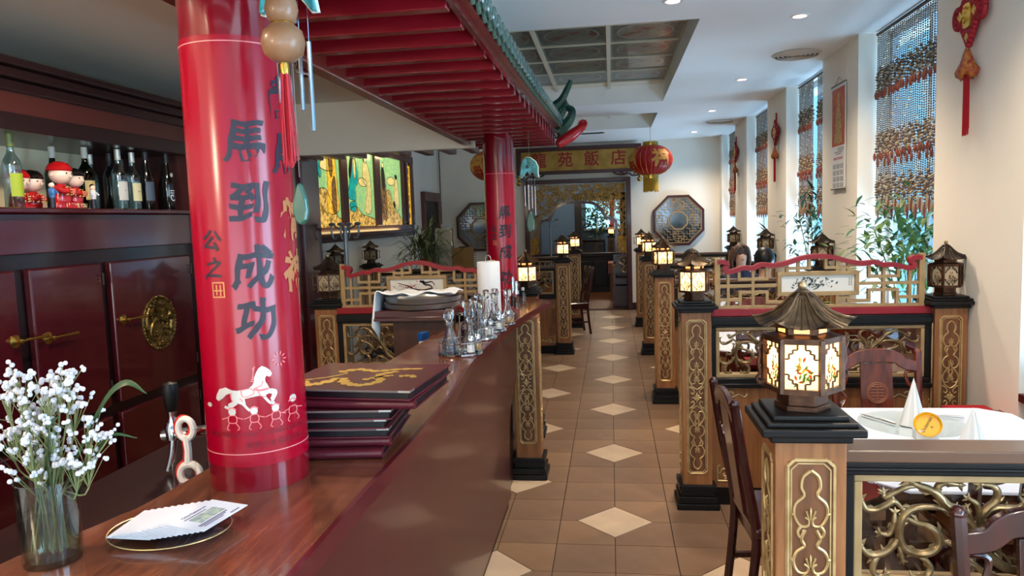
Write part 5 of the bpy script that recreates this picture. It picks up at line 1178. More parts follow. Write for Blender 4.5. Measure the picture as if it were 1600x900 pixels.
# ---------------------------------------------------------------- red pillars with posters
R = .1105
def pillar(x, y, z0, ztop, label, az, zlo, zhi, grow):
    t = thing('red_pillar', label, 'pillar', (x, y, 0), 'red pillars')
    MB().lathe([(0, z0), (R, z0), (R, ztop), (0, ztop)], 64, cap=False).build('shaft', pillar_m, t, smooth=40)
    if ztop < 2.4: MB().lathe([(R, ztop-.035), (R+.03, ztop-.03), (R+.032, ztop-.005), (R, ztop)], 48, cap=False).build('capital_ring', pillar_m, t, smooth=40)
    rr = R+.0012
    def at(u, v, d=0): a = az+u/R; return ((rr+d)*sin(a), -(rr+d)*cos(a), v)
    mb = MB(); n = 72; a0, a1 = (-.30, .34) if grow else (-.135, .26)
    vs = [at(a0+(a1-a0)*i/n, z) for z in (zlo, zhi) for i in range(n+1)]
    mb.add(vs, [(i, i+1, n+2+i, n+1+i) for i in range(n)]); po = mb.build('poster', poster_m, t, smooth='all', fixn=False)
    mb = MB(); q = .006
    for z in (zlo+.028, zhi-.014): 
        v2 = [at(a0+(a1-a0)*i/n, zz, .0006) for zz in (z, z+.002) for i in range(n+1)]; mb.add(v2, [(i, i+1, n+2+i, n+1+i) for i in range(n)])
    mb.build('pink_line', M('pale pink print', (232, 150, 150), .4), po, fixn=False)
    s = (zhi-zlo)/.91
    mb = MB(); 
    def chars(body, uu, zs, size, mbx, bold=.0022):
        for c, z in zip(body, zs):
            vs, fs = text(c, size*s, lambda u, v: at(uu+u+.12*v+.0025*sin(v*95+u*60), z+v*1.08+.0025*sin(u*110+z*40), .0012), bold=bold, maxedge=.012); mbx.add(vs, fs)
    Z = lambda f: zlo+f*(zhi-zlo)
    chars('馬到成功', .012, (Z(.755), Z(.615), Z(.465), Z(.345)) if grow else (Z(.66), Z(.51), Z(.34), Z(.13)), .088 if grow else .10, mb)
    if grow:
        chars('龍馬', .112, (Z(.86), Z(.73)), .085, mb, .003)
    chars('公之', -.073, (Z(.535), Z(.47)), .042 if grow else .05, mb, .001)
    mb.build('ink_characters', M('brush ink', (38, 30, 44), .45), po, fixn=False)
    mb = MB(); u0, zz = -.078, Z(.405); 
    for du, dz, w_, h_ in ((0, 0, .003, .034), (.026, 0, .003, .034), (0, .0, .029, .003), (0, .031, .029, .003), (.009, .006, .003, .022), (.018, .004, .003, .024), (.004, .014, .02, .003)):
        mb.add([at(u0+du, zz+dz, .0012), at(u0+du+w_, zz+dz, .0012), at(u0+du+w_, zz+dz+h_, .0012), at(u0+du, zz+dz+h_, .0012)], [(0, 1, 2, 3)])
    gp = M('poster gold print', (196, 130, 84), .4, .3)
    if grow: chars('精神', .125, (Z(.575), Z(.45)), .085, mb, .003)
    mb.build('gold_print', gp, po, fixn=False)
    if grow:
        K = .110/77/3.75          # traced picture, units of the close-up
        def T2(px, py): d = (px-355)*K; return at(R*math.asin(max(-.99, min(.99, d/R))), zlo+.19-(py-260-.0)*K*1.02+ (0), .0014)
        horse = [(395, 178), (412, 186), (425, 195), (440, 210), (448, 228), (440, 242), (430, 244), (418, 235), (410, 250), (410, 268), (422, 290), (430, 312), (446, 314), (462, 322), (456, 348), (440, 375), (430, 372), (443, 345), (426, 338), (408, 345), (412, 362), (430, 385), (416, 390), (384, 346), (360, 346), (330, 350), (295, 356), (300, 392), (310, 410), (300, 412), (278, 388), (258, 380), (240, 392), (205, 395), (208, 382), (228, 370), (222, 345), (222, 322), (200, 330), (182, 350), (158, 368), (145, 356), (150, 332), (165, 300), (200, 288), (232, 305), (260, 308), (290, 302), (320, 298), (340, 282), (350, 262), (352, 240), (362, 215), (376, 192)]
        def flat(mbx, P):
            b = bmesh.new(); vv = [b.verts.new((p[0], p[1], 0)) for p in P]; b.faces.new(vv); b.normal_update(); bmesh.ops.triangulate(b, faces=b.faces)
            for _ in range(3):
                es = [e for e in b.edges if e.calc_length() > 24]
                if es: bmesh.ops.subdivide_edges(b, edges=es, cuts=1); bmesh.ops.triangulate(b, faces=b.faces)
            b.verts.index_update(); mbx.add([T2(v.co.x, v.co.y) for v in b.verts], [tuple(v.index for v in f.verts) for f in b.faces]); b.free()
        mb = MB(); flat(mb, horse)
        flat(mb, [(p[0]*.75+330, p[1]*.9-45) for p in horse[::1] if p[0] > 380 or p[0] < 0] or horse) if 0 else None
        for cx in (225, 340, 455, 555, 108): r = 20 if cx > 200 else 12; flat(mb, [(cx+r*cos(2*pi*k/12), (428 if cx not in (555, 108) else 395)+r*1.1*sin(2*pi*k/12)) for k in range(12)])
        def thick(P, w0):
            sm = catmull([(p[0], p[1], 0) for p in P], 4)
            for i in range(len(sm)-1):
                a, c = sm[i], sm[i+1]; d = (c-a).normalized(); nn = Vector((-d.y, d.x, 0))*w0/2; e = d*2
                mb.add([T2(*(a-e+nn).xy), T2(*(c+e+nn).xy), T2(*(c+e-nn).xy), T2(*(a-e-nn).xy)], [(0, 1, 2, 3)])
        thick([(415, 330), (455, 326), (462, 345), (440, 385)], 15); thick([(400, 355), (428, 392), (452, 398)], 14); thick([(285, 370), (296, 398), (318, 424)], 14); thick([(250, 380), (210, 404), (190, 398)], 15)
        mb.build('silver_horse', M('silver print', (206, 196, 186), .4, .25), po, fixn=False)
        mb = MB()
        def line(P, w_=4):
            sm = catmull([(p[0], p[1], 0) for p in P], 4); N = len(sm)
            for i in range(N-1):
                a, c = sm[i], sm[i+1]; d = (c-a).normalized() if (c-a).length else Vector((1, 0, 0)); nn = Vector((-d.y, d.x, 0))*w_/2
                qd = [T2(*(a+nn).xy), T2(*(c+nn).xy), T2(*(c-nn).xy), T2(*(a-nn).xy)]; mb.add([tuple(Vector(p)*1.0+Vector((p[0], p[1], 0)).normalized()*.0005) for p in qd], [(0, 1, 2, 3)])
        for k in range(10): a = 2*pi*k/10; line([(490+22*cos(a), 152+24*sin(a)), (490+40*cos(a), 152+44*sin(a))], 6)
        for i in range(9): a = pi*(.5+i*.06); line([(352-2*i+i*1.2, 262-i*9), (332-i*.5+i*4, 258-i*10)], 6)
        line([(278, 308), (330, 300), (345, 330), (290, 345), (278, 308)], 5); line([(345, 305), (380, 315), (425, 310)], 12); line([(228, 318), (226, 350), (232, 372)], 5); line([(362, 300), (380, 345), (410, 356)], 5); line([(398, 262), (385, 290), (350, 300)], 5); line([(270, 350), (285, 372)], 5); line([(428, 212), (434, 214)], 6)
        for cx, yb in ((225, 428), (340, 428), (455, 428), (550, 420)):
            line([(cx-22, yb-12), (cx, yb-24), (cx+22, yb-12)], 8); line([(cx-18, yb+22), (cx-20, yb+60), (cx+20, yb+60), (cx+18, yb+22), (cx-18, yb+22)], 5); line([(cx-16, yb+62), (cx-30, yb+95), (cx-18, yb+105)], 5); line([(cx+16, yb+62), (cx+34, yb+92), (cx+24, yb+104)], 5); line([(cx-18, yb+30), (cx-55, yb+42)], 5); line([(cx+18, yb+30), (cx+55, yb+42)], 5)
        mb.build('line_print', M('rose line print', (226, 120, 120), .4), po, fixn=False)
        mb = MB(); vs, fs = text('Harmony and Celebrations', .021, lambda u, v: at(u+.0, zlo+.075+v+.0, .0012), maxedge=.02); mb.add(vs, fs)
        vs, fs = text('國泰民安萬事如意', .0165, lambda u, v: at(u+.04, zlo+.048+v, .0012), maxedge=.02); mb.add(vs, fs); mb.build('small_lettering', M('dark red print', (120, 10, 30), .45), po, fixn=False)
    return t
pillar(-.825, 1.585, CT, BZ, 'big red pillar on the counter in the foreground, calligraphy and silver horse on its poster', atan2(.825, 1.585)+.0, 1.158, 2.082, True)
pillar(-.79, 5.30, CT, RZ+.085, 'second red pillar at the far end of the bar, gourd chime beside it', .30, 1.15, 2.02, False)
# ---------------------------------------------------------------- hanging charms
thread = M('thread', (120, 110, 104), .7); silver = M('chime tube', (200, 206, 214), .15, 1)
ce = M('turquoise ceramic', (70, 178, 186), .2, coat=.6, col2=(20, 96, 96), scale=18); crm = M('pale ceramic rim', (206, 220, 210), .3); jade = M('jade leaf', (36, 84, 70), .25, coat=.5)
def fish_chime(x, y, ztop, zc, s, l, near, lz):
    t = thing('wind_chime', l, 'wind chime', (x, y, zc), 'fish wind chimes under the canopy')
    MB().tube([(0, 0, 0), (0, 0, ztop-zc)], .0012, 4).build('cord', thread, t)
    P = [(-.02, .075), (.012, .07), (.045, .045), (.06, .01), (.058, -.03), (.064, -.062), (.052, -.06), (.036, -.038), (.015, -.018), (0, -.045), (-.015, -.018), (-.036, -.04), (-.058, -.062), (-.066, -.06), (-.06, -.02), (-.055, .02), (-.04, .055)]
    P = [(a*s, b*s) for a, b in P]
    MB().prism(P, lambda u, v, d: (u, d-.01*(abs(u)/.06), v), -.010, .010).build('fish_body', ce, t, bevel=.004)
    MB().tube([(p[0], 0, p[1]) for p in P+[P[0]]], .0045*s, 6).build('glazed_rim', crm, t)
    e = MB()
    for q in (-1, 1): e.ball((-.012*s, q*.012, .012*s), .012*s, 10, 6, (1, .4, 1)).ball((.028*s, q*.011, .02*s), .016*s, 10, 6, (1, .4, .8))
    e.build('spots', M('deep teal glaze', (10, 50, 56), .15, coat=.6), t, smooth=True)
    for k, (dx, dz, L) in enumerate(((-.035, -.115, .12), (-.012, -.115, .14), (.012, -.12, .13), (.032, -.12, .17))):
        MB().tube([(dx*s, .004*k, -.03*s), (dx*s, .004*k, dz*s)], .0009, 4).tube([(dx*s, .004*k, dz*s), (dx*s, .004*k, (dz-L*1.15)*s)], .0052*s, 8).build('tube', silver, t, smooth=True)
    MB().tube([(0, -.006, -.03), (0, -.006, lz+.06)], .0009, 4).build('clapper_cord', thread, t)
    m = MB(); prof = [(0, .062), (.008, .05), (.018, .02), (.021, -.01), (.015, -.035), (0, -.046)]
    m.prism([(a*near, b*near) for a, b in prof]+[(-a*near, b*near) for a, b in prof[1:-1]][::-1], lambda u, v, d: (u*.9+d*.3, d-.006, v+lz), -.007*near, .007*near).build('leaf_clapper', jade, t, bevel=.004*near)
fish_chime(-.622, 1.44, RZ+.085, 2.155, .9, 'turquoise fish wind chime hanging by the big pillar, green leaf clapper', .80, -.437)
fish_chime(-.54, 5.02, RZ+.085, 2.02, 1.0, 'small turquoise fish wind chime hanging by the second pillar', 1.35, -.37)
t = thing('gourd_charm', 'tan double gourd with gold collar and red tassel hanging in front', 'charm', (-.606, 1.36, 1.988), scale=.907)
MB().tube([(.0, 0, .12), (0, 0, (RZ+.085-1.988)/.907)], .0015, 4).build('cord', thread, t)
MB().lathe([(0, .0), (.022, .003), (.040, .018), (.0455, .042), (.040, .064), (.026, .076), (.022, .080), (.029, .088), (.0345, .108), (.030, .128), (.014, .14), (.006, .15), (0, .152)], 28, cap=False).build('gourd', M('gourd skin', (146, 106, 76), .42, col2=(122, 86, 58), scale=9, coat=.2), t, smooth=True)
MB().tube([(.0225*cos(2*pi*k/20), .0225*sin(2*pi*k/20), .080) for k in range(21)], .002, 6).build('waist_thread', brass, t)
MB().lathe([(.009, 0), (.010, -.012), (.009, -.024)], 12).build('collar', brass, t, smooth=True)
mb = MB(); rg = random.Random(3)
for k in range(46):
    a, r = rg.uniform(0, 6.28), .009*sqrt(rg.random()); L = rg.uniform(.17, .195); mb.tube([(r*cos(a), r*sin(a), -.022), (r*1.5*cos(a), r*1.5*sin(a), -.10), (r*1.9*cos(a)+rg.uniform(-.003, .003), r*1.9*sin(a), -.022-L)], .0011, 4)
mb.build('tassel', M('red silk', (176, 16, 34), .55), t)
t = thing('roof_spotlight', 'small chrome lamp nozzle under the canopy beam beside the gourd tassel', 'spotlight', (-.98, 2.3, 2.16)); MB().tube([(0, 0, .085), (0, 0, .02)], .006, 8).tube([(-.0, 0, .02), (.03, -.02, .0), (.05, -.03, -.005)], [.012, .014, .009], 10).build('nozzle', chrome, t, smooth=True)
# ---------------------------------------------------------------- rafters behind the bulkhead
bm = M('brown beam', (96, 52, 42), .4, coat=.2, var=.15, scale=4); r0 = None
for k in range(11):
    x = -1.14-.2*k
    if r0 is None: r0 = MB().box(-.035, 5.66, 2.255, .035, 6.32, 2.33).build('ceiling_beam', bm, None, bevel=.004, loc=(x, 0, 0)); o = r0
    else: o = r0.copy(); COL.objects.link(o); o.location = (x, 0, 0)
    tag(o, ['brown eave rafter nearest the second red pillar', 'second brown eave rafter from the second pillar', 'third brown eave rafter from the second pillar', 'fourth brown eave rafter from the second pillar', 'fifth brown eave rafter from the second pillar', 'sixth brown eave rafter from the second pillar', 'seventh brown eave rafter from the second pillar', 'eighth brown eave rafter from the second pillar', 'ninth brown eave rafter from the second pillar', 'tenth brown eave rafter from the second pillar', 'eleventh brown eave rafter from the second pillar'][k], 'beam', 'brown rafters behind the bulkhead')
# ---------------------------------------------------------------- sign over the arch
t = thing('restaurant_sign', 'long gold sign board with four red Chinese characters above the arch', 'sign', (-.555, 13.30, 0))
fm = M('dark red frame', (66, 20, 20), .35, coat=.3)
sx = 1.11; z0, z1 = 2.46, 2.94
MB().box(-sx+.08, .0, z0+.06, sx-.08, .03, z1-.06).build('gold_board', M('gold board', (186, 144, 62), .42, .2, col2=(150, 110, 36), scale=4, bump=.05), t)
MB().box(-sx, -.04, z1-.07, sx, .05, z1).box(-sx, -.03, z0, sx, .05, z0+.055).box(-sx, -.03, z0+.05, -sx+.09, .05, z1-.06).box(sx-.09, -.03, z0+.05, sx, .05, z1-.06).build('frame', fm, t, bevel=.008)
for c, x in zip('龍苑飯店', (-.70, -.23, .24, .71)):
    vs, fs = text(c, .28, lambda u, v: (x+u, -.004, (z0+z1)/2-.005+v), bold=.004); MB().add(vs, fs).build('red_character', M('sign red', (150, 20, 20), .5), t, fixn=False)
for s in (-1, 1):
    mb = MB()
    for path in ([(1.0, -.01), (.95, -.06), (.85, -.07), (.8, -.03), (.7, -.05), (.6, -.03), (.55, 0)], [(.98, -.03), (.9, -.02), (.88, -.05)], [(.78, -.01), (.74, -.03), (.66, -.01)]):
        sm = catmull([(p[0]*sx, p[1], 0) for p in path], 4); mb.tube([(s*p.x, -.01, z0+p.y) for p in sm], .014, 6)
    mb.build('carved_bracket', fm, t, smooth=True)
    MB().ball((s*(sx-.04), -.02, z0-.06), .035, 10, 8).ball((s*(sx-.04), -.02, z0-.14), .045, 10, 8).tube([(s*(sx-.04), -.02, z0), (s*(sx-.04), -.02, z0-.1)], .012, 6).build('gold_finial', brass, t, smooth=True)
# ---------------------------------------------------------------- carved arch screen in the doorway
t = thing('arch_screen', 'gilded openwork arch screen of blossoms and branches filling the far doorway', 'screen', (0, YF-.02, 0))
AX0, AX1 = -1.50, .31
MB().box(AX0-.05, -.06, 2.30, AX1+.05, .12, 2.37).box(AX0-.05, -.06, 0, AX0+.03, .12, 2.31).box(AX1-.03, -.06, 0, AX1+.05, .12, 2.31).build('door_frame', fm, t, bevel=.006)
half = [(.68, .0), (.68, 1.05), (.70, 1.10), (.685, 1.2), (.685, 1.56), (.64, 1.63), (.53, 1.66), (.47, 1.72), (.40, 1.84), (.26, 1.93), (.0, 1.96)]
CX = (AX0+AX1)/2
edge = catmull([(p[0], p[1], 0) for p in half[3:]], 5)
full = [(-p.x, p.y) for p in edge]+[(p.x, p.y) for p in edge[::-1][1:]]
low = [(.685, 1.2), (.69, 1.08), (.72, 1.03), (.78, 1.02), (.82, .97), (.87, .985)]
mb = MB().ribbon(full, .045, lambda u, v, d: (CX+u, d, v), -.03, .03)
for s in (-1, 1):
    sm = catmull([(p[0], p[1], 0) for p in low], 5); mb.ribbon([(s*p.x, p.y) for p in sm], .03, lambda u, v, d: (CX+u, d, v), -.03, .03)
mb.build('arch_edge', fm, t, smooth=50)
mb = MB().ribbon([(p[0]*1.03, p[1]+.03) for p in full], .01, lambda u, v, d: (CX+u, d, v), -.04, -.02); q = .86
for a, b in (((-q, 1.0), (-q, 2.27)), ((-q, 2.27), (q, 2.27)), ((q, 2.27), (q, 1.0))): mb.bar((CX+a[0], -.03, a[1]), (CX+b[0], -.03, b[1]), .012)
mb.build('gilt_bead', gold, t)
def inside(x, z):
    ax = abs(x)
    if ax > .85 or z > 2.27: return False
    if z < 1.02: return False
    if ax < .71 and z < 1.6: return False
    zt = 1.6
    for p, c in zip(edge, edge[1:]):
        if c.x <= ax <= p.x: zt = p.y+(c.y-p.y)*((p.x-ax)/max(1e-6, p.x-c.x)); break
    else: zt = 0 if ax > .685 else 1.96
    return z > zt+.03
br = MB(); fl = MB(); lv = MB(); rg = random.Random(21)
def grow(p, d, L, r, lvl):
    P = [Vector(p)]; d = Vector(d).normalized(); k = 6
    for i in range(k):
        d = (d+Vector((rg.gauss(0, .28), rg.gauss(0, .28), 0))).normalized(); c = P[-1]+d*L/k
        if not inside(c.x, c.y): d = (d+Vector((-c.x*.3, (1.9-c.y), 0))*.8).normalized(); c = P[-1]+d*L/k
        if not inside(c.x, c.y): break
        P.append(c)
    if len(P) > 2:
        sm = catmull(P, 3); N = len(sm); br.tube([(CX+v.x, rg.uniform(-.012, .012) if 0 else 0, v.y) for v in sm], [r*(1-.6*i/N) for i in range(N)], 5)
        if lvl:
            for v in P[1:]: grow(v, (d+Vector((rg.gauss(0, .9), rg.gauss(0, .9), 0))), L*.6, r*.6, lvl-1)
for s in (-1, 1):
    grow((s*.80, 1.06, 0), (s*-.02, 1, 0), .75, .022, 2); grow((s*.74, 1.12, 0), (s*.1, 1, 0), .5, .016, 2); grow((s*.78, 1.7, 0), (-s*.5, 1, 0), .7, .016, 2); grow((s*.6, 1.8, 0), (-s, .8, 0), .7, .014, 2); grow((s*.4, 2.1, 0), (-s, .1, 0), .6, .013, 2); grow((s*.1, 2.1, 0), (s, .1, 0), .5, .012, 2)
cnt = 0
while cnt < 900:
    x, z = rg.uniform(-.85, .85), rg.uniform(1.03, 2.27)
    if not inside(x, z): continue
    cnt += 1; c = Vector((CX+x, rg.uniform(-.02, .0), z))
    side = abs(x) > .55 and z < 1.9
    if side and rg.random() < .55 and z > 1.3: continue
    if rg.random() < .35 or (side and z < 1.3):
        for k in range(4): a = rg.uniform(0, 6.28); L = rg.uniform(.02, .04); lv.add([c, c+Vector((cos(a+.35)*L*.6, -.006, sin(a+.35)*L*.6)), c+Vector((cos(a)*L, 0, sin(a)*L)), c+Vector((cos(a-.35)*L*.6, -.006, sin(a-.35)*L*.6))], [(0, 1, 2, 3)])
    else:
        r = rg.uniform(.012, .022)
        for k in range(5): a = 2*pi*k/5+x*9; fl.ball(c+Vector((r*cos(a), 0, r*sin(a))), r*.62, 5, 4, (1, .5, 1))
br.build('gilt_branches', gold, t, smooth=True); fl.build('gilt_blossoms', M('gilt blossom', (196, 148, 66), .38, .4, col2=(140, 98, 36), scale=40), t, kind='stuff'); lv.build('gilt_leaves', M('gilt leaf', (186, 140, 56), .42, .4), t, kind='stuff', fixn=False)
for s in (-1, 1):
    mb = MB()
    for path in ([(.87, .97), (.74, .93), (.72, .86), (.78, .82), (.83, .86), (.80, .9)], [(.87, .80), (.80, .76), (.78, .70), (.83, .67), (.86, .71)], [(.88, .98), (.88, .66)], [(.78, .82), (.84, .76), (.87, .7)], [(.76, .93), (.82, .95), (.87, .93)]):
        sm = catmull([(p[0], p[1], 0) for p in path], 4); mb.tube([(CX+s*p.x, 0, p.y) for p in sm], .014, 6)
    mb.build('scroll_bracket', gold, t, smooth=True)
    MB().box(CX+s*.79-.07, -.012, 1.02, CX+s*.79+.07, -.002, 1.32).build('gilt_rockwork', M('gilt rock', (190, 140, 40), .4, .6, col2=(116, 80, 20), scale=14, bump=.8, bscale=30), t)
# ---------------------------------------------------------------- octagonal fretwork mirrors on the far wall
def octagon(x, z, l):
    t = thing('octagon_mirror', l, 'mirror', (x, YF-.015, z), 'octagonal fretwork mirrors')
    def ring(ro, ri, d0, d1, m, name):
        mb = MB()
        for k in range(8):
            a0, a1 = pi/8+pi/4*k, pi/8+pi/4*(k+1); f = 1/cos(pi/8)
            P = [(ri*f*cos(a0), ri*f*sin(a0)), (ro*f*cos(a0), ro*f*sin(a0)), (ro*f*cos(a1), ro*f*sin(a1)), (ri*f*cos(a1), ri*f*sin(a1))]
            mb.prism(P, lambda u, v, d: (u, d, v), d0, d1)
        return mb.build(name, m, t)
    ring(.445, .405, -.045, .01, fm, 'outer_frame'); ring(.40, .385, -.03, -.01, tan, 'gilt_ring'); ring(.165, .14, -.035, -.0, tan, 'inner_frame')
    MB().prism([(.41/cos(pi/8)*cos(pi/8+pi/4*k), .41/cos(pi/8)*sin(pi/8+pi/4*k)) for k in range(8)], lambda u, v, d: (u, d, v), 0, .006).build('mirror_plate', M('grey mirror', (120, 132, 146), .08, 1), t)
    mb = MB(); ins = lambda x, y: .15 < max(abs(x), abs(y), (abs(x)+abs(y))*.7071) < .395
    rg = random.Random(5); g = .0485; N = 8
    for i in range(-N, N+1):
        for j in range(-N, N+1):
            p = (i*g, j*g)
            for dx, dy, k in ((1, 0, 0), (0, 1, 1)):
                q = (p[0]+dx*g, p[1]+dy*g); h = (i*3+j*5+k*2+(i*j) % 3) % 4
                if h in (0, 2) or (abs(i) == abs(j)):
                    if ins(*p) and ins(*q): mb.bar((p[0], -.014, p[1]), (q[0], -.014, q[1]), .0085, .012)
    for k in range(4):
        a = pi/2*k; c = (.275*cos(a), .275*sin(a))
        for r in (.095,): mb.tube([(c[0]+r*cos(2*pi*i/20), -.016, c[1]+r*sin(2*pi*i/20)) for i in range(21)], .0065, 5)
        for d in (-.045, 0, .045): mb.bar((c[0]-.08, -.016, c[1]+d), (c[0]+.08, -.016, c[1]+d), .009)
        mb.bar((c[0], -.016, c[1]-.09), (c[0], -.016, c[1]+.09), .009)
    mb.build('fretwork', tan, t, kind='stuff')
octagon(1.185, 1.57, 'octagonal fretwork mirror on the far wall right of the arch'); octagon(-2.37, 1.57, 'octagonal fretwork mirror on the far wall behind the second red pillar')
# ---------------------------------------------------------------- room beyond the arch
blue = M('grey blue wall', (92, 122, 156), .8); W2 = 16.6
struct(MB().box(-3.2, YF+.12, -.06, 2.4, 21.2, 0).build('floor_inner', M('wood floor', (140, 88, 52), .4, col2=(104, 62, 36), scale=5, stretch=(6, .5, 1))))
struct(MB().box(-3.2, W2, 0, -.80, W2+.1, 2.8).box(.36, W2, 0, 2.4, W2+.1, 2.8).box(-.80, W2, 2.15, .36, W2+.1, 2.8).box(-3.2, 21, 0, -.70, 21.1, 2.8).box(.35, 21, 0, 2.4, 21.1, 2.8).box(-.70, 21, 0, .35, 21.1, 1.35).box(-.7, 21, 2.25, .35, 21.1, 2.8).build('wall_inner', blue))
struct(MB().box(-3.3, YF+.12, 0, -3.2, 21.2, 2.8).build('wall_inner_left', blue)); struct(MB().box(2.4, YF+.12, 0, 2.5, 21.2, 2.8).build('wall_inner_right', blue)); struct(MB().box(-3.2, YF+.12, 2.8, 2.5, 21.2, 2.9).build('ceiling_inner', ceil_m))
dk = M('black brown wood', (20, 15, 16), .4)
t = thing('serving_hatch', 'black wooden hatch frame with panelled base beyond the arch', 'partition', (0, W2-.03, 0))
MB().box(-.80, -.05, .85, -.64, .05, 2.2).box(.20, -.05, .85, .36, .05, 2.2).box(-.80, -.05, 2.05, .36, .05, 2.2).build('frame', dk, t); MB().box(-1.9, -.06, .80, .5, .06, .88).build('counter_ledge', dk, t, bevel=.01); MB().box(-1.9, -.03, 0, .36, .03, .80).build('panel_base', dk, t)
for k in range(3): MB().box(-.76+.37*k, -.05, .15, -.76+.37*k+.30, -.02, .70).build('raised_panel', dk, t, bevel=.012)
o = dup(post0, (.0, 19.2, 0), label='carved post seen through the hatch beyond the arch', group='carved lantern posts'); dup(lant, (.0, 19.2, LZ), 0, 'lit lantern seen through the hatch beyond the arch', 'lit pagoda lanterns', 1)
dup(d0, (-.75, 19.3, 0), label='low divider seen through the hatch beyond the arch', group=GD)
t = thing('inner_window', 'bright window with red mullion seen through the hatch beyond the arch', 'window', (0, 20.98, 0)); MB().box(-.03, -.04, 1.35, .10, .04, 2.25).build('mullion', redlac, t); MB().box(-.7, .02, 1.35, .35, .03, 2.25).build('pane', glass, t)
MB().box(-.75, -.05, 1.31, .4, .06, 1.36).build('sill', paper, t)
mb = MB(); rg = random.Random(6)
for k in range(260):
    c = Vector((rg.gauss(-.42, .22), rg.gauss(0, .08), rg.gauss(1.6, .26))); mb.leaf(c, (rg.gauss(0, 1), rg.gauss(0, .5), rg.gauss(0, 1)), (0, -1, .3), rg.uniform(.07, .12), .04)
t = thing('window_plant', 'dark leafy plant before the bright window beyond the arch', 'plant', (0, 20.5, 0)); mb.build('foliage', leafm, t, kind='stuff', fixn=False); MB().tube([(-.42, 0, .25), (-.40, 0, 1.5)], .02, 6).build('stem', stem, t); MB().lathe([(.12, 0), (.16, .28)], 20, (-.42, 0, 0)).build('pot', rosew, t)
t = thing('side_table', 'wooden table with hanging pinkish cloth in the room beyond the arch', 'table', (.18, 15.2, 0))
MB().box(-.22, -.35, .70, .32, .35, .74).build('tabletop', oak, t)
for a in (-.19, .29):
    for b in (-.32, .32): MB().box(a-.025, b-.025, 0, a+.025, b+.025, .70).build('leg', M('light wood', (170, 112, 70), .45), t)
c = MB().box(-.25, -.38, .741, .34, .38, .748).box(-.255, -.385, .52, -.245, .38, .748).box(-.25, -.388, .55, .34, -.38, .748).build('pink_cloth', M('dusty pink cloth', (188, 130, 116), .85), None, loc=(.18, 15.2, 0)); tag(c, 'dusty pink cloth on the side table beyond the arch', 'tablecloth')
c = MB().lathe([(0, 0), (.12, 0), (.11, .04), (.05, .075), (0, .08)], 20, cap=False).build('folded_napkin', M('blue linen', (110, 130, 170), .8), None, smooth=40, loc=(.15, 15.1, .749)); tag(c, 'blue folded linen on the side table beyond the arch', 'napkin')
t = thing('wooden_settle', 'maroon wooden bench end with round knob just inside the arch', 'bench', (.19, 13.60, 0)); MB().box(-.16, .0, 0, .16, .05, .55).box(-.16, .5, 0, .16, .55, .55).box(-.16, 0, .40, .16, .55, .44).build('bench_body', maroon, t, bevel=.006); MB().box(-.175, -.01, 0, -.125, .06, .74).build('end_post', maroon, t); MB().ball((-.15, .025, .775), .038, 12, 8).build('knob', M('pale wood knob', (196, 150, 96), .4), t, smooth=True); MB().box(-.16, .52, .44, .16, .56, .95).build('backboard', maroon, t)
lamp('inner_light', 'POINT', (-.9, 15.3, 2.4), 18, WARM, .12); lamp('inner_light', 'POINT', (.0, 19.6, 2.5), 30, WARM, .12)  # unseen lamps added to light the room beyond the arch
# hat stands
def stand(x, y, h, l):
    t = thing('coat_stand', l, 'coat stand', (x, y, 0), 'grey coat stands'); gm = M('grey metal', (132, 138, 142), .35, .6)
    MB().tube([(0, 0, .03), (0, 0, h)], .019, 10).build('pole', gm, t, smooth=True); MB().lathe([(0, 0), (.18, 0), (.18, .02), (.03, .04), (0, .04)], 28, cap=False).build('base', gm, t, smooth=40)
    for k in range(4):
        a = pi/2*k+.05; c, s = cos(a), sin(a); P = [(0, 0, h-.03), (.06*c, .06*s, h-.01), (.115*c, .115*s, h+.02), (.12*c, .12*s, h-.05), (.10*c, .10*s, h-.10), (.075*c, .075*s, h-.09)]
        MB().tube(catmull(P, 4), .009, 6).ball((.115*c, .115*s, h+.025), .032, 8, 6, (1, 1, .5)).build('hook', gm, t, smooth=True)
stand(-2.30, 6.2, 1.665, 'grey coat stand pole before the backlit pictures'); stand(-1.06, 13.0, 1.63, 'grey coat stand seen in the left of the arch opening')
# ---------------------------------------------------------------- backlit pictures on the left wall
t = thing('backlit_picture', 'row of three backlit painted glass panels of robed figures on the left wall', 'picture', (XL, 0, 0))
def glow(name, c0, c1, st):
    m = bpy.data.materials.new(name); m.use_nodes = True; nt = m.node_tree; b = nt.nodes['Principled BSDF']; b.inputs['Roughness'].default_value = .2
    tc = nt.nodes.new('ShaderNodeTexCoord'); n = nt.nodes.new('ShaderNodeTexNoise'); n.inputs['Scale'].default_value = 22; n.inputs['Detail'].default_value = 4; nt.links.new(tc.outputs['Object'], n.inputs['Vector'])
    r = nt.nodes.new('ShaderNodeValToRGB'); r.color_ramp.elements[0].color = lin(c0)+(1,); r.color_ramp.elements[1].color = lin(c1)+(1,); r.color_ramp.elements[0].position = .4; r.color_ramp.elements[1].position = .6
    nt.links.new(n.outputs[0], r.inputs[0]); nt.links.new(r.outputs[0], b.inputs['Base Color']); nt.links.new(r.outputs[0], b.inputs['Emission Color']); b.inputs['Emission Strength'].default_value = st; return m
gsky = glow('glowing jade sky', (120, 172, 116), (150, 184, 116), .62); grock = glow('glowing rock', (120, 92, 36), (214, 176, 92), .55); gcloud = glow('glowing cloud', (196, 176, 104), (214, 196, 130), .6)
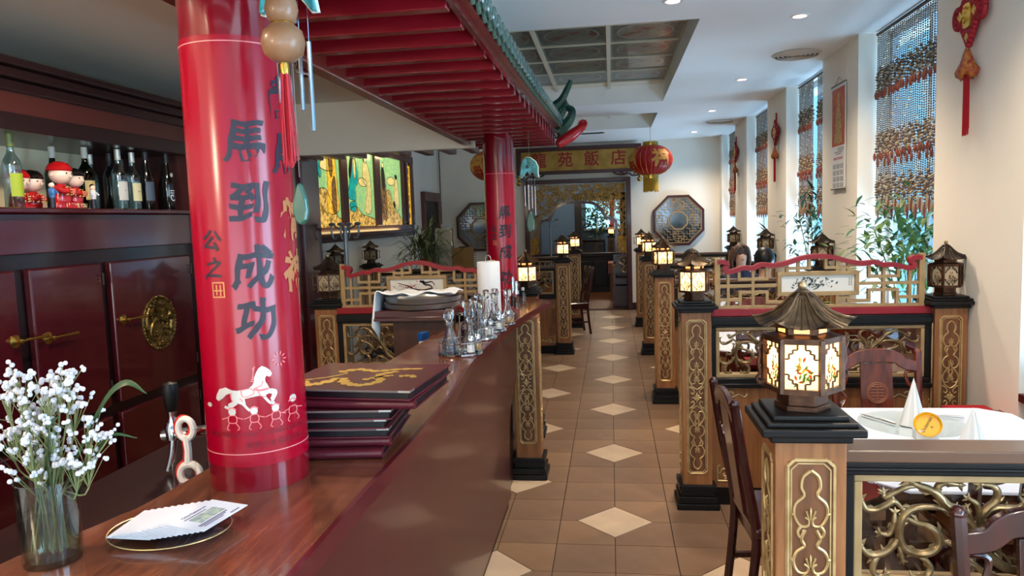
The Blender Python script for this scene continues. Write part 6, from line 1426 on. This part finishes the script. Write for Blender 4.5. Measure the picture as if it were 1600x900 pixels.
gcol = {'teal': glow('glowing teal', (10, 128, 124), (20, 150, 140), .6), 'gold': glow('glowing gold', (196, 140, 30), (226, 180, 60), .7), 'cream': glow('glowing cream', (186, 168, 100), (206, 190, 124), .6), 'brown': glow('glowing brown', (92, 68, 42), (140, 100, 50), .4), 'ink': glow('painting ink', (26, 20, 16), (40, 30, 22), .1), 'face': glow('glowing face', (216, 190, 132), (222, 200, 146), .65)}
Z0, Z1 = 1.66, 2.62; yy = [(7.33, 8.36), (8.56, 9.62), (9.84, 10.92)]
MB().box(0, 7.16, 1.49, .035, 11.55, 1.54).box(0, 7.16, 1.54, .05, 11.55, 1.58).box(0, 7.16, 1.58, .03, 11.55, 1.66).box(0, 7.16, 2.62, .05, 11.55, 2.72).build('sill_rail', fm, t, bevel=.006)
for a, b in ((7.16, 7.33), (8.36, 8.56), (9.62, 9.84), (10.92, 11.02), (11.14, 11.22), (11.42, 11.55)): MB().box(0, a, 1.66, .045, b, 2.62).build('mullion', fm, t, bevel=.006)
FIG = [[('rock', [(.1, 0), (.2, .25), (.32, .42), (.55, .45), (.7, .3), (.9, .12), (1, .1), (1, 0)]), ('cloud', [(.4, .72), (.55, .8), (.75, .78), (.8, .68), (.6, .66), (.45, .68)]), ('cloud', [(.05, .7), (.15, .8), (.25, .74), (.22, .62), (.08, .6)]), ('teal', [(.22, .9), (.32, .86), (.34, .7), (.24, .5), (.2, .35), (.12, .4), (.18, .6)]), ('teal', [(.3, .92), (.36, .9), (.45, .62), (.38, .6)]), ('cream', [(.2, .92), (.3, .9), (.3, .6), (.2, .5), (.1, .6)]), ('face', [(.24, .96), (.3, .96), (.3, .91), (.24, .91)]), ('gold', [(.65, .9), (.85, .88), (.9, .5), (.92, .2), (.6, .18), (.62, .5)]), ('brown', [(.68, .88), (.78, .88), (.76, .6), (.68, .66)]), ('brown', [(.74, .5), (.84, .6), (.86, .2), (.74, .2)]), ('face', [(.72, .97), (.8, .97), (.8, .9), (.72, .9)]), ('ink', [(.72, 1), (.8, 1), (.81, .96), (.71, .96)])],
       [('rock', [(0, 0), (.05, .2), (.3, .26), (.5, .16), (.8, .12), (1, .08), (1, 0)]), ('cloud', [(.4, .6), (.55, .64), (.7, .6), (.7, .54), (.5, .53)]), ('teal', [(.18, .84), (.34, .84), (.42, .6), (.3, .5), (.3, .34), (.02, .38), (.12, .55)]), ('teal', [(.1, .3), (.3, .32), (.28, .2), (.14, .2)]), ('cream', [(.26, .9), (.34, .86), (.32, .62), (.26, .68)]), ('ink', [(.22, .96), (.28, .96), (.22, .75), (.14, .6), (.12, .72)]), ('face', [(.26, .95), (.33, .95), (.33, .88), (.26, .88)]), ('cream', [(.6, .84), (.75, .84), (.86, .6), (.84, .2), (.6, .2), (.72, .5), (.58, .6)]), ('face', [(.64, .92), (.72, .92), (.72, .85), (.64, .85)]), ('ink', [(.63, .96), (.72, .96), (.68, .91), (.63, .86)])],
       [('rock', [(0, 0), (.1, .3), (.3, .5), (.45, .5), (.6, .3), (.9, .12), (1, 0)]), ('cloud', [(.35, .68), (.55, .72), (.7, .66), (.6, .6), (.4, .6)]), ('brown', [(.12, .8), (.24, .78), (.3, .5), (.3, .12), (.1, .12), (.1, .5)]), ('ink', [(.14, .84), (.22, .84), (.26, .6), (.2, .5), (.14, .6)]), ('face', [(.15, .9), (.21, .9), (.21, .84), (.15, .84)]), ('cream', [(.7, .7), (.8, .7), (.86, .4), (.8, .22), (.72, .3), (.6, .34)]), ('ink', [(.72, .76), (.8, .76), (.8, .7), (.72, .7)]), ('ink', [(.6, .34), (.66, .36), (.68, .26), (.62, .26)])]]
for (a, b), figs in zip(yy, FIG):
    pn = MB().box(.004, a, Z0, .012, b, Z1).build('glass_panel', gsky, t)
    for k, (c, P) in enumerate(figs):
        sm = catmull([(p[0], p[1], 0) for p in P], 3, True); mm = grock if c == 'rock' else gcloud if c == 'cloud' else gcol[c]
        nb = len(sm); mb = MB().prism([(a+p.x*(b-a), Z0+p.y*(Z1-Z0)) for p in sm], lambda u, v, d: (d, u, v), .0125, .0135+.0006*k); mb.build('painted_'+{'rock': 'rock', 'cloud': 'cloud', 'face': 'face', 'ink': 'hair'}.get(c, 'robe'), mm, pn)
    ol = MB()
    for c, P in figs:
        if c in ('ink',): continue
        sm = catmull([(p[0], p[1], 0) for p in P], 3, True); sm.append(sm[0])
        ol.ribbon([(a+p.x*(b-a), Z0+p.y*(Z1-Z0)) for p in sm], .008, lambda u, v, d: (d, u, v), .02, .0215)
    ol.build('ink_outline', gcol['ink'], pn)
vb = MB().box(.004, 11.22, Z0, .02, 11.42, Z1-.05).build('gold_strip', glow('glowing strip', (206, 150, 30), (220, 168, 50), .7), t); mb = MB()
for c, z in zip('春風化雨福壽', (2.48, 2.34, 2.20, 2.06, 1.92, 1.78)):
    vs, fs = text(c, .11, lambda u, v: (.0212, 11.32+u, z+v), bold=.003); mb.add(vs, fs)
mb.build('strip_characters', gcol['brown'], vb, fixn=False)
lamp('picture_light', 'AREA', (XL+.09, 9.1, 1.60), 2, (1, .72, .3), (.04, 3.4), t if 0 else None, (radians(0), radians(150), 0))
lamp('picture_light', 'AREA', (XL+.35, 9.2, 2.66), 6, (1, .8, .45), (.05, 3.4), None, (0, radians(20), 0))
# wooden doorway near the far left corner
d_ = bpy.data.objects.new('door_1', None); COL.objects.link(d_); struct(d_); d_.location = (XL, 12.7, 0)
MB().box(0, -.58, 0, .06, -.44, 2.06).box(0, .44, 0, .06, .58, 2.06).box(0, -.58, 2.04, .08, .58, 2.20).build('door_frame', M('brown door frame', (92, 46, 38), .4, coat=.2), d_, bevel=.006)
MB().box(0, -.44, 0, .02, .44, 2.04).build('door_leaf', dk, d_); mb = MB()
for k in range(5): mb.box(.02, -.4+.17*k, 1.2, .03, -.33+.17*k, 1.9)
mb.build('door_grille', M('dark grille', (70, 62, 66), .4), d_)
t = thing('cable_trunking', 'thin cable with white junction box on the far wall beside the doorway', 'cable', (XL+.05, YF-.02, 0)); MB().tube([(0, 0, 1.62), (0, 0, 2.98)], .010, 6).build('cable', M('dark cable', (90, 84, 74), .6), t); MB().box(-.03, -.03, 1.50, .16, .015, 1.64).build('junction_box', paper, t, bevel=.006)
# plant, box and menu on the left divider ledge
def tuft(name, label, x, y, z, n, L, W, spread, up, seed, mat_, cat='plant', pot=True, group=None, stemh=.1):
    t = thing(name, label, cat, (x, y, z), group); mb = MB(); rg = random.Random(seed)
    for k in range(n):
        c = Vector((rg.gauss(0, spread), rg.gauss(0, spread), (stemh+abs(rg.gauss(up*.5, up*.35))) if up < .9 and n < 600 else .25+abs(rg.gauss(.40 if n > 600 else .45, .16 if n > 600 else .2)))); d = Vector((c.x*2+rg.gauss(0, .25), c.y*2+rg.gauss(0, .25), rg.gauss(.25, .35))); mb.leaf(c, d, (0, 0, 1), L*rg.uniform(.6, 1.2), W*rg.uniform(.7, 1.2), .45)
    mb.build('foliage', mat_, t, kind='stuff', smooth='all', fixn=False)
    st = MB(); rg = random.Random(seed+1)
    for k in range(7): a = rg.uniform(0, 6.28); st.tube(catmull([(0, 0, 0.05), (cos(a)*spread*.5, sin(a)*spread*.5, stemh+up*.3), (cos(a)*spread*1.2, sin(a)*spread*1.2, stemh+up*.8)], 3), .004, 5)
    st.build('stems', stem, t)
    if pot: MB().lathe([(0, 0), (.07, 0), (.09, .12), (.095, .13), (.08, .12), (0, .11)], 24, cap=False).build('pot', M('brown pot', (110, 60, 40), .5), t, smooth=40)
    return t
LZ2 = 1.0985
MB_ = None
tuft('spider_plant', 'bushy spiky-leaved plant on the left ledge under the backlit pictures', -2.30, 9.05, LZ2, 330, .22, .022, .13, .36, 31, M('olive leaf', (96, 108, 60), .45, col2=(44, 60, 34), scale=14), stemh=.08)
t = thing('storage_box', 'pale grey box behind the spiky plant on the left ledge', 'box', (-2.06, 9.10, LZ2)); MB().box(-.13, -.04, 0, .07, .04, .50).build('box', M('pale grey box', (176, 168, 148), .5), t, bevel=.006); MB().box(.07, -.04, 0, .085, .04, .5).build('silver_side', M('foil side', (170, 160, 140), .2, .8, bump=.4, bscale=30), t)
t = thing('menu_stand', 'brown gold spiral-bound menu standing on the left ledge', 'menu', (-1.83, 9.06, LZ2)); MB().box(-.15, -.02, 0, .12, .02, .255).build('cover', M('brown gold card', (132, 98, 44), .45, .2), t, bevel=.003); mb = MB()
for k in range(9): mb.tube([(.135+.018*cos(2*pi*i/10), .02*sin(2*pi*i/10), .02+.027*k) for i in range(11)], .003, 5)
mb.build('spiral_binding', black, t); MB().box(-.06, -.02, .255, .04, .02, .27).build('clip', black, t)
# ---------------------------------------------------------------- ceiling fittings
lm = M('downlight lens', (255, 214, 206), .4, emit=6, ecol=(255, 196, 178)); DLP = 95
DL = [(1.31, 5.41, 'nearest recessed downlight over the window side'), (1.33, 7.78, 'second recessed downlight over the window side'), (1.33, 9.99, 'third recessed downlight over the window side'), (1.37, 12.42, 'farthest recessed downlight over the window side'), (1.31, 3.04, 'recessed downlight above the nearest white table'), (1.31, .7, 'recessed downlight behind the camera'), (.41, 4.83, 'recessed downlight at top centre over the aisle')]
d1 = None
for x, y, l in DL:
    if d1 is None:
        d1 = thing('ceiling_downlight', l, 'downlight', (x, y, CZ), 'recessed ceiling downlights')
        MB().lathe([(.045, -.004), (.062, -.006), (.066, 0), (.045, 0)], 28, cap=False).build('trim_ring', M('white enamel', (230, 228, 224), .4), d1, smooth=40); MB().lathe([(0, -.003), (.045, -.003)], 24, cap=False).build('lens', lm, d1)
        lamp('downlight_lamp', 'SPOT', (0, 0, -.02), DLP, WARM, .06, d1, spot_size=radians(135), spot_blend=.8)
    else: dup(d1, (x, y, CZ), label=l)
for x, y, l in ((1.59, 6.68, 'nearer round ceiling air vent of concentric rings'), (1.59, 11.13, 'farther round ceiling air vent by the windows')):
    t = thing('ceiling_vent', l, 'vent', (x, y, CZ), 'round ceiling air vents'); mb = MB()
    for r in (.19, .155, .12, .085, .05): mb.lathe([(r, 0), (r+.012, -.004), (r-.012, -.022), (r-.018, -.018)], 36, cap=False)
    mb.build('vent_rings', M('vent white', (206, 198, 184), .5), t, smooth=40); MB().lathe([(0, -.002), (.185, -.002)], 36, cap=False).build('dark_core', darkvoid, t)
t = thing('ceiling_fan', 'dark ceiling fan mostly hidden behind the green roof finial', 'fan', (-.66, 10.05, 0)); dkw = M('dark fan wood', (40, 32, 28), .45)
MB().tube([(0, 0, 2.83), (0, 0, CZ+.19)], .015, 8).lathe([(0, 2.74), (.09, 2.75), (.11, 2.79), (.06, 2.85), (0, 2.86)], 20, cap=False).build('motor', dkw, t, smooth=40)
for k in range(4):
    a = radians(-3+90*k); o = MB().prism([(.08, -.03), (.16, -.06), (.56, -.068), (.60, 0), (.56, .068), (.16, .06), (.08, .03)], lambda u, v, d: (u, v, d+v*.18), 2.785, 2.795).build('blade', dkw, t); o.rotation_euler = (0, 0, a)
# ---------------------------------------------------------------- red silk lanterns
silk = translucent('red silk', (176, 10, 26), .22); rib = M('gold rib', (214, 150, 70), .4, .5); gfr = M('gold fringe', (206, 160, 50), .5, .3)
def silk_lantern(x, y, z, ztop, l, rot):
    t = thing('silk_lantern', l, 'lantern', (x, y, z), 'round red silk lanterns', rot); a, b = .285, .19; n = 24; prof = []
    for i in range(15): f = -1+2*i/14; ang = f*1.24; prof.append((a*cos(ang)**.85, b*sin(ang)/sin(1.24)))
    mb = MB(); vs = []; N = 96
    for r, zz in prof:
        for k in range(N): vs.append((r*(1-.025*abs(sin(k/N*n/2*2*pi/1))**.7*0-.02*(sin(pi*((k*n/N) % 1)))*-1)*cos(2*pi*k/N), r*(1+.02*sin(pi*((k*n/N) % 1)))*sin(2*pi*k/N), zz))
    mb.add(vs, [(i*N+k, i*N+(k+1) % N, (i+1)*N+(k+1) % N, (i+1)*N+k) for i in range(14) for k in range(N)]); mb.build('silk_body', silk, t, smooth='all')
    mb = MB()
    for k in range(0, n): mb.tube([((r+.003)*cos(2*pi*k/n), (r+.003)*sin(2*pi*k/n), zz) for r, zz in prof], .0018, 4)
    mb.build('ribs', rib, t)
    for zz, s in ((b, 1), (-b, -1)): MB().lathe([(.10, zz-.012*s), (.102, zz), (.098, zz+.05*s), (.09, zz+.05*s)], 32, cap=False).build('gold_band', brass, t, smooth=40)
    mb = MB(); rg = random.Random(2)
    for k in range(110): an = 2*pi*k/110; L = rg.uniform(.16, .185); mb.tube([(.096*cos(an), .096*sin(an), -b-.045), (.098*cos(an+.02), .098*sin(an), -b-.045-L)], .0026, 4)
    mb.build('fringe', gfr, t, kind='stuff'); MB().tube([(0, 0, b), (0, 0, ztop-z)], .0025, 5).build('cord', M('gold cord', (190, 150, 60), .6), t)
    for ang in (-1.2, .45, 2.1, 3.75):
        mb = MB()
        def fnc(u, v, an=ang):
            s = max(-1, min(1, v/b*sin(1.24))); rr = a*cos(math.asin(s))**.85+.008; return (rr*sin(an+u/.27), -rr*cos(an+u/.27), v)
        for ch_, u0, s in (('福', 0, .24),):
            vs, fs = text(ch_, s, lambda u, v: fnc(u+u0, v), bold=.008, maxedge=.035); mb.add(vs, fs)
        mb.build('gold_emblem', M('gold emblem', (196, 140, 62), .6, .1), t, fixn=False)
silk_lantern(.535, 10.0, 2.40, CZ+.2, 'round red silk lantern with gold emblem hanging right of the sign', 0); silk_lantern(-1.52, 9.6, 2.39, CZ, 'round red silk lantern half hidden behind the second pillar', .5)
# ---------------------------------------------------------------- bead curtains in the windows
beadm = M('brown bead', (126, 98, 76), .6, col2=(84, 62, 48), scale=60); beadl = M('pale bead', (176, 152, 116), .55); beadd = M('amber drop', (128, 60, 38), .4, coat=.2)
def bead_curtain(y0, y1, l, gap=None):
    t = thing('bead_curtain', l, 'curtain', (2.03, 0, 0), 'wooden bead curtains in the windows'); n = int((y1-y0)/.035); rg = random.Random(int(y0*10)); A = MB(); B = MB(); D = MB()
    oc = [(0, 1, 4), (1, 2, 4), (2, 3, 4), (3, 0, 4), (1, 0, 5), (2, 1, 5), (3, 2, 5), (0, 3, 5)]
    def bead(mb, y, z, r, h, dx=0): mb.add([(dx+r, y, z), (dx, y+r, z), (dx-r, y, z), (dx, y-r, z), (dx, y, z+h), (dx, y, z-h)], oc)
    MB().tube([(0, y0, CZ-.02), (0, y1, CZ-.02)], .012, 8).build('rail', M('dark rail', (70, 50, 40), .5), t)
    for i in range(n):
        y = y0+.015+(y1-y0-.03)*i/(n-1)
        if gap and gap[0] < y < gap[1]: continue
        zb = 1.60+.02*(i % 4); z = CZ-.03; j = 0; D0 = [2.56+.02*(i % 3), 2.08+.02*((i+1) % 3)]
        while z > zb+.1:
            near = min(abs(z-d-.05) for d in D0+[zb+.14])
            if near < .075: bead(B if (j*3+i) % 4 == 0 else A, y+rg.uniform(-.008, .008), z, .0165, .012, rg.uniform(-.006, .006)); z -= .02
            elif (int(z*100)+i*5) % 34 < 2: bead(B, y, z, .011, .013); z -= .022
            else: bead(A, y+.0015*sin(z*40), z, .0080, .0085); z -= .0155
            j += 1
        for d in D0: 
            D.lathe([(.001, .035), (.009, .02), (.012, 0), (.008, -.02), (.001, -.032)], 6, (rg.uniform(-.015, .0), y+.010, d-.045-.012*(i % 3)), cap=False)
        (B if i % 2 else D).lathe([(.004, .055), (.008, .03), (.010, 0), (.007, -.035), (.004, -.05)], 6, (0, y, zb+.045), cap=False)
    A.build('bead_strings', beadm, t, kind='stuff', smooth='all', fixn=False); B.build('pale_beads', beadl, t, kind='stuff', smooth='all', fixn=False); D.build('amber_drops', beadd, t, kind='stuff', smooth='all', fixn=False)
for k, (a, b) in enumerate(WIN[2:]):
    bead_curtain(a+.02, b-.02, ['bead curtain in the window at the right edge, mostly out of view', 'largest bead curtain, in the nearest full window', 'bead curtain parted by a bright gap, second window', 'narrow bead curtain in the third window', 'farthest bead curtain, a thin strip at the far window'][k], (7.70, 7.83) if k == 2 else None)
# ---------------------------------------------------------------- plants on the window sills
PL = [(2.04, 5.38, .78, 640, .085, .036, .20, .80, 3, 'leafy green plant under the largest bead curtain', leafm2), (2.04, 7.75, .78, 260, .09, .036, .14, .95, 5, 'climbing leafy plant in the second window gap', leafm)]
for x, y, z, n, L, W, s, u, sd, l, mm in PL: tuft('sill_plant', l, x, y, z, n, L, W, s, u, sd, mm, group='plants on the window sills')
def yucca(x, y, z, h, l, n=34, s=1):
    t = thing('sill_plant', l, 'plant', (x, y, z), 'plants on the window sills'); mb = MB(); rg = random.Random(9)
    MB().lathe([(0, 0), (.07, 0), (.09, .12), (0, .12)], 20, cap=False).build('pot', M('brown pot', (110, 60, 40), .5), t, smooth=40); MB().tube([(0, 0, .1), (0, 0, h)], .016, 8).build('stem', stem, t)
    for k in range(n):
        a = k*2.4; e = .3+.9*(k/n); mb.leaf((0, 0, h-.05+.08*k/n), (cos(a)*cos(e), sin(a)*cos(e), sin(e)), (0, 0, 1), .34*s*rg.uniform(.8, 1.1), .045*s, .5, 5)
    mb.build('blade_leaves', leafm, t, smooth='all', fixn=False)
yucca(2.03, 9.75, .78, .50, 'spiky yucca in the third window beside an unlit lantern'); yucca(2.08, 3.30, .78, .30, 'spiky plant at the right edge, one leaf tip in view', 26, .95)
# ---------------------------------------------------------------- wall charms and calendar
def knot(y, ztop, s, l, gold_=False):
    t = thing('knot_charm', l, 'wall charm', (XR-.022, y, ztop), 'red Chinese knot charms on the piers'); rd = M('red cord', (150, 10, 30), .55, bump=.3, bscale=120); rg = random.Random(4); t.scale = (s,)*3
    mp = lambda u, v, d=0: (-d, -u, v)
    MB().tube([mp(0, .0), mp(0, -.10)], .010, 8).build('loop_cord', rd, t)
    core = MB().prism([(0, -.10), (.115, -.24), (0, -.40), (-.115, -.24)], mp, -.0, .022).build('diamond_core', rd, t, bevel=.006); mb = MB()
    for a, b in (((0, -.10), (.115, -.24)), ((.115, -.24), (0, -.40)), ((0, -.40), (-.115, -.24)), ((-.115, -.24), (0, -.10))):
        for k in range(8): f = k/8; mb.ball(mp(a[0]+(b[0]-a[0])*f, a[1]+(b[1]-a[1])*f, .012), .020, 8, 6)
    for sg in (-1, 1): mb.tube([mp(sg*(.125+.04*cos(2*pi*k/16)), -.24+.05*sin(2*pi*k/16), .012) for k in range(17)], .017, 8).tube([mp(sg*(.125+.016*cos(2*pi*k/12)), -.24+.018*sin(2*pi*k/12), .014) for k in range(13)], .013, 8)
    mb.build('cord_loops', rd, t, smooth=True); mb = MB()
    mb.prism([(0, -.185), (.035, -.19), (.05, -.24), (.035, -.31), (0, -.315), (-.035, -.31), (-.05, -.24), (-.035, -.19)], mp, .022, .030)
    for c in ((0, -.145), (0, -.365), (.078, -.24), (-.078, -.24)): mb.prism([(c[0]+.028*cos(pi/2*k), c[1]+.028*sin(pi/2*k)) for k in range(4)], mp, .022, .028)
    for k in range(12): mb.ball(mp(rg.uniform(-.03, .03), rg.uniform(-.29, -.2), .03), .009, 6, 4)
    mb.build('gold_plaque', M('bright gold', (214, 176, 70), .3, .8), core); mb = MB()
    n = 22
    for j in range(2):
        vs = [];
        for i, (r, z) in enumerate(((.012, -.42), (.035, -.46), (.05, -.50), (.085, -.545), (.075, -.57), (.03, -.565))):
            for k in range(n): w_ = 1+.22*sin(k*2*pi/n*6)*(r/.085); vs.append(mp(r*w_*cos(2*pi*k/n), z+.012*sin(k*5), .02+r*.45*w_*sin(2*pi*k/n)))
        mb.add(vs, [(i*n+k, i*n+(k+1) % n, (i+1)*n+(k+1) % n, (i+1)*n+k) for i in range(5) for k in range(n)]); break
    mb.build('brocade_bow', M('red gold brocade', (190, 130, 60), .45, .3, col2=(160, 24, 34), scale=45), t, smooth='all'); mb = MB()
    for k in range(46): a, r = rg.uniform(0, 6.28), .020*sqrt(rg.random()); mb.tube([mp(r*cos(a), -.56, .02+r*sin(a)*.6), mp(r*1.15*cos(a)+rg.uniform(-.004, .004), -.86+rg.uniform(-.02, .02), .02+r*sin(a)*.6)], .0022, 4)
    mb.build('tassel', M('red silk', (176, 16, 34), .55), t)
knot(4.22, 2.90, .98, 'big red Chinese knot charm with tassel on the nearest pier'); knot(8.80, 2.78, .88, 'red Chinese knot charm on the pier beyond the calendar'); knot(11.5, 2.80, .92, 'farthest red Chinese knot charm, gold centred')
t = thing('wall_calendar', 'hanging calendar with orange deity picture on the second pier', 'calendar', (XR-.012, 6.51, 0)); mp = lambda u, v, d=0: (-d, -u, v)
sh = MB().box(-.004, -.185, 1.84, .0, .185, 2.70).build('sheet', paper, t); rg_ = M('rod grey', (120, 110, 96), .5); MB().tube([(-.004, -.19, 2.70), (-.004, .19, 2.70)], .007, 6).build('rod', rg_, t); MB().tube([(-.004, -.19, 1.845), (-.004, .19, 1.845)], .006, 6).build('rod', rg_, t); MB().tube([(-.002, -.12, 2.70), (0, 0, 2.76), (-.002, .12, 2.70)], .002, 4).build('hanging_cord', rg_, t)
pc = MB().prism([(-.17, 2.20), (.17, 2.20), (.17, 2.67), (-.17, 2.67)], mp, .0045, .005).build('picture', M('orange print', (206, 90, 50), .5, col2=(186, 66, 36), scale=18), sh); mb = MB()
mb.prism([(-.11, 2.22), (.11, 2.22), (.08, 2.38), (.05, 2.5), (.03, 2.58), (-.03, 2.58), (-.05, 2.5), (-.08, 2.38)], mp, .0051, .0055); mb.prism([(.035*cos(2*pi*k/14), 2.60+.04*sin(2*pi*k/14)) for k in range(14)], mp, .0051, .0056); mb.tube([mp(.14*cos(2*pi*k/28), 2.46+.17*sin(2*pi*k/28), .005) for k in range(29)], .004, 4)
rg = random.Random(14)
for k in range(40): c = (rg.gauss(0, .06), rg.uniform(2.21, 2.34)); mb.ball(mp(c[0], c[1], .005), .012, 6, 4, (.2, 1, 1))
mb.build('gold_figure', M('gold tan print', (214, 176, 110), .5, col2=(150, 110, 50), scale=60), pc)
mb = MB()
for i in range(3):
    for j in range(4):
        for r in range(5): x = -.14+.1*i; z = 2.045-.052*j; mb.prism([(x, z-.008*r), (x+.08, z-.008*r), (x+.08, z-.008*r+.0035), (x, z-.008*r+.0035)], mp, .0045, .0048)
for z, a, b in ((2.175, -.02, .15), (2.16, .0, .15), (2.145, -.1, .12), (2.13, -.06, .1)): mb.prism([(a, z), (b, z), (b, z+.006), (a, z+.006)], mp, .0045, .0048)
mb.build('month_grid', M('grey print', (120, 122, 128), .6), sh); vs, fs = text('HONG TAI HONG', .030, lambda u, v: mp(u, 2.095+v, .0049), bold=.001); MB().add(vs, fs).build('red_lettering', M('red print', (190, 40, 44), .6), sh, fixn=False)
# ---------------------------------------------------------------- unseen lamps added to brighten the bar
for x, y in ((-1.9, 1.0), (-1.45, 2.72)):
    r_ = dup(d1, (x, y, BZ), label='added downlight over the bar, '+('nearer' if y < 2 else 'farther')+' of two', group='added downlights over the bar')
    for ch in r_.children:
        if ch.type == 'LIGHT': ch.data = ch.data.copy(); ch.data.spot_size = radians(175); ch.data.spot_blend = .5; ch.data.energy = 75
lamp('bar_fill', 'POINT', (-1.75, -.4, 2.0), 40, WARM, .15)  # added point lamp without a fixture, lifts the bar area
